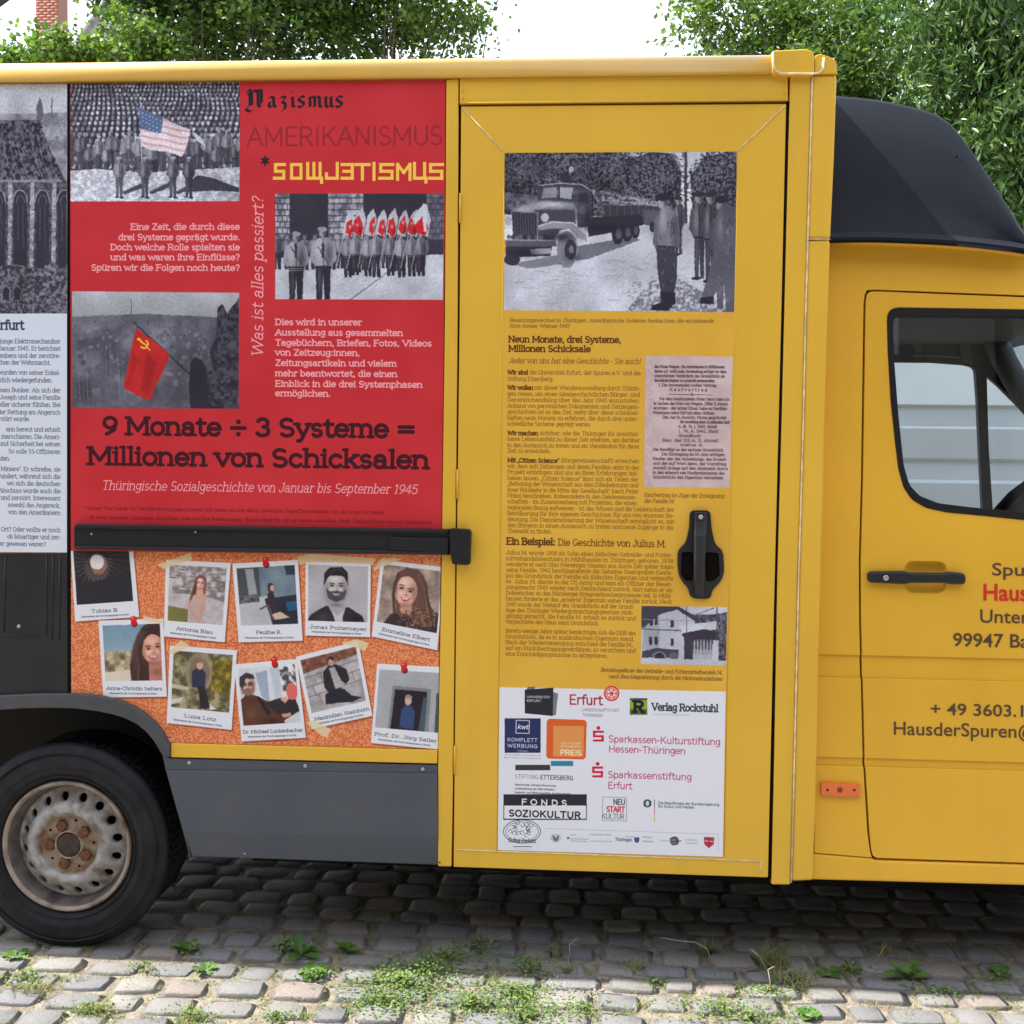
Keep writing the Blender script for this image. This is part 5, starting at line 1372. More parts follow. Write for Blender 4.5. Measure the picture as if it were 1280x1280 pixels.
# roof rail: rounded aluminium extrusion along the top
prof = [(.002, zb), (-.016, zb + .003), (-.018, zb + .010), (-.018, zt - .036), (-.0153, zt - .0222), (-.0075, zt - .0105), (.0042, zt - .0027), (.018, zt), (.05, zt + .001), (.35, zt + .012), (.35, zt - .03), (.01, zt - .03)]
xr_ = XZ(964, 80)[0]
vs = []; fs = []
for x in (XL, xr_):
    vs += [(x, y, z) for y, z in prof]
n = len(prof)
for i in range(n):
    j = (i + 1) % n
    fs.append((i, j, n + j, n + i))
fs.append(list(range(n))[::-1]); fs.append([n + i for i in range(n)])
M['yellow_rail'] = paint_mat('yellow_rail_paint', (.70, .43, .08)); M['yellow_rail'].node_tree.nodes['Principled BSDF'].inputs['Coat Weight'].default_value = .7
rail = mesh('roof_rail', vs, fs, M['yellow_rail'], van)
rail.data.polygons.foreach_set('use_smooth', [True] * 8 + [False] * (len(fs) - 8))
# roof skin
box('roof_panel', XL, XR - .02, .33, 2.04, zt - .02, zt + .006, M['white_paint'], van, .01)
# corner cap over the rail end
z1 = zt + .012; x0_, x1_ = xr_ + .001, XZ(1020, 80)[0]
cap = rc([(964.5, 93), (964.5, 63), (1010, 60.5), (1018, 66), (1018, 93)], [4, 5, 8, 6, 4])
plate('corner_cap', cap, -.0195, .35, M['yellow'], van, bevel=.009)
cap2 = rc([(1018.5, 92), (1018.5, 69), (1026, 67), (1045, 74), (1047, 92)], [1, 4, 3, 5, 2])
plate('corner_cap', cap2, -.012, .30, M['yellow'], van, bevel=.008)
for pts in ([(966, 66), (967, 82), (970, 89), (977, 92), (1014, 92.5), (1024, 91), (1029, 85), (1030, 72)],):
    tube('sealant_bead', [P(x, y, -.0200 if x < 1018 else -.0135) for x, y in pts], .0034, M['seal'], van)

# header over the door, post left of it, front post
plate('door_header', rc([(574.5, 98.2), (985, 92.8), (985, 125.5), (574.5, 129.8)], 0), -.001, .04, side, van, bevel=.003)
tube('header_lip', [P(575, 128.5, -.004), P(985, 124.5, -.004)], .004, side, van)
plate('door_post', [(557.8, 99.2), (573, 98.4), (571.8, 400), (569, 700), (566.3, 955), (564.2, 1083.5), (547.5, 1083), (547.3, 956), (552, 700), (556, 400)], -.002, .04, side, van, bevel=.003)
for px, py in ((578.5, 113), (578.5, 122), (984 - 4, 106.5), (984 - 4, 116)):
    screw('rivet', px, py, -.002, .0035, M['yellow'], van)
fp = plate('front_post', [(988, 93.5), (1014.5, 93.5), (1009, 298), (1003.5, 520), (997.5, 720), (992, 960), (988, 1106), (964.5, 1106), (967.8, 960), (972, 720), (977.5, 520), (983, 298)], -.002, .05, side, van, bevel=.004)
plate('front_post', [(1016, 93.5), (1046.5, 93), (1043, 200), (1038.4, 298), (1010.6, 298)], -.005, .06, side, van, bevel=.008)
plate('front_post', [(1010.4, 300), (1038.2, 300), (1031, 520), (1025.8, 720), (1021, 960), (1016.5, 1101), (990, 1102), (993.8, 960), (999.3, 720), (1005.2, 520)], -.005, .06, side, van, bevel=.008)
seam = [(1015.3, 94), (1012.6, 200), (1009.8, 298), (1007, 400), (1004.3, 520), (1001.4, 620), (998.4, 720), (995.6, 840), (992.8, 960), (989, 1103)]
tube('sealant_bead', [P(x, y, -.004) for x, y in seam], .0026, M['seal'], van)
tube('sealant_bead', [P(1010, 299, -.006), P(1038, 299, -.006)], .0016, M['seal'], van)
# front wall of the load body
box('front_wall', XR - .012, XR + .004, .056, 2.05, .5, zt - .03, side, van, .004)

# ---- the side door of the load body
plate('door_frame', [(572, 129), (987, 125), (962, 1104), (563, 1086)], .020, .02, M['gap'], van, bevel=0)
tube('door_seal', [P(985.5, 128, .008), P(978.5, 420, .008), (P(969.7, 760, .008)), P(962.8, 1098, .008)], .006, M['gap'], van)
hout = rc([(862.5, 638), (888, 638), (889.5, 660), (894, 681), (904, 688), (906, 722), (890, 738), (888.5, 749), (863, 748), (861, 736), (848, 722), (846.5, 688), (857.5, 679), (861.5, 660)], [6, 6, 6, 8, 8, 14, 6, 8, 8, 6, 14, 10, 8, 6])
door_out = [(576.3, 132.5), (983, 129.3), (976.8, 400), (967.8, 760), (960.2, 1097.2), (566.8, 1084), (570, 760), (574.3, 400)]
door = plate('cargo_door', door_out, 0.0, .019, M['yellow'], van, bevel=.0035)
put(door, 'tall yellow side door with foils')
for a, b in (((578, 134.5), (629.5, 190)), ((981.5, 131.5), (922.5, 188.5)), ((568.5, 1062), (951, 1076.5)), ((951.5, 1076.5), (951, 1091))):
    tube('frame_seam', [P(*a, -.0008), P(*b, -.0008)], .0017, M['seal'], door)
tube('frame_seam', [P(630.0, 192, 0.0), P(626.5, 560, 0.0), P(621.5, 1063, 0.0)], .0017, M['yellow'], door)
tube('frame_seam', [P(922.3, 192, 0.0), P(914.5, 560, 0.0), P(905, 1071, 0.0)], .0017, M['yellow'], door)
for y0 in (240, 585, 930):
    c = P(575.5 - (y0 - 200) * .010, y0 + 20, -.004)
    tube('hinge_pin', [(c[0], -.003, c[2] - .045), (c[0], -.003, c[2] + .045)], .0032, M['yellow'], door)
# handle
hh = plate('door_handle', hout, -.010, .010, M['handle_black'], door, bevel=.004,
           holes=[rc([(852, 690), (867, 690), (867, 726), (859, 727), (851, 719)], 4), rc([(881, 690), (898, 691), (900, 719), (891, 727), (882, 727)], 4)])
plate('handle_bowl', rc([(849, 684), (903, 685), (903, 722), (890, 733), (861, 733), (848, 720)], 6), -.0025, .002, M['gap'], hh, bevel=0)
gp = [(875.5, 640, -.020), (875.6, 652, -.024), (875.2, 670, -.036), (874.6, 700, -.044), (873.8, 724, -.036), (874, 738, -.022), (874.6, 746, -.014)]
wd = [.0175, .0185, .0185, .0165, .0160, .0155, .0130]
vs = []; fs = []
for i, ((px, py, yy), w) in enumerate(zip(gp, wd)):
    c = P(px, py, yy)
    for dx, dy in ((-w, .006), (-w, -.001), (-w * .75, -.005), (w * .55, -.006), (w, -.002), (w, .006)):
        vs.append((c[0] + dx, c[1] + dy, c[2]))
for i in range(len(gp) - 1):
    for k in range(6):
        a = i * 6 + k; b = i * 6 + (k + 1) % 6
        fs.append((a, a + 6, b + 6, b))
fs.append(list(range(6))); fs.append([(len(gp) - 1) * 6 + k for k in range(6)][::-1])
grip = mesh('grip', vs, fs, M['handle_black'], hh, bevel=.002)
screw('lock', 876, 646.5, -.027, .0075, M['steel'], hh)

# ---- foils stuck on the side
CV = {k: f() for k, f in (('left', print_left), ('red', print_red), ('cork', print_cork), ('door', print_door))}
PM = {k: print_mat(v) for k, v in CV.items()}


def foil(name, key, pts, label, parent=van, Y=-.0012, holes=()):
    cv = CV[key]
    o = plate(name, pts, Y, .0022, PM[key], parent, bevel=0, uvf=cv.uv, holes=holes)
    o['label'] = label
    return o


foil('printed_foil', 'red', [(87.4, 104.4), (300, 102.6), (556.8, 100.0), (555.2, 380), (551.8, 655), (551.2, 693), (88.2, 688), (87.6, 380)], 'red exhibition foil with titles and old photographs', Y=0.0)
cork_pts = [(88.6, 688.6), (551, 693.6), (547.2, 936.6), (212, 928), (209, 928)] + arch_out[::-1][1:8] + [(89, 867.3)]
foil('printed_foil', 'cork', cork_pts, 'cork board foil printed with pinned instant photographs', Y=0.0)
foil('printed_foil', 'left', [(-165, 106.2), (83.8, 105), (83.6, 690.5), (-165, 689)], 'white foil with a ruined church and a column of text', Y=0.0)
foil('printed_foil', 'door', [(631, 191), (921.5, 189.4), (914.4, 560), (903.8, 1071), (622.2, 1062.6), (627.3, 560)], 'yellow door foil with lorry photograph, text and sponsors', door, Y=-.0022)
plate('gap_strip', [(84.2, 104.8), (87.2, 104.8), (88.2, 690), (88.4, 867), (84.5, 867), (84.0, 690)], -.001, .004, M['gap'], van, bevel=0)
# black lower panel at the left edge
plate('lower_panel', [(-560, 691.5), (84.0, 691.5), (84.4, 871.5), (-560, 874)], 0.0, .0035, M['black_panel'], van, bevel=.001)
for a, b in (((6.5, 695), (4.5, 790)), ((58, 693), (58, 792)), ((66, 693), (65, 800)), ((75, 693), (74, 800)), ((-60, 794), (62, 794))):
    tube('panel_rib', [P(*a, -.001), P(*b, -.001)], .0022, M['black_panel'], van)
screw('screw', 23.5, 783, -.001, .006, M['steel'], van)

# black guide rail with end cap
gr_ = plate('guide_rail', rc([(92, 655), (562, 661.3), (562, 694), (92, 686.8)], [5, 0, 0, 3]), -.020, .020, M['black_plastic'], van, bevel=.003)
plate('rail_lip', [(93, 655.4), (560, 661.8), (560, 666.5), (93, 660.4)], -.030, .0095, M['black_plastic'], gr_, bevel=.003)
plate('rail_lip', [(93, 682.3), (560, 689.2), (560, 693.8), (93, 686.4)], -.027, .0065, M['handle_black'], gr_, bevel=.002)
plate('rail_cover', rc([(487, 671.5), (560, 672.8), (560, 690.4), (487, 687.5)], 2), -.030, .010, M['black_plastic'], gr_, bevel=.002)
plate('end_cap', rc([(561.8, 660.5), (586, 662), (588.3, 665), (587.2, 705), (585, 706.5), (565.5, 705.5), (563, 694)], 2.5), -.038, .037, M['black_plastic'], gr_, bevel=.004)
for px, py in ((114.5, 667.5), (197, 671), (244.5, 665), (279.5, 673), (364, 677), (447, 679)):
    screw('screw', px, py, -.0205, .0035, M['steel'] if px in (114.5, 244.5) else M['handle_black'], gr_)

# yellow sill, grey skirt, arch trim
plate('sill_strip', [(213.6, 929.3), (546.6, 938), (546.3, 954.6), (213.6, 946.6)], -.006, .02, M['yellow'], van, bevel=.002)
sk = [(203.5, 945), (213, 948), (546.4, 956.2), (546.4, 966), (207.5, 961.5)]
plate('skirt_flange', [(203, 943.5), (213, 948), (546.4, 956.2), (546.5, 967), (207.5, 962.3)], -.001, .03, M['grey_skirt'], van, bevel=.001)
zf = zpx(400, 1040)


def SK(x, y):
    p = P(x, y, -.007)
    z = p[2]
    return (p[0], -.007 + (max(0, zf - z)) * .18, z)


def skirt():
    top = [(207.8, 962.8), (546.5, 967.2)]; mid = [(228.6, 1040), (547.3, 1046)]; bot = [(237.6, 1073), (548, 1084)]
    rows = [top, mid, bot]; vs = []; fs = []
    for r_ in rows:
        for p in r_:
            vs.append(SK(*p))
    vs += [(v[0], v[1] + .03, v[2]) for v in vs]
    fs = [(0, 2, 3, 1), (2, 4, 5, 3), (6, 7, 9, 8), (8, 9, 11, 10), (0, 1, 7, 6), (4, 10, 11, 5), (0, 6, 8, 2), (2, 8, 10, 4), (1, 3, 9, 7), (3, 5, 11, 9)]
    return mesh('skirt_panel', vs, fs, M['grey_skirt'], van, bevel=.003)


skirt()
for px, py in ((236.5, 953.5), (381.5, 957.5), (528.5, 961.5)):
    screw('screw', px, py, -.002, .0062, M['steel'], van)
screw('screw', 306, 1067, .0, .003, M['steel'], van)
screw('screw', 549.5, 1078, -.003, .0025, M['gap'], van)
arch_in = [(-60, 889), (0, 887.5), (30, 885.5), (60, 885), (92, 885.6), (120, 889), (140, 893), (156, 898), (170, 905), (182, 914.5), (192, 926), (203, 944.5)]
plate('wheel_arch_trim', [(-60, 869.5)] + arch_out + [(211.4, 932), (212, 947)] + arch_in[::-1], -.016, .04, M['grey_trim'], van, bevel=.003)
plate('wheel_arch_trim', [(-60, 869.5), (-60, 889), (-135, 898), (-175, 925), (-200, 960), (-240, 955), (-225, 910), (-160, 878)], -.016, .04, M['grey_trim'], van, bevel=.003)
# closing the skirt towards the wheel
plate('skirt_edge', [(203.2, 944), (207, 962), (229.5, 1042), (237.6, 1073), (239, 1073), (231, 1042), (209, 962), (205, 944)], .025, .10, M['grey_skirt'], van, bevel=0)


# ---- wheels
def wheel(cx, cz, Y, parent=van, detail=True, flip=1):
    w = empty('wheel', (cx, Y, cz), parent=parent)
    if not detail:
        lathe('tyre', [(.2, 0), (.33, .0), (.345, .03), (.345, .2), (.33, .23), (.2, .23)], (cx, Y, cz), M['tyre'], w, 40, closed=True)
        lathe('rim', [(.2, .01), (.17, .05), (.0001, .05)], (cx, Y, cz), M['rim'], w, 40)
        return w
    c = (cx, Y, cz); k = RIM_R / .2
    lathe('tyre', [(.199 * k, .020), (.203 * k, .006), (.212 * k, -.001), (.235, -.008), (.255, -.012), (.262, -.0135), (.265, -.012), (.290, -.012), (.312, -.006), (.3135, -.0045), (.326, .001), (.336, .012), (TYR, .03), (TYR, .20), (.33, .215), (.25, .23), (.2 * k, .21)], c, M['tyre'], w, 110)
    for rr_ in (.232, .262, .306):
        lathe('sidewall_ring', [(rr_ - .0012, -.006), (rr_ - .0006, -.0146 if rr_ > .25 else -.0115), (rr_ + .0006, -.0146 if rr_ > .25 else -.0115), (rr_ + .0012, -.006)], c, M['tyre'], w, 110)
    # tread blocks round the shoulder
    vs = []; fs = []
    nb = 72
    for i in range(nb):
        for row in (0, 1):
            a0 = 2 * math.pi * (i + .5 * row) / nb; a1 = a0 + 2 * math.pi * .62 / nb
            y0, y1 = ((.004, .052), (.062, .12))[row]
            r0, r1 = TYR - .012, TYR + .004
            q = []
            for (a, y, r) in ((a0, y0, r0), (a1, y0, r0), (a1, y1, r0), (a0, y1, r0), (a0, y0 + (.010 if row == 0 else 0), r1), (a1, y0 + (.010 if row == 0 else 0), r1), (a1, y1, r1), (a0, y1, r1)):
                q.append((c[0] + r * math.cos(a), c[1] + y, c[2] + r * math.sin(a)))
            b = len(vs); vs += q
            fs += [(b, b + 1, b + 5, b + 4), (b + 4, b + 5, b + 6, b + 7), (b + 1, b + 2, b + 6, b + 5), (b, b + 4, b + 7, b + 3), (b + 2, b + 3, b + 7, b + 6)]
    t = mesh('tread', vs, fs, M['tyre'], w)
    # steel rim: flange, drop, vented disc with real holes, centre dish
    R = RIM_R
    lathe('rim_flange', [(R * 1.0, .012), (R * 1.005, .000), (R * .985, -.006), (R * .955, -.004), (R * .935, .004)], c, M['rim_ring'], w, 96)
    lathe('rim_barrel', [(R * .935, .004), (R * .915, .018), (R * .90, .030), (R * .875, .040), (R * .86, .058)], c, M['rim_barrel'], w, 96)
    # disc ring with vent holes
    nh = 16
    def dy(r):     # depth of the disc at radius r (fraction of R)
        pts = [(.86, .050), (.82, .046), (.77, .036), (.68, .022), (.62, .010), (.56, .002), (.50, .004), (.46, .014), (.44, .022)]
        for (a, ya), (b, yb) in zip(pts, pts[1:]):
            if r <= a and r >= b:
                return ya + (yb - ya) * (a - r) / (a - b)
        return .055
    vs = []; fs = []
    r_in, r_out = .625, .86; rh = .725; hr = .070
    def V3(r, a):
        return (c[0] + R * r * math.cos(a), c[1] + dy(r), c[2] + R * r * math.sin(a))
    for i in range(nh):
        ac = 2 * math.pi * (i + .35) / nh; da = math.pi / nh
        outer = []
        for s in range(16):
            ang = 2 * math.pi * s / 16
            ux, uy = math.cos(ang), math.sin(ang)
            m_ = max(abs(ux), abs(uy)); ux /= m_; uy /= m_
            outer.append(V3((r_in + r_out) / 2 + ux * (r_out - r_in) / 2, ac + uy * da))
        inner = []; deep = []
        for s in range(16):
            ang = 2 * math.pi * s / 16
            ir = rh + hr * math.cos(ang); ia = ac + (hr / rh) * math.sin(ang) * 1.0
            p = V3(ir, ia); inner.append(p); deep.append((p[0], p[1] + .02, p[2]))
        b = len(vs); vs += outer + inner + deep
        for s in range(16):
            s2 = (s + 1) % 16
            fs.append((b + s, b + s2, b + 16 + s2, b + 16 + s)); fs.append((b + 16 + s, b + 16 + s2, b + 32 + s2, b + 32 + s))
    mesh('vented_disc', vs, fs, M['rim'], w, smooth=True)
    lathe('disc_shoulder', [(R * r, dy(r)) for r in (.626, .61, .59, .56, .53, .50, .48, .46)], c, M['rim'], w, 80)
    lathe('disc_centre', [(R * .461, dy(.46)), (R * .44, .024), (R * .40, .028), (R * .30, .026), (R * .225, .024), (R * .215, .012), (R * .2, .010), (R * .19, .020)], c, M['rim_mid'], w, 64)
    lathe('hub', [(R * .192, .020), (R * .18, .014), (R * .15, .012), (R * .05, .011), (.0001, .011)], c, M['hub'], w, 40)
    lathe('brake_drum', [(R * .9, .095), (R * .01, .095)], c, M['groove_dark'], w, 40)
    for i in range(5):
        a = 2 * math.pi * i / 5 + math.radians(40)
        x, z = c[0] + R * .305 * math.cos(a), c[2] + R * .305 * math.sin(a)
        lathe('wheel_nut', [(.0195, .026), (.0195, .014), (.014, .008), (.0001, .007)], (x, c[1], z), M['nut'], w, 6, smooth=False)
        a += math.pi / 5
        x, z = c[0] + R * .37 * math.cos(a), c[2] + R * .37 * math.sin(a)
        lathe('disc_hole', [(.0045, .0265), (.0001, .0262)], (x, c[1], z), M['gap'], w, 10)
    return w


cw = P(83, 1058, .028)
RIM_R = (P(163, 1058, .028)[0] - P(3, 1058, .028)[0]) / 2
TYR = cw[2] - .006
wheel(cw[0], cw[2], .028)
wheel(cw[0], cw[2], 1.75, detail=False)

# ---------------------------------------------------------------- the cab
YC = .06


def lean(z):
    return YC + .055 * (z - 1.2)


def SC(px, py, off=0.0):
    y = YC
    for _ in range(5):
        p = P(px, py, y + off); y = lean(p[2])
    p = P(px, py, y + off)
    return p


def slabs(name, pts, bands, thick, m, parent, holes=(), bevel=.004):
    """plate split at the two pressed grooves; groove strips lie deeper"""
    P3 = [SC(*p) for p in pts]
    zs = [(b[0], b[1]) for b in bands]
    cuts = []
    hi = 1e9
    for z1_, z0_ in zs:
        cuts.append((z1_, hi, 0)); cuts.append((z0_, z1_, 1)); hi = z0_
    cuts.append((-1e9, hi, 0))
    V, F = [], []
    for lo, h, deep in cuts:
        poly = [(p[0], p[2]) for p in P3]
        for sgn, lim in ((1, lo), (-1, h)):
            out = []
            for i in range(len(poly)):
                a, b = poly[i - 1], poly[i]
                ia = sgn * (a[1] - lim) >= 0; ib = sgn * (b[1] - lim) >= 0
                if ia != ib:
                    t = (lim - a[1]) / (b[1] - a[1]); out.append((a[0] + (b[0] - a[0]) * t, lim))
                if ib: out.append(b)
            poly = out
            if not poly: break
        if len(poly) < 3: continue
        inh = [h_ for h_ in holes if lo < SC(*h_[0])[2] < h]
        dd = .007 if deep else 0.0
        loops = [[Vector((x, lean(z) + dd, z)) for x, z in poly]]
        for h_ in inh: loops.append([Vector((SC(*q)[0], lean(SC(*q)[2]), SC(*q)[2])) for q in h_])
        o = prism(loops, thick, 'tmp', m, None, 0)
        b0 = len(V)
        V += [tuple(v.co) for v in o.data.vertices]; F += [[b0 + k for k in pg.vertices] for pg in o.data.polygons]
        bpy.data.objects.remove(o)
    return mesh(name, V, F, m, parent, bevel=bevel, seg=3)


zA = [SC(1030, 818)[2], SC(1030, 846.5)[2]]; zB = [SC(1030, 946)[2], SC(1030, 957)[2]]
bands = [zA, zB]
cabm = M['yellow_cab']
pillar = [(1034, 306.5), (1173, 306.5), (1280, 317), (1380, 334), (1480, 372), (1560, 420), (1300, 369.8), (1093, 361.8), (1084, 362.5), (1081, 368), (1079.5, 380), (1078, 480), (1076.3, 600), (1073.6, 700), (1074, 780), (1076, 848), (1078.4, 945), (1084.3, 1040), (1087.5, 1064), (1090, 1072), (1018, 1066), (1018, 1000), (1022, 800), (1028, 520)]
slabs('cab_side_panel', pillar, bands, .03, cabm, van, bevel=.003)
slabs('cab_sill', [(1014, 1067), (1089, 1073), (1094, 1075.5), (1500, 1088), (1500, 1113), (1013, 1100)], [], .05, cabm, van, bevel=.008)
# drip moulding along the roof edge
tube('roof_moulding', [SC(1037, 303.5, -.004), SC(1100, 303.5, -.004), SC(1173, 306.5, -.004), SC(1230, 311, -.004), SC(1285, 318, -.004), SC(1380, 336, -.004), SC(1480, 372, -.004)], .008, cabm, van)
# front wing and bonnet beyond the picture edge
slabs('front_wing', [(1506, 1110), (1506, 700), (1600, 690), (1760, 720), (1960, 820), (2010, 900), (2010, 1100), (1900, 1110), (1890, 1040), (1830, 950), (1700, 910), (1590, 950), (1535, 1040), (1528, 1112)], [], .03, cabm, van)
box('bonnet', SC(1500, 900)[0], SC(1930, 900)[0], .1, 1.9, .9, 1.25, cabm, van, .06)
wheel(SC(1710, 1000)[0], .345, .09, detail=False)
wheel(SC(1710, 1000)[0], .345, 1.7, detail=False)
# cab door
wout = rc([(1108.5, 384), (1300, 387), (1420, 400), (1490, 470), (1480, 668), (1280, 650), (1227, 644.5), (1184, 640.5), (1158, 635), (1140, 624.5), (1129.5, 609), (1123, 585), (1118.5, 548), (1113.5, 500), (1110, 440)], [16, 0, 10, 30, 10, 0, 0, 0, 5, 5, 4, 3, 0, 0, 0])
win_ = rc([(1116, 394.5), (1300, 396.5), (1410, 408), (1478, 474), (1470, 655), (1280, 640.5), (1212, 633.8), (1173, 629), (1150, 620), (1137, 606), (1130, 582), (1126.5, 550), (1122.5, 510), (1118, 450)], [12, 0, 10, 28, 10, 0, 0, 4, 5, 5, 4, 0, 0, 0])
dout = [(1083.2, 372), (1084.5, 366.5), (1089, 364.5), (1095, 364.2), (1300, 372.3), (1440, 380), (1497, 470), (1497, 1085.5), (1096, 1072.5), (1091.5, 1070), (1089.5, 1064), (1087, 1040), (1081, 945), (1078.6, 848), (1076.6, 780), (1076.2, 700), (1079, 600), (1080.7, 480), (1082.2, 380)]
bowl_out = rc([(1131, 701), (1184, 702), (1182, 742), (1131, 741)], 12)
cdoor = slabs('cab_door', dout, bands, .03, cabm, van, holes=[wout, bowl_out], bevel=.0045)
put(cdoor, 'yellow driver cab door with window and printed address')
slabs('door_gap', [(1077, 362), (1310, 368), (1460, 376), (1500, 460), (1500, 1092), (1090, 1078), (1084, 1064), (1078, 945), (1071, 780), (1071, 700), (1076, 480)], [], .004, M['gap'], van, holes=[wout], bevel=0).location.y += .022
ws = plate('window_seal', wout, 0, .022, M['rubber'], cdoor, holes=[win_], bevel=.003, S=lambda x, y: SC(x, y, -.003))
gl = plate('window_glass', [(x, y) for x, y in win_], 0, .004, M['glass_tint'], cdoor, bevel=0, S=lambda x, y: SC(x, y, .010))
# handle
chh = prism([[SC(x, y, -.022) for x, y in rc([(1085.5, 714.5), (1131, 714), (1138, 716), (1180, 716.5), (1188, 715), (1208, 717), (1208, 731), (1188, 730.5), (1180, 729), (1138, 729), (1131, 730.5), (1085.5, 728.5)], [6, 1, 2, 2, 1, 6, 6, 1, 2, 2, 1, 6])]], .021, 'door_handle', M['handle_black'], cdoor, .006)
lk = SC(1107.5, 722.5, -.024)
lathe('lock', [(.0085, .004), (.0085, -.001), (.006, -.002), (.0001, -.002)], lk, M['steel'], chh, 18)
bl = []
for kk, dep in ((0, -.0008), (1, .004), (2.5, .012), (5, .018), (9, .021)):
    bl.append([SC(x, y, dep) for x, y in rc([(1131 + kk, 701 + kk * .8), (1184 - kk, 702 + kk * .8), (1182 - kk, 742 - kk), (1131 + kk, 741 - kk)], 12)])
nb_ = len(bl[0]); vs = [p for r_ in bl for p in r_]; fs = []
for r_ in range(len(bl) - 1):
    for k in range(nb_):
        k2 = (k + 1) % nb_; fs.append((r_ * nb_ + k, r_ * nb_ + k2, (r_ + 1) * nb_ + k2, (r_ + 1) * nb_ + k))
fs.append([(len(bl) - 1) * nb_ + k for k in range(nb_)])
bowl = mesh('handle_bowl', vs, fs, cabm, cdoor, smooth=True)
# a dished recess: rings going inwards
# orange side repeater
rp = prism([[SC(x, y, -.012) for x, y in rc([(1026.5, 978), (1075.5, 980.5), (1076, 997), (1026.5, 995)], 1.5)]], .012, 'side_marker_light', M['orange'], van, .003)
tube('marker_centre', [SC(1050, 987, -.0105), SC(1050, 987, -.0145)], .008, mat('dark_orange', (.2, .03, .01), .4), rp, n=10)
for px in (1034.5, 1068):
    tube('marker_screw', [SC(px, 987.6, -.0105), SC(px, 987.6, -.014)], .0035, M['gap'], rp, n=8)

# ---- printed address on the cab door: cut vinyl letters
M['ink_brown'] = mat('vinyl_brown', (.085, .045, .02), .45)
M['ink_red'] = mat('vinyl_red', (.60, .018, .012), .45)


def vinyl(s, x, y, size_px, m, bold=.0, x1=None):
    cu = bpy.data.curves.new('lettering', 'FONT'); cu.body = s; cu.size = 1.0; cu.offset = bold; cu.resolution_u = 4
    ob = bpy.data.objects.new('tmp', cu); C.objects.link(ob)
    dg = bpy.context.evaluated_depsgraph_get()
    me = bpy.data.meshes.new_from_object(ob.evaluated_get(dg))
    bpy.data.objects.remove(ob)
    xs = [v.co.x for v in me.vertices]; ys = [v.co.y for v in me.vertices]
    p0 = SC(x, y); top = SC(x, y - size_px)
    sz = (top[2] - p0[2]) / .72
    fx = sz
    if x1 is not None:
        fx = (SC(x1, y)[0] - p0[0]) / (max(xs) - min(xs))
    for v in me.vertices:
        X = p0[0] + (v.co.x - min(xs)) * fx; Z = p0[2] + v.co.y * sz
        v.co = (X, lean(Z) - .0011, Z)
    # every word is a piece of vinyl of its own
    xs = [v.co.x for v in me.vertices]
    order = sorted((min(xs[k] for k in p.vertices), max(xs[k] for k in p.vertices), p.index) for p in me.polygons)
    words = []; hi = -1e9
    for lo, h_, idx in order:
        if lo > hi + .011: words.append([])
        words[-1].append(idx); hi = max(hi, h_)
    for w_ in words:
        used = sorted({k for i in w_ for k in me.polygons[i].vertices}); mp_ = {k: n for n, k in enumerate(used)}
        mesh('lettering', [tuple(me.vertices[k].co) for k in used], [[mp_[k] for k in me.polygons[i].vertices] for i in w_], m, cdoor)
    bpy.data.meshes.remove(me)


vinyl('Spu', 1240, 719, 16, M['ink_brown'], .010, 1280)
vinyl('Haus', 1229, 750, 21, M['ink_red'], .022, 1285)
vinyl('Unter', 1225, 778, 17, M['ink_brown'], .010, 1286)
vinyl('99947 Ba', 1191, 807.5, 17, M['ink_brown'], .014, 1286)
vinyl('+ 49 3603.1', 1163, 893, 15, M['ink_brown'], .014, 1279)
vinyl('HausderSpuren@', 1117, 918, 17, M['ink_brown'], .010, 1297)

# ---- inside of the cab, far side door, windscreen
YF = 1.88
def hole(pts): return rc(pts, 3)
far = plate('far_cab_wall', [(1052, 330), (1334, 330), (1334, 428), (1280, 431), (1262, 436), (1268, 450), (1281, 464), (1334, 514), (1334, 1000), (1052, 1000)], YF, .03, M['interior'], van, bevel=0,
            holes=[rc([(1098, 452.5), (1165, 453), (1205, 456), (1219, 459), (1222, 500), (1225, 570), (1229, 645), (1100, 645)], [2, 0, 2, 7, 0, 0, 2, 2]),
                   [(1233.5, 469.5), (1248, 482), (1280, 514), (1300, 532), (1290, 606), (1262, 622), (1250, 645), (1241.5, 645), (1236, 560)]])
xs_ = SC(1490, 500)[0] + .34
mesh('windscreen', [(xs_ - .25, .16, zr_ := SC(1037, 303)[2] - .14), (xs_ - .25, 1.84, zr_), (xs_ + .55, 1.84, 1.27), (xs_ + .55, .16, 1.27)], [(0, 1, 2, 3)], M['glass_tint'], van)
tube('windscreen_pillar', [(xs_ - .27, .14, zr_ + .03), (xs_ + .1, .13, zr_ - .36), (xs_ + .5, .12, 1.27)], .035, M['black_plastic'], van)
tube('windscreen_pillar', [(xs_ - .27, 1.86, zr_ + .03), (xs_ + .1, 1.87, zr_ - .36), (xs_ + .5, 1.88, 1.27)], .035, M['black_plastic'], van)
plate('rear_skirt', [(-560, 876), (-268, 905), (-250, 950), (-268, 1062), (-560, 1056)], .0, .03, M['grey_skirt'], van)
plate('wall_strap', [(1135.5, 396), (1146, 396), (1153, 446), (1144, 446)], YF - .02, .01, M['strap'], van, bevel=.002)
plate('wall_strap', [(1196, 396), (1209, 396), (1216, 455), (1202, 451)], YF - .02, .01, M['strap'], van, bevel=.002)
tube('grab_rail', [P(1140, 443, YF - .03), P(1170, 444.5, YF - .03), P(1200, 446.5, YF - .03)], .006, M['strap'], van)
plate('sun_visor', rc([(1227, 398), (1246, 411), (1238, 419.5), (1224, 406)], 2), YF - .2, .012, mat('visor_beige', (.22, .22, .2), .8), van, bevel=.002)
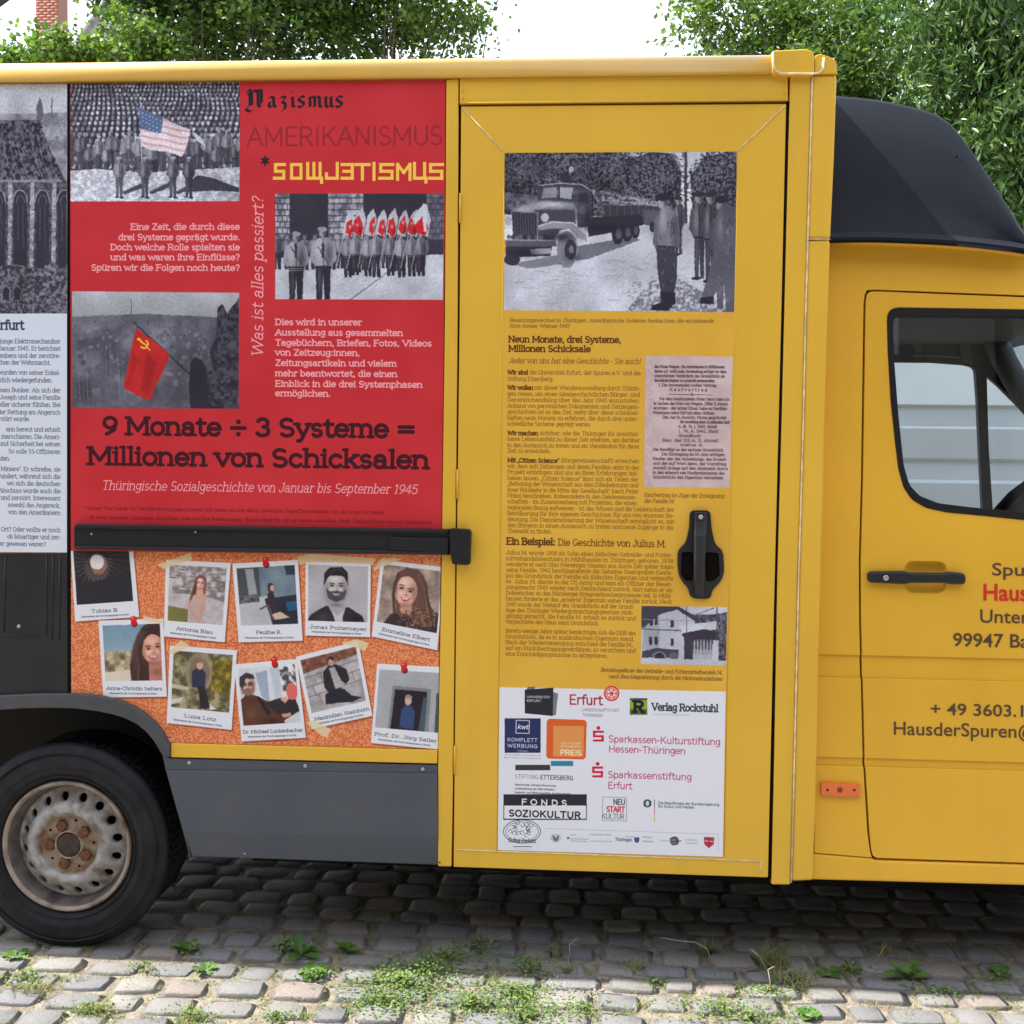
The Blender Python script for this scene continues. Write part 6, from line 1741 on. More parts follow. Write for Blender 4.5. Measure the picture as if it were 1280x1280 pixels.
tube('window_pillar', [P(1234, 400, YF - .1), P(1256, 452, YF - .1), P(1282, 498, YF - .1), P(1320, 540, YF - .1)], .055, M['interior'], van, n=10)
tube('mirror_arm', [P(1247, 640, YF - .5), P(1265, 620, YF - .5), P(1284, 606, YF - .5)], .022, M['rubber'], van)
xc0, xc1 = XR + .02, SC(1500, 500)[0]
box('headliner', xc0, xc1 + .1, .18, YF, SC(1150, 330)[2] - .03, SC(1150, 330)[2], M['interior'], van, 0)
box('cab_floor', xc0, xc1, .09, YF, .55, .58, M['interior'], van, 0)
box('door_lining', SC(1100, 800)[0], xc1, .16, .17, .5, SC(1150, 655)[2], M['interior'], van, 0)
box('cab_bulkhead', xc0, xc0 + .02, .21, YF, .58, SC(1150, 330)[2] - .04, M['interior'], van, 0)
zr = SC(1037, 303)[2]
box('cab_roof', XR + .01, xc1 + .05, .15, YF + .03, zr - .03, zr - .005, cabm, van, .01)
box('driver_seat', xc0 + .15, xc0 + .65, .25, .75, .6, .95, M['interior'], van, .04)
box('dashboard', xc1 - .05, xc1 + .25, .15, YF, .9, 1.25, M['interior'], van, .05)

# ---- wind deflector on the cab roof
zb_ = P(1044, 303, .12)[2]


def SD(px, py):
    y = .12
    for _ in range(6):
        p = P(px, py, y); y = .07 + .22 * max(0, p[2] - zb_)
    return Vector(P(px, py, y))


tops = [(1043.5, 117.5), (1070, 119), (1100, 122.5), (1130, 128.5), (1155, 134.5), (1172, 140.5), (1188, 151), (1203, 168), (1222, 195), (1245, 230), (1266, 263), (1284, 292), (1296, 308)]
bots = [(1036, 304), (1062, 303.2), (1092, 303.2), (1122, 304), (1146, 305), (1166, 306), (1184, 307), (1202, 308.4), (1222, 310.4), (1244, 313), (1262, 315), (1280, 318), (1297, 321)]
vs = []; fs = []
for T, B in zip(tops, bots):
    t = SD(*T); b = SD(*B)
    col = [b, b + Vector((0, .0, .018)) + Vector((0, .010, 0)), b.lerp(t, .35) + Vector((0, -.006, 0)), b.lerp(t, .7) + Vector((0, -.008, 0)), t + Vector((0, 0, -.016)), t + Vector((0, .010, -.003)), t + Vector((0, .03, .004)), t + Vector((0, .08, .012)), t + Vector((0, .25, .02))]
    m2 = [Vector((v.x, 2.0 - v.y, v.z)) for v in col[::-1]]
    vs += col + m2
n = 18
for i in range(len(tops) - 1):
    for k in range(n - 1):
        a = i * n + k
        fs.append((a, a + n, a + n + 1, a + 1))
dfl = mesh('wind_deflector', vs, fs, M['deflector'], van, smooth=True)
vs = []
for x, y in bots[:-1]:
    a = SD(x, y - 1.5); b = SD(x, y - 13)
    vs += [a + Vector((0, -.020, 0)), a + Vector((0, -.022, .008)), b + Vector((0, -.003, 0))]
fs = []
for i in range(len(bots) - 2):
    for k in range(2): fs.append((3 * i + k, 3 * i + 3 + k, 3 * i + 4 + k, 3 * i + 1 + k))
mesh('deflector_flange', vs, fs, M['deflector'], dfl)
screw('deflector_bolt', 1196, 195, SD(1196, 195).y - .008, .0028, M['gap'], dfl)

# ---------------------------------------------------------------- white van standing beyond, seen through the cab windows
wv = empty('parked_van', (3.6, 4.2, 0), 'pale grey-white van with ribbed sides seen through the cab window', 'van')
YV = 3.3
lv = [(P(1190, y, YV)[2], o) for y, o in ((380, .05), (452, .02), (506, -.01), (509, .012), (533, .0), (536, -.012), (573, -.006), (577, .018), (600, .002), (604, -.012), (700, -.004), (820, .0))]
lv = [(z, o) for z, o in lv]
vs = []; fs = []
for x in (1.3, 6.4):
    for z, o in lv: vs.append((x, YV + o, z))
    vs.append((x, YV + .03, .38)); vs.append((x, YV + 1.9, .38)); vs.append((x, YV + 1.9, lv[0][0] - .1)); vs.append((x, YV + 1.6, lv[0][0] + .25)); vs.append((x, YV + .4, lv[0][0] + .25))
n = len(vs) // 2
for i in range(n):
    j = (i + 1) % n
    fs.append((i, j, n + j, n + i))
fs.append(list(range(n))[::-1]); fs.append([n + i for i in range(n)])
mesh('body', vs, fs, M['white_paint'], wv)
for x in (2.0, 5.4):
    wheel(x, .34, YV - .01, wv, detail=False)
box('rear_light', 1.28, 1.299, YV + .1, YV + .2, 1.0, 1.4, M['orange'], wv)
box('bumper', 1.2, 1.3, YV + .05, YV + 1.85, .45, .62, M['black_plastic'], wv, .02)
# ---------------------------------------------------------------- ground, cobblestones
def fmesh(name, V, F, m, parent=None, smooth=False):
    """quick mesh from arrays: V (n,3), F (k,3 or 4)"""
    V = np.asarray(V, np.float32); F = np.asarray(F, np.int32)
    me = bpy.data.meshes.new(name)
    me.vertices.add(len(V)); me.vertices.foreach_set('co', V.ravel())
    k = F.shape[1]
    me.loops.add(F.size); me.loops.foreach_set('vertex_index', F.ravel())
    me.polygons.add(len(F)); me.polygons.foreach_set('loop_start', np.arange(0, F.size, k)); me.polygons.foreach_set('loop_total', np.full(len(F), k))
    if smooth: me.polygons.foreach_set('use_smooth', np.ones(len(F), bool))
    me.materials.append(m); me.update(calc_edges=True); me.validate()
    o = bpy.data.objects.new(name, me); C.objects.link(o)
    if parent: wpar(o, parent)
    return o


def island_mat(name, cols, rough=.8, scale=40, translucent=0.0, bump=.0, vary=.25, dark=1.0):
    """colour picked per separate piece (stone, leaf, blade)"""
    m = bpy.data.materials.new(name); m.use_nodes = True; nt = m.node_tree; b = nt.nodes['Principled BSDF']
    g = nt.nodes.new('ShaderNodeNewGeometry'); r = nt.nodes.new('ShaderNodeValToRGB')
    r.color_ramp.interpolation = 'CONSTANT' if len(cols) > 2 else 'LINEAR'
    els = r.color_ramp.elements
    els[0].position = 0; cols = [tuple(v * dark for v in c) for c in cols]; els[0].color = (*cols[0], 1); els[1].position = 1 / len(cols) if len(cols) > 2 else 1; els[1].color = (*cols[1], 1)
    for i in range(2, len(cols)):
        e = els.new(i / len(cols)); e.color = (*cols[i], 1)
    nt.links.new(g.outputs['Random Per Island'], r.inputs['Fac'])
    tc = nt.nodes.new('ShaderNodeTexCoord'); n = nt.nodes.new('ShaderNodeTexNoise'); n.inputs['Scale'].default_value = scale; n.inputs['Detail'].default_value = 6; n.inputs['Roughness'].default_value = .65
    nt.links.new(tc.outputs['Object'], n.inputs['Vector'])
    mr = nt.nodes.new('ShaderNodeMapRange'); mr.inputs['From Min'].default_value = .3; mr.inputs['From Max'].default_value = .7; mr.inputs['To Min'].default_value = 1 - vary; mr.inputs['To Max'].default_value = 1 + vary
    nt.links.new(n.outputs['Fac'], mr.inputs['Value'])
    mu = nt.nodes.new('ShaderNodeVectorMath'); mu.operation = 'SCALE'
    nt.links.new(r.outputs['Color'], mu.inputs[0]); nt.links.new(mr.outputs[0], mu.inputs['Scale']); nt.links.new(mu.outputs[0], b.inputs['Base Color'])
    b.inputs['Roughness'].default_value = rough; b.inputs['Specular IOR Level'].default_value = .35
    if bump:
        bp = nt.nodes.new('ShaderNodeBump'); bp.inputs['Strength'].default_value = bump; bp.inputs['Distance'].default_value = .004
        nt.links.new(n.outputs['Fac'], bp.inputs['Height']); nt.links.new(bp.outputs['Normal'], b.inputs['Normal'])
    if translucent:
        out = nt.nodes['Material Output']; t = nt.nodes.new('ShaderNodeBsdfTranslucent'); ms = nt.nodes.new('ShaderNodeMixShader'); ms.inputs[0].default_value = translucent
        v2 = nt.nodes.new('ShaderNodeVectorMath'); v2.operation = 'MULTIPLY'; v2.inputs[1].default_value = (1.5, 1.6, .7)
        nt.links.new(mu.outputs[0], v2.inputs[0]); nt.links.new(v2.outputs[0], t.inputs['Color'])
        nt.links.new(b.outputs[0], ms.inputs[1]); nt.links.new(t.outputs[0], ms.inputs[2]); nt.links.new(ms.outputs[0], out.inputs['Surface'])
    return m


M['soil'] = mat('joint_soil', (.15, .12, .09), .95, col2=(.27, .24, .19), vscale=28, thr=(.35, .65), bump=.8, bscale=110)
ground = mesh('ground', [(-400, -300, -.0085), (400, -300, -.0085), (400, 600, -.0085), (-400, 600, -.0085)], [(0, 1, 2, 3)], M['soil'])
tagit(ground, 'sandy soil between and under the cobbles', kind='structure')
cob = bpy.data.objects.new('cobbled_pavement', None); C.objects.link(cob); tagit(cob, 'worn grey cobblestone pavement with weeds in its joints', kind='structure')

rs = random.Random(12)


def stone_shape(seed):
    """flat topped, knocked about sett: 1 x 1 footprint, top at z = 0"""
    r = random.Random(seed); N = 5
    V = []; F = []
    cor = [r.uniform(-.05, .05) for _ in range(16)]
    for j in range(N):
        for i in range(N):
            u = i / (N - 1) * 2 - 1; v = j / (N - 1) * 2 - 1
            q = .80
            us = math.copysign(abs(u) ** .42, u); vs_ = math.copysign(abs(v) ** .42, v)
            x = us * (1 - .10 * v * v) + .07 * r.uniform(-1, 1); y = vs_ * (1 - .13 * u * u) + .08 * r.uniform(-1, 1)
            e = max(abs(u), abs(v)) ; rad = (abs(u) ** 4 + abs(v) ** 4) ** .25
            h = -.0015 * e ** 2 - (.0045 if e > .99 else 0) - (.006 if abs(u) > .99 and abs(v) > .99 else 0) + r.uniform(-.0014, .0014)
            V.append((x * .5, y * .5, h))
    for j in range(N - 1):
        for i in range(N - 1):
            a = j * N + i; F.append((a, a + 1, a + N + 1, a + N))
    ring = [i for i in range(N)] + [j * N + N - 1 for j in range(1, N)] + [(N - 1) * N + i for i in range(N - 2, -1, -1)] + [j * N for j in range(N - 2, 0, -1)]
    b = len(V)
    for k in ring:
        V.append((V[k][0] * 1.03, V[k][1] * 1.03, -.07))
    L = len(ring)
    for k in range(L):
        a, c2 = ring[k], ring[(k + 1) % L]
        F.append((c2, a, b + k, b + (k + 1) % L))
    return V, F


stone_cols = [tuple(a * b for a, b in zip(c, (1.0, .98, .95))) for c in [(.30, .295, .29), (.26, .265, .28), (.35, .34, .32), (.29, .29, .30), (.34, .30, .28), (.24, .245, .26), (.37, .36, .34), (.28, .275, .27)]]
smats = []
for i, c in enumerate(stone_cols):
    c = tuple(v * .60 for v in c)
    smats.append(mat('cobble_stone', c, .8, spec=.25, col2=tuple(min(1, v * 1.6 + .015) for v in c), vscale=16, thr=(.3, .75), bump=.55, bscale=70))
shapes = []
for i in range(12):
    V, F = stone_shape(100 + i)
    me = bpy.data.meshes.new('cobblestone'); me.from_pydata(V, [], F); me.materials.append(smats[i % 8]); me.polygons.foreach_set('use_smooth', [True] * len(F)); me.update()
    shapes.append((V, F, me))
M['stones_far'] = island_mat('cobble_stones', [tuple(v * .76 for v in c) for c in stone_cols], .75, 14, bump=.4)
stones = []
y = -1.35; row = 0
while y < 4.6:
    dpt = rs.uniform(.090, .118)
    x = -3.4 + rs.uniform(0, .1)
    while x < 4.2:
        w = rs.uniform(.105, .19)
        yy = y + dpt / 2 + .012 * math.sin(x * 1.9 + row * .7) + rs.uniform(-.006, .006)
        stones.append((x + w / 2, yy, w * rs.uniform(.90, .96), dpt * rs.uniform(.88, .95), rs.gauss(0, 2.5), rs.uniform(-.004, .003)))
        x += w + rs.uniform(.002, .012)
    y += dpt + rs.uniform(.004, .012); row += 1
# stones missing where the sandy patch is
gx, gy, _ = G(700, 1232)


def inview(s):
    v = np.array((s[0], s[1], 0.0)) - CAM
    f = v @ AX_F; X = 640 + FPX * (v @ AX_R) / f; Y = 640 + FPX * (v @ AX_D) / f
    return f > .3 and -45 < X < 1325 and 1070 < Y < 1320


seen = sorted([s for s in stones if inview(s)], key=lambda s: s[1])
near = set(id(s) for s in seen[:300])
BV, BF = [], []
for i, (s) in enumerate(stones):
    V, F, me = shapes[rs.randrange(12)]
    if id(s) in near:
        o = bpy.data.objects.new('cobblestone', me); C.objects.link(o); o.parent = cob
        o.location = (s[0], s[1], s[5]); o.scale = (s[2], s[3], 1); o.rotation_euler = (rs.gauss(0, .02), rs.gauss(0, .02), math.radians(s[4]))
    else:
        c, sn = math.cos(math.radians(s[4])), math.sin(math.radians(s[4])); b = len(BV)
        for vx, vy, vz in V:
            X = vx * s[2]; Y = vy * s[3]
            BV.append((s[0] + X * c - Y * sn, s[1] + X * sn + Y * c, vz + s[5]))
        BF += [tuple(b + k for k in f) for f in F]
o = fmesh('cobblestones', BV, BF, M['stones_far'], cob, True); o['kind'] = 'stuff'

# ---------------------------------------------------------------- weeds
M['clover'] = island_mat('clover_leaf', [(.10, .20, .035), (.17, .27, .06), (.08, .16, .035), (.20, .28, .08), (.13, .23, .05), (.20, .22, .09)], .6, 60, .25, dark=.88)
M['grass'] = island_mat('grass_blade', [(.12, .22, .04), (.20, .28, .07), (.32, .31, .13), (.10, .19, .03), (.42, .34, .19), (.36, .27, .14)], .6, 60, .25, dark=.85)
M['weed'] = island_mat('weed_leaf', [(.08, .19, .035), (.13, .25, .05), (.10, .21, .04)], .5, 60, .2, dark=.75)
M['straw'] = island_mat('dry_stalk', [(.30, .23, .13), (.36, .29, .18), (.24, .17, .10)], .8, 60)
nr = np.random.RandomState(4)


def leaf_cloud(c, n, rad, h, size, seed=0, mat_=None, flat=.6):
    """small rounded leaflets close to the ground"""
    V = []; F = []
    r = random.Random(seed)
    for i in range(n):
        a = r.uniform(0, 6.283); d = abs(r.gauss(0, .5)) * rad
        x = c[0] + d * math.cos(a) * 1.5; y = c[1] + d * math.sin(a) * .9; z = r.uniform(0, h) * max(.15, 1 - d / rad / 1.4)
        s = size * r.uniform(.6, 1.3); t = r.uniform(0, 6.283)
        nx, ny = r.gauss(0, .45), r.gauss(0, .45)
        u = Vector((math.cos(t), math.sin(t), nx)).normalized() * s; v = Vector((-math.sin(t), math.cos(t), ny)).normalized() * s * .75
        p = Vector((x, y, z)); b = len(V)
        V += [p - u, p - u * .2 + v, p + u * .8 + v * .5, p + u, p + u * .8 - v * .5, p - u * .2 - v]
        F += [(b, b + 1, b + 5), (b + 1, b + 2, b + 4), (b + 1, b + 4, b + 5), (b + 2, b + 3, b + 4)]
    return V, F


def blades(c, n, rad, h, w, seed=0, droop=.5):
    V = []; F = []; r = random.Random(seed)
    for i in range(n):
        a = r.uniform(0, 6.283); d = r.random() ** .6 * rad
        x = c[0] + d * math.cos(a); y = c[1] + d * math.sin(a) * .7
        la = r.uniform(0, 6.283); L = h * r.uniform(.4, 1.1); ww = w * r.uniform(.6, 1.3)
        side = Vector((-math.sin(la), math.cos(la), 0)) * ww; b = len(V)
        for k in range(4):
            t = k / 3
            p = Vector((x, y, -.01)) + Vector((math.cos(la), math.sin(la), 0)) * (L * droop * t * t * 1.2) + Vector((0, 0, L * (t - .35 * droop * t * t)))
            s = side * (1 - t * .95)
            V += [p - s, p + s]
        for k in range(3):
            q = b + 2 * k; F += [(q, q + 1, q + 3), (q, q + 3, q + 2)]
    return V, F


def rosette(c, n, L, w, seed=0, up=.6):
    """broad toothed leaves from one root, as a dandelion's"""
    V = []; F = []; r = random.Random(seed)
    for i in range(n):
        la = 6.283 * i / n + r.uniform(-.3, .3); l = L * r.uniform(.6, 1.1); el = r.uniform(.3, 1.2) * up
        d = Vector((math.cos(la), math.sin(la), 0)); s = Vector((-math.sin(la), math.cos(la), 0)); K = 7; b = len(V)
        for k in range(K + 1):
            t = k / K
            p = Vector((c[0], c[1], -.005)) + d * (l * t * math.cos(el)) + Vector((0, 0, l * (t * math.sin(el) - .35 * t * t * math.sin(el))))
            wd_ = w * math.sin(math.pi * min(1, t * .9 + .08)) ** .7 * (1.25 if k % 2 else .7) * (.5 + t)
            if k == K: wd_ = .0005
            V += [p - s * wd_ + Vector((0, 0, wd_ * .4)), p, p + s * wd_ + Vector((0, 0, wd_ * .4))]
        for k in range(K):
            q = b + 3 * k; F += [(q, q + 1, q + 4), (q, q + 4, q + 3), (q + 1, q + 2, q + 5), (q + 1, q + 5, q + 4)]
    return V, F


def join(lst):
    V = []; F = []
    for v, f in lst:
        b = len(V); V += v; F += [tuple(b + k for k in q) for q in f]
    return V, F


def gpt(px, py):
    p = G(px, py); return (p[0], p[1])


# ground cover nobody could count
pat = []
for (px, py, n, rad, h, sz) in [(500, 1232, 900, .16, .035, .0075), (530, 1215, 500, .12, .045, .0075), (560, 1200, 300, .10, .04, .007), (480, 1256, 500, .12, .03, .007), (590, 1256, 500, .14, .03, .007), (640, 1245, 600, .12, .035, .007),
                                (660, 1268, 500, .15, .03, .007), (395, 1222, 120, .05, .03, .009), (30, 1224, 160, .07, .03, .008), (110, 1262, 160, .07, .02, .007), (240, 1270, 200, .08, .02, .006), (345, 1272, 160, .06, .02, .006),
                                (180, 1212, 120, .05, .03, .006), (900, 1262, 300, .14, .025, .007), (940, 1275, 400, .16, .025, .007), (960, 1240, 200, .08, .02, .007), (1000, 1225, 120, .06, .02, .006), (1060, 1214, 120, .07, .02, .008),
                                (1180, 1240, 160, .10, .015, .006), (1240, 1225, 120, .06, .02, .006), (820, 1228, 100, .05, .012, .006), (730, 1262, 200, .09, .02, .006), (660, 1212, 240, .07, .045, .007), (700, 1194, 60, .05, .03, .007), (355, 1186, 100, .05, .05, .009), (240, 1190, 60, .04, .03, .008), (600, 1188, 150, .09, .05, .008)]:
    pat.append(leaf_cloud(gpt(px, py), int(n * 1.15), rad, h, sz * .68, px))
V, F = join(pat)
o = fmesh('clover_cover', V, F, M['clover']); tagit(o, 'low clover and small green weeds spreading over the cobbles', 'weeds', kind='stuff')
pat = []
jr = random.Random(8)
for k in range(1300):
    s = jr.choice(seen) if jr.random() < .85 else jr.choice(stones)
    if s[1] > .1 and jr.random() < .7: continue
    sx = s[0] + (s[2] * .55 + .005) * jr.choice((-1, 1)) * jr.choice((1, 1, .3)); sy = s[1] + jr.uniform(-.5, .5) * s[3] + jr.choice((-.05, .05)) * .9
    pat.append(blades((sx, sy), jr.randint(6, 22), .028, jr.uniform(.012, .036), .0014, k, .9))
V, F = join(pat)
o = fmesh('joint_grass', V, F, M['grass']); tagit(o, 'thin grass and moss growing in the joints of the cobbles', 'grass', kind='stuff')

grp = 'grass tufts between the cobbles'
tuf = [(968, 1206, 60, .055, .11, 'tall pale grass tuft at the shadow edge below the door'), (985, 1228, 60, .07, .07, 'wide grass tuft spilling over sunlit cobbles right of centre'), (885, 1190, 40, .03, .085, 'dark grass tuft in the van shadow under the door'),
       (40, 1236, 70, .06, .05, 'grass tuft at the left picture edge below the tyre'), (118, 1262, 60, .05, .045, 'small grass tuft between cobbles under the wheel'), (708, 1212, 24, .02, .05, 'thin upright grass tuft beside the sandy patch'),
       (240, 1275, 50, .05, .035, 'low grass tuft at the bottom left of the pavement'), (790, 1206, 30, .05, .035, 'short yellowish tuft at the shadow edge below the sponsor panel'), (1105, 1190, 26, .03, .05, 'dark tuft just inside the shadow of the cab')]
for i, (px, py, n, rad, h, lab) in enumerate(tuf):
    c = gpt(px, py); V, F = blades(c, n * 2, rad, h, .0019, 900 + i, .8)
    o = fmesh('grass_tuft', [(v[0] - c[0], v[1] - c[1], v[2]) for v in V], F, M['grass']); o.location = (c[0], c[1], 0); tagit(o, lab, 'grass tuft', grp)
wl = [(1132, 1222, 9, .085, .016, .9, 'leafy dandelion rosette standing at the shadow edge below the cab'), (393, 1216, 9, .06, .014, .5, 'small broad leaf weed on sunlit cobbles left of the clover'), (1035, 1218, 8, .06, .013, .5, 'broad leaf weed beside the reddish cobble'),
      (232, 1186, 8, .06, .012, .7, 'shaded weed rosette behind the tyre'), (376, 1192, 9, .085, .016, .9, 'shaded broad leaf weed under the grey skirt'), (432, 1188, 7, .07, .014, .9, 'smaller shaded weed under the grey skirt'), (258, 1212, 8, .05, .012, .5, 'flat weed at the shadow line right of the tyre'),
      (1010, 1268, 8, .05, .016, .4, 'yellowing leaf rosette at the lower edge right of centre'), (1248, 1216, 8, .055, .013, .6, 'weed rosette at the right picture edge in the shadow'), (20, 1196, 8, .06, .012, .5, 'shaded weed left of the tyre foot')]
for i, (px, py, n, L, w, up, lab) in enumerate(wl):
    c = gpt(px, py); V, F = rosette(c, n, L, w, 40 + i, up)
    o = fmesh('broadleaf_weed', [(v[0] - c[0], v[1] - c[1], v[2]) for v in V], F, M['weed'], smooth=True); o.location = (c[0], c[1], 0); tagit(o, lab, 'weed', 'broad leaf weeds on the pavement')
st = [([(890, 1208), (884, 1186), (870, 1178), (848, 1176), (826, 1172)], 'long bent dry stalk lying over the shaded cobbles'), ([(962, 1222), (950, 1196), (938, 1186)], 'short dry stalk in the tall grass tuft'), ([(712, 1206), (712, 1180), (722, 1172)], 'thin upright dry stalk beside the sandy patch'),
      ([(957, 1244), (963, 1228), (960, 1212), (968, 1208)], 'curled pale stalk on the sunlit cobbles'), ([(1095, 1208), (1100, 1192), (1107, 1182)], 'dry twig beside the dandelion'), ([(1018, 1206), (1008, 1190), (1004, 1182)], 'thin dry twig at the shadow edge'), ([(420, 1244), (432, 1238), (445, 1232)], 'straw lying across a cobble left of the clover')]
for i, (pp, lab) in enumerate(st):
    g0 = G(*pp[0]); pts = []
    for k, (a, b) in enumerate(pp):
        q = P(a, b, g0[1] + .01 * k) if k else g0
        pts.append((q[0], q[1], max(q[2], .004)))
    vs, fs = tube_data(pts, .0015, 5)
    o = mesh('dry_stalk', [v - Vector(g0) for v in vs], fs, M['straw'], smooth=True); o.location = g0; tagit(o, lab, 'stalk', 'dry stalks on the pavement')
# small stones in the sandy patch
V = []; F = []
pr = random.Random(3)
for i in range(420):
    cx, cy = gx + pr.gauss(0, .10), gy + pr.gauss(0, .05)
    if pr.random() < .5: cx, cy = pr.uniform(-1.6, 1.6), pr.uniform(-.5, .1)
    s = pr.uniform(.002, .005); b = len(V)
    for dx, dy, dz in ((-1, -1, 0), (1, -1, 0), (1, 1, 0), (-1, 1, 0), (0, 0, 1.1)):
        V.append((cx + dx * s * pr.uniform(.6, 1), cy + dy * s * pr.uniform(.6, 1), -.012 + dz * s + pr.uniform(0, .012)))
    F += [(b, b + 1, b + 4), (b + 1, b + 2, b + 4), (b + 2, b + 3, b + 4), (b + 3, b, b + 4)]
o = fmesh('grit', V, F, M['stones_far']); tagit(o, 'loose grit lying in the joints and the sandy patch', 'grit', kind='stuff')

# ---------------------------------------------------------------- trees
M['bark'] = mat('bark', (.10, .085, .07), .9, var=.35, vscale=14, bump=.6, bscale=30)
M['leaf_a'] = island_mat('round_leaves', [(.055, .12, .02), (.10, .185, .03), (.03, .075, .016), (.15, .235, .045), (.07, .14, .028)], .5, 3, .33, vary=.2, dark=.78)
M['leaf_c'] = island_mat('light_leaves', [(.09, .17, .03), (.14, .24, .045), (.05, .11, .022), (.19, .29, .07), (.10, .19, .035)], .45, 3, .36, vary=.2, dark=.8)
M['leaf_b'] = island_mat('narrow_leaves', [(.06, .13, .035), (.10, .19, .05), (.035, .085, .022), (.15, .25, .09), (.07, .145, .035)], .34, 3, .3, vary=.2, dark=.85)


def tree(name, base, height, crown, nclump, per, lsize, aspect, m, seed, label, trunk_r=.16, droop=0.0, csig=.28, minz=None):
    """crown = list of (centre, radii) lobes; leaves gathered in clumps on twigs"""
    r = np.random.RandomState(seed); rr = random.Random(seed)
    t = empty(name, base, label, 'tree')
    # trunk and limbs
    tv, tf = [], []
    def limb(p0, p1, r0, r1, bend):
        K = 6; pts = []
        for k in range(K + 1):
            u = k / K; q = Vector(p0).lerp(Vector(p1), u) + Vector(bend) * math.sin(math.pi * u); pts.append(q)
        vs, fs = tube_data(pts, 1, 7, [r0 + (r1 - r0) * k / K for k in range(K + 1)], len(tv)); tv.extend(vs); tf.extend([tuple(f) for f in fs if len(f) == 4])
    cc = Vector(crown[0][0]); fork = Vector(base).lerp(cc, .55); fork.x = base[0] + .3 * (cc.x - base[0])
    limb(base, fork, trunk_r, trunk_r * .7, (.1, 0, 0))
    centres = []
    # clump centres fill the outer part of each lobe
    for (c, rad) in crown:
        for k in range(3):
            e = Vector(c) + Vector((rr.uniform(-.5, .5) * rad[0], rr.uniform(-.5, .5) * rad[1], rr.uniform(-.2, .6) * rad[2]))
            limb(fork, e, trunk_r * .24, trunk_r * .05, (rr.uniform(-.3, .3), rr.uniform(-.3, .3), -.2))
    tot = sum(q[1][0] * q[1][1] * q[1][2] for q in crown)
    for (c, rad) in crown:
        nc = max(3, int(nclump * rad[0] * rad[1] * rad[2] / tot))
        d = r.randn(nc, 3); d /= np.linalg.norm(d, axis=1)[:, None]
        u = r.rand(nc, 1) ** .42
        centres.append(np.array(c) + d * u * np.array(rad) * (1 + .12 * r.randn(nc, 1)))
    cen = np.concatenate(centres)
    cs = csig * (.55 + .9 * r.rand(len(cen)))
    idx = np.repeat(np.arange(len(cen)), per)
    n = len(idx)
    off = r.randn(n, 3) * cs[idx][:, None] * np.array((1, 1, .62))
    if droop: off[:, 2] -= droop * np.abs(off[:, 0] ** 2 + off[:, 1] ** 2) / np.maximum(cs[idx], .05)
    p = cen[idx] + off
    if minz: p = p[p[:, 2] > minz]; n = len(p)
    ax = r.randn(n, 3); ax[:, 2] = ax[:, 2] * .6 - .35 - droop * 1.2; ax /= np.linalg.norm(ax, axis=1)[:, None]
    nrm = r.randn(n, 3) + np.array((0, -.2, .6)); sd = np.cross(ax, nrm); sd /= np.linalg.norm(sd, axis=1)[:, None] + 1e-9
    nn = np.cross(sd, ax)
    L = lsize * (.65 + .7 * r.rand(n, 1)); W = L * aspect
    V = np.stack([p, p + ax * L * .5 + sd * W * .5 + nn * L * .06, p + ax * L, p + ax * L * .5 - sd * W * .5 + nn * L * .06], 1).reshape(-1, 3)
    b = np.arange(n)[:, None] * 4
    F = np.concatenate([b + np.array([[0, 1, 2]]), b + np.array([[0, 2, 3]])], 1).reshape(-1, 3)
    fmesh('crown', V, F, m, t)
    # twigs to a part of the clumps
    for k in range(0, len(cen), 11):
        q = Vector(cen[k]); a = fork.lerp(q, .6)
        limb(a, q, .013, .004, (rr.uniform(-.2, .2), 0, .08))
    fmesh('trunk', [tuple(v) for v in tv], tf, M['bark'], t, True)
    return t


def LB(px, py, Y, r):
    p = P(px, py, Y); return (p, r)


tree('broadleaf_tree', (P(300, 0, 12)[0], 12.0, 0), 9, [LB(205, 0, 12, (1.0, 1.1, 1.0)), LB(300, -15, 12, (1.3, 1.3, 1.45)), LB(385, -10, 12.2, (1.1, 1.2, 1.25)), LB(150, -70, 11.8, (1.0, 1, .9))], 280, 90, .092, .72, M['leaf_a'], 1, 'dark broadleaf tree rising behind the left half of the van roof', csig=.20)
tree('broadleaf_tree', (P(500, 0, 12.8)[0], 12.8, 0), 9, [LB(455, 0, 12.8, (1.0, 1.2, 1.2)), LB(530, 0, 12.8, (.95, 1.1, 1.05)), LB(598, 38, 12.9, (.42, .6, .40)), LB(440, -90, 12.6, (1.4, 1, .9))], 190, 90, .085, .72, M['leaf_c'], 2, 'lighter broadleaf tree behind the middle of the van roof', csig=.20)
tree('broadleaf_tree', (P(90, 60, 11)[0], 11.0, 0), 7, [LB(105, 74, 11, (.55, .7, .26)), LB(18, 84, 11.2, (.42, .7, .24)), LB(175, 66, 11, (.6, .7, .42)), LB(58, 62, 11, (.13, .3, .16))], 80, 75, .085, .75, M['leaf_c'], 3, 'low tree in front of the brick chimney foot at the left', csig=.15, trunk_r=.08)
tree('ash_tree', (4.0, 12.5, 0), 10, [((2.95, 12.2, 7.4), (1.35, 1.5, 1.6)), ((4.2, 12.6, 7.2), (1.6, 1.5, 2.2)), ((2.2, 12.2, 8.6), (1.0, 1, 1.0)), ((4.0, 12.8, 5.0), (1.5, 1.3, 1.6))], 430, 95, .115, .42, M['leaf_c'], 4, 'green narrow leaved tree behind the front end of the load body', droop=.12, csig=.19)
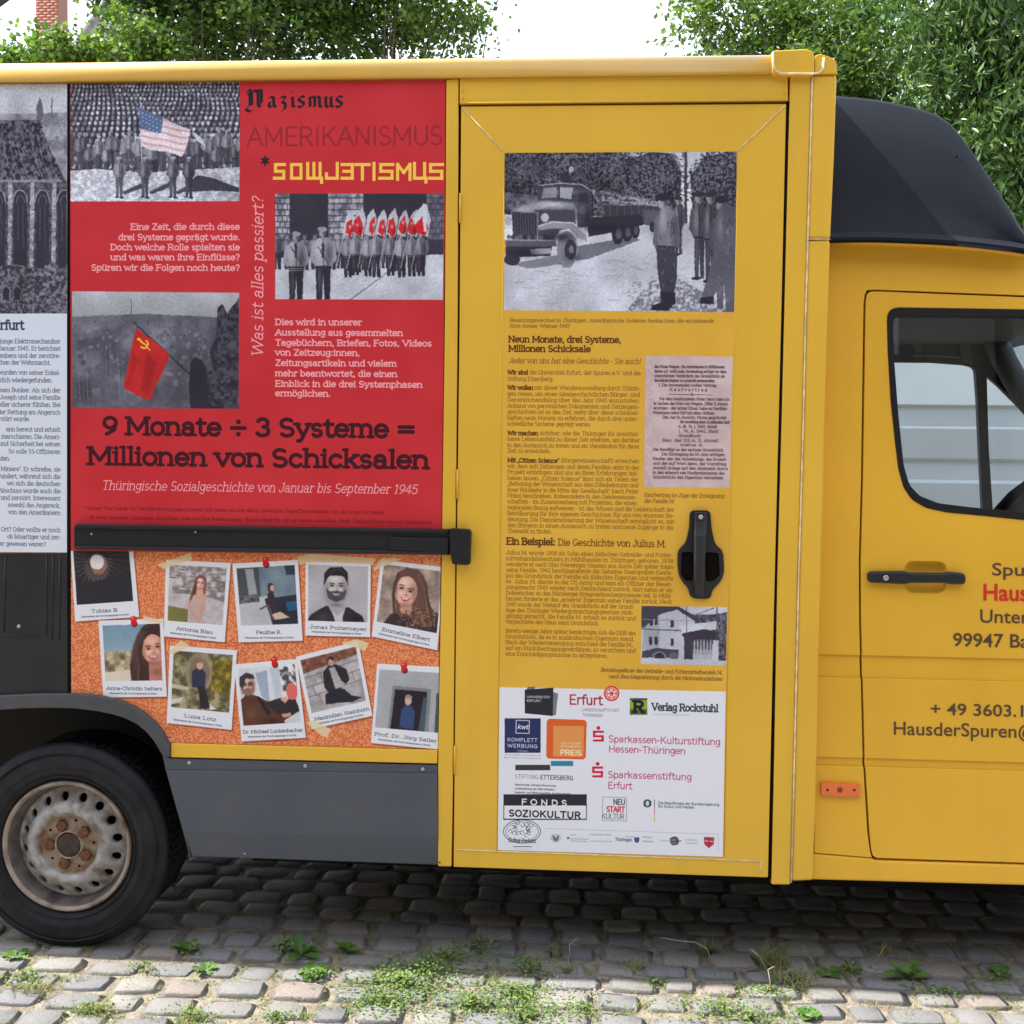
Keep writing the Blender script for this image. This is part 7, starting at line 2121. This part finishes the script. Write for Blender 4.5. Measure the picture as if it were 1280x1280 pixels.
tree('willow_tree', (6.3, 10.5, 0), 10, [((5.3, 10.2, 6.4), (1.05, 1.1, 2.0)), ((6.4, 10.6, 5.6), (1.3, 1.3, 2.6)), ((4.9, 10.4, 7.8), (1.2, 1, 1.2)), ((5.9, 10.9, 3.6), (1.3, 1.0, 1.3))], 420, 105, .145, .27, M['leaf_b'], 5, 'drooping narrow leaved tree above the wind deflector at the right', droop=.6, csig=.20)
tree('background_tree', (4.0, 22, 0), 12, [((5.0, 22, 7.5), (4.2, 2, 4.2)), ((9.5, 22, 6.0), (3.2, 2, 4.5))], 400, 55, .20, .5, M['leaf_a'], 6, 'darker mass of trees far behind the right-hand trees', csig=.42)


# houses added unseen behind the viewer: their row shades the low sky and stands in the gloss of the paint
M['facade'] = mat('sky_shade_facade', (.17, .155, .13), .85, var=.12, vscale=1.2)
M['pane'] = mat('window_pane', (.03, .04, .05), .1)
M['frame_w'] = mat('window_frame_white', (.7, .7, .7), .5)
M['roof_tile'] = mat('roof_tile_brown', (.12, .06, .045), .85, var=.25, vscale=5)
for k, (hx0, hx1, hh_, lab) in enumerate(((-19, -7.2, 8.0, 'added plastered house, unseen behind the viewer to the left, shading the low sky'), (-7.0, 4.8, 8.2, 'added taller plastered house, unseen behind the viewer, shading the low sky'), (5.0, 18, 7.6, 'added plastered house, unseen behind the viewer to the right, shading the low sky'), (-48, -19.2, 8.2, 'added long terrace, unseen far behind the viewer to the left, shading the low sky'), (18.2, 48, 8.2, 'added long terrace, unseen far behind the viewer to the right, shading the low sky'))):
    h_ = empty('sky_shade_house', ((hx0 + hx1) / 2, -11, 0), lab, 'house', 'added houses shading the low sky')
    box('wall', hx0, hx1, -16, -8.5, 0, hh_, M['facade'], h_, .01)
    vs = [(hx0 - .1, -8.2, hh_ - .05), (hx1 + .1, -8.2, hh_ - .05), (hx1 + .1, -12.2, hh_ + 3), (hx0 - .1, -12.2, hh_ + 3), (hx1 + .1, -16.3, hh_ - .05), (hx0 - .1, -16.3, hh_ - .05)]
    mesh('roof', vs, [(3, 2, 1, 0), (5, 4, 2, 3), (0, 5, 3), (1, 2, 4), (0, 1, 4, 5)], M['roof_tile'], h_)
    n_ = int((hx1 - hx0) / 2.2)
    for i in range(n_):
        for z in (1.0, 3.9):
            x = hx0 + .9 + i * 2.2
            w_ = box('window', x, x + 1.0, -8.5, -8.44, z, z + 1.5, M['frame_w'], h_, 0); box('pane', x + .08, x + .92, -8.44, -8.42, z + .08, z + 1.42, M['pane'], w_, 0)

# ---------------------------------------------------------------- houses behind
M['brick_chim'] = mat('brick_face', (.26, .09, .06), .85, col2=(.40, .16, .11), vscale=30, thr=(.3, .7), bump=.3, bscale=60)
M['mortar'] = mat('mortar', (.24, .13, .10), .9)
M['plaster'] = mat('grey_plaster', (.42, .42, .43), .85, var=.1, vscale=2)
M['roof_grey'] = mat('roof_tile_grey', (.33, .33, .35), .8, var=.2, vscale=3)
M['roof_dark'] = mat('dark_eave', (.03, .035, .045), .8)
M['redroof'] = mat('roof_tile_red', (.34, .10, .055), .8, var=.2, vscale=6)
M['pane'] = mat('window_pane', (.03, .04, .05), .1)
M['frame_w'] = mat('window_frame_white', (.7, .7, .7), .5)
YH = 24.0
ch0, ch1 = P(44.5, 0, YH), P(72.5, 0, YH)
hb = P(60, 74, YH)[2]
chim = empty('brick_chimney', ((ch0[0] + ch1[0]) / 2, YH, 0), 'tall narrow red brick chimney stack at the upper left', 'chimney')
ztop = P(60, -40, YH)[2]
W_ = ch1[0] - ch0[0]
box('shaft', ch0[0] + .01, ch1[0] - .01, YH + .01, YH + W_ * .9, 0, ztop, M['mortar'], chim, 0)
V = []; F = []
bh = .075
k = 0; z = hb - 1.0
while z < ztop:
    off = .0 if k % 2 else W_ / 6
    x = ch0[0] - off
    while x < ch1[0]:
        a, b2 = max(x, ch0[0]), min(x + W_ / 3 - .012, ch1[0])
        if b2 - a > .03:
            b = len(V); y0 = YH - rs.uniform(0, .006)
            V += [(a, y0, z), (b2, y0, z), (b2, y0, z + bh - .012), (a, y0, z + bh - .012), (a, y0 + .05, z), (b2, y0 + .05, z), (b2, y0 + .05, z + bh - .012), (a, y0 + .05, z + bh - .012)]
            F += [(b, b + 1, b + 2, b + 3), (b, b + 4, b + 5, b + 1), (b + 3, b + 2, b + 6, b + 7), (b + 1, b + 5, b + 6, b + 2), (b, b + 3, b + 7, b + 4)]
        x += W_ / 3
    z += bh; k += 1
o = fmesh('bricks', V, F, M['brick_chim'], chim); o['kind'] = 'stuff'
box('chimney_cap', ch0[0] - .08, ch1[0] + .08, YH - .08, YH + W_ * .9 + .08, ztop, ztop + .12, M['mortar'], chim, .02)

hs = empty('grey_house', (P(130, 60, 27)[0], 27, 0), 'pale grey gabled house half hidden behind the left trees', 'house')
g0, g1 = P(80, 84, 27), P(200, 84, 27); ap = P(138, 2, 27)
vs = [(g0[0], 27, 0), (g1[0], 27, 0), (g1[0], 27, g0[2]), (ap[0], 27, ap[2]), (g0[0], 27, g0[2])]
vs += [(x, 35, z) for x, _, z in vs]
mesh('wall', vs, [(0, 1, 2, 3, 4), (5, 9, 8, 7, 6), (0, 4, 9, 5), (1, 6, 7, 2), (0, 5, 6, 1)], M['plaster'], hs)
for (a, b) in ((g0, ap), (g1, ap)):
    dx = (ap[0] - a[0]); dz = ap[2] - g0[2]; L_ = math.hypot(dx, dz)
    e = (a[0] - dx * .12, g0[2] - dz * .12)
    nz = .12
    vs = [(e[0], 26.8, e[1]), (ap[0], 26.8, ap[2]), (ap[0], 26.8, ap[2] + nz), (e[0], 26.8, e[1] + nz)]
    vs += [(x, 35.2, z) for x, _, z in vs]
    mesh('roof', vs, [(0, 1, 2, 3), (7, 6, 5, 4), (3, 2, 6, 7), (0, 4, 5, 1), (1, 5, 6, 2), (0, 3, 7, 4)], M['roof_grey'], hs)

bh_ = empty('brick_house', (9, 30, 0), 'red brick house showing in small glimpses through the right-hand trees', 'house')
box('wall', 5.0, 17.0, 30, 38, 0, 9.5, M['brick_chim'], bh_, 0)
vs = [(4.6, 29.6, 9.3), (17.4, 29.6, 9.3), (17.4, 34, 13.2), (4.6, 34, 13.2), (4.6, 38.4, 9.3), (17.4, 38.4, 9.3)]
mesh('roof', vs, [(0, 1, 2, 3), (3, 2, 5, 4), (0, 3, 4), (1, 5, 2)], M['redroof'], bh_)
for i in range(6):
    for j in range(3):
        x = 5.8 + i * 1.9; z = 1.4 + j * 2.8
        f = box('window', x, x + 1.0, 29.93, 30.0, z, z + 1.5, M['frame_w'], bh_, 0); box('pane', x + .08, x + .92, 29.91, 29.935, z + .08, z + 1.42, M['pane'], f, 0)

# dark eave reaching in at the upper left corner
ev = empty('roof_canopy', (-4.6, 7.0, 0), 'dark eave of a canopy cutting the upper left corner', 'canopy')
YE = 7.0
a, b = P(-8, 15.0, YE), P(22, -6.5, YE)
dx, dz = b[0] - a[0], b[2] - a[2]; L_ = math.hypot(dx, dz); dx /= L_; dz /= L_
A = (a[0] - dx * 1.2, a[2] - dz * 1.2); B = (a[0] + dx * 1.6, a[2] + dz * 1.6)
vs = [(A[0], YE, A[1]), (B[0], YE, B[1]), (B[0] - dz * .14, YE, B[1] + dx * .14), (A[0] - dz * .14, YE, A[1] + dx * .14)]
vs += [(x, YE - 2.2, z) for x, _, z in vs]
mesh('roof_panel', vs, [(3, 2, 1, 0), (4, 5, 6, 7), (7, 6, 2, 3), (1, 5, 4, 0), (2, 6, 5, 1), (4, 7, 3, 0)], M['roof_dark'], ev)
for y_ in (YE - .3, YE - 2.0):
    box('post', A[0] - .05 + .3, A[0] + .05 + .3, y_, y_ + .1, 0, A[1] + .3 * dz / dx - .02, M['bark'], ev, .005)
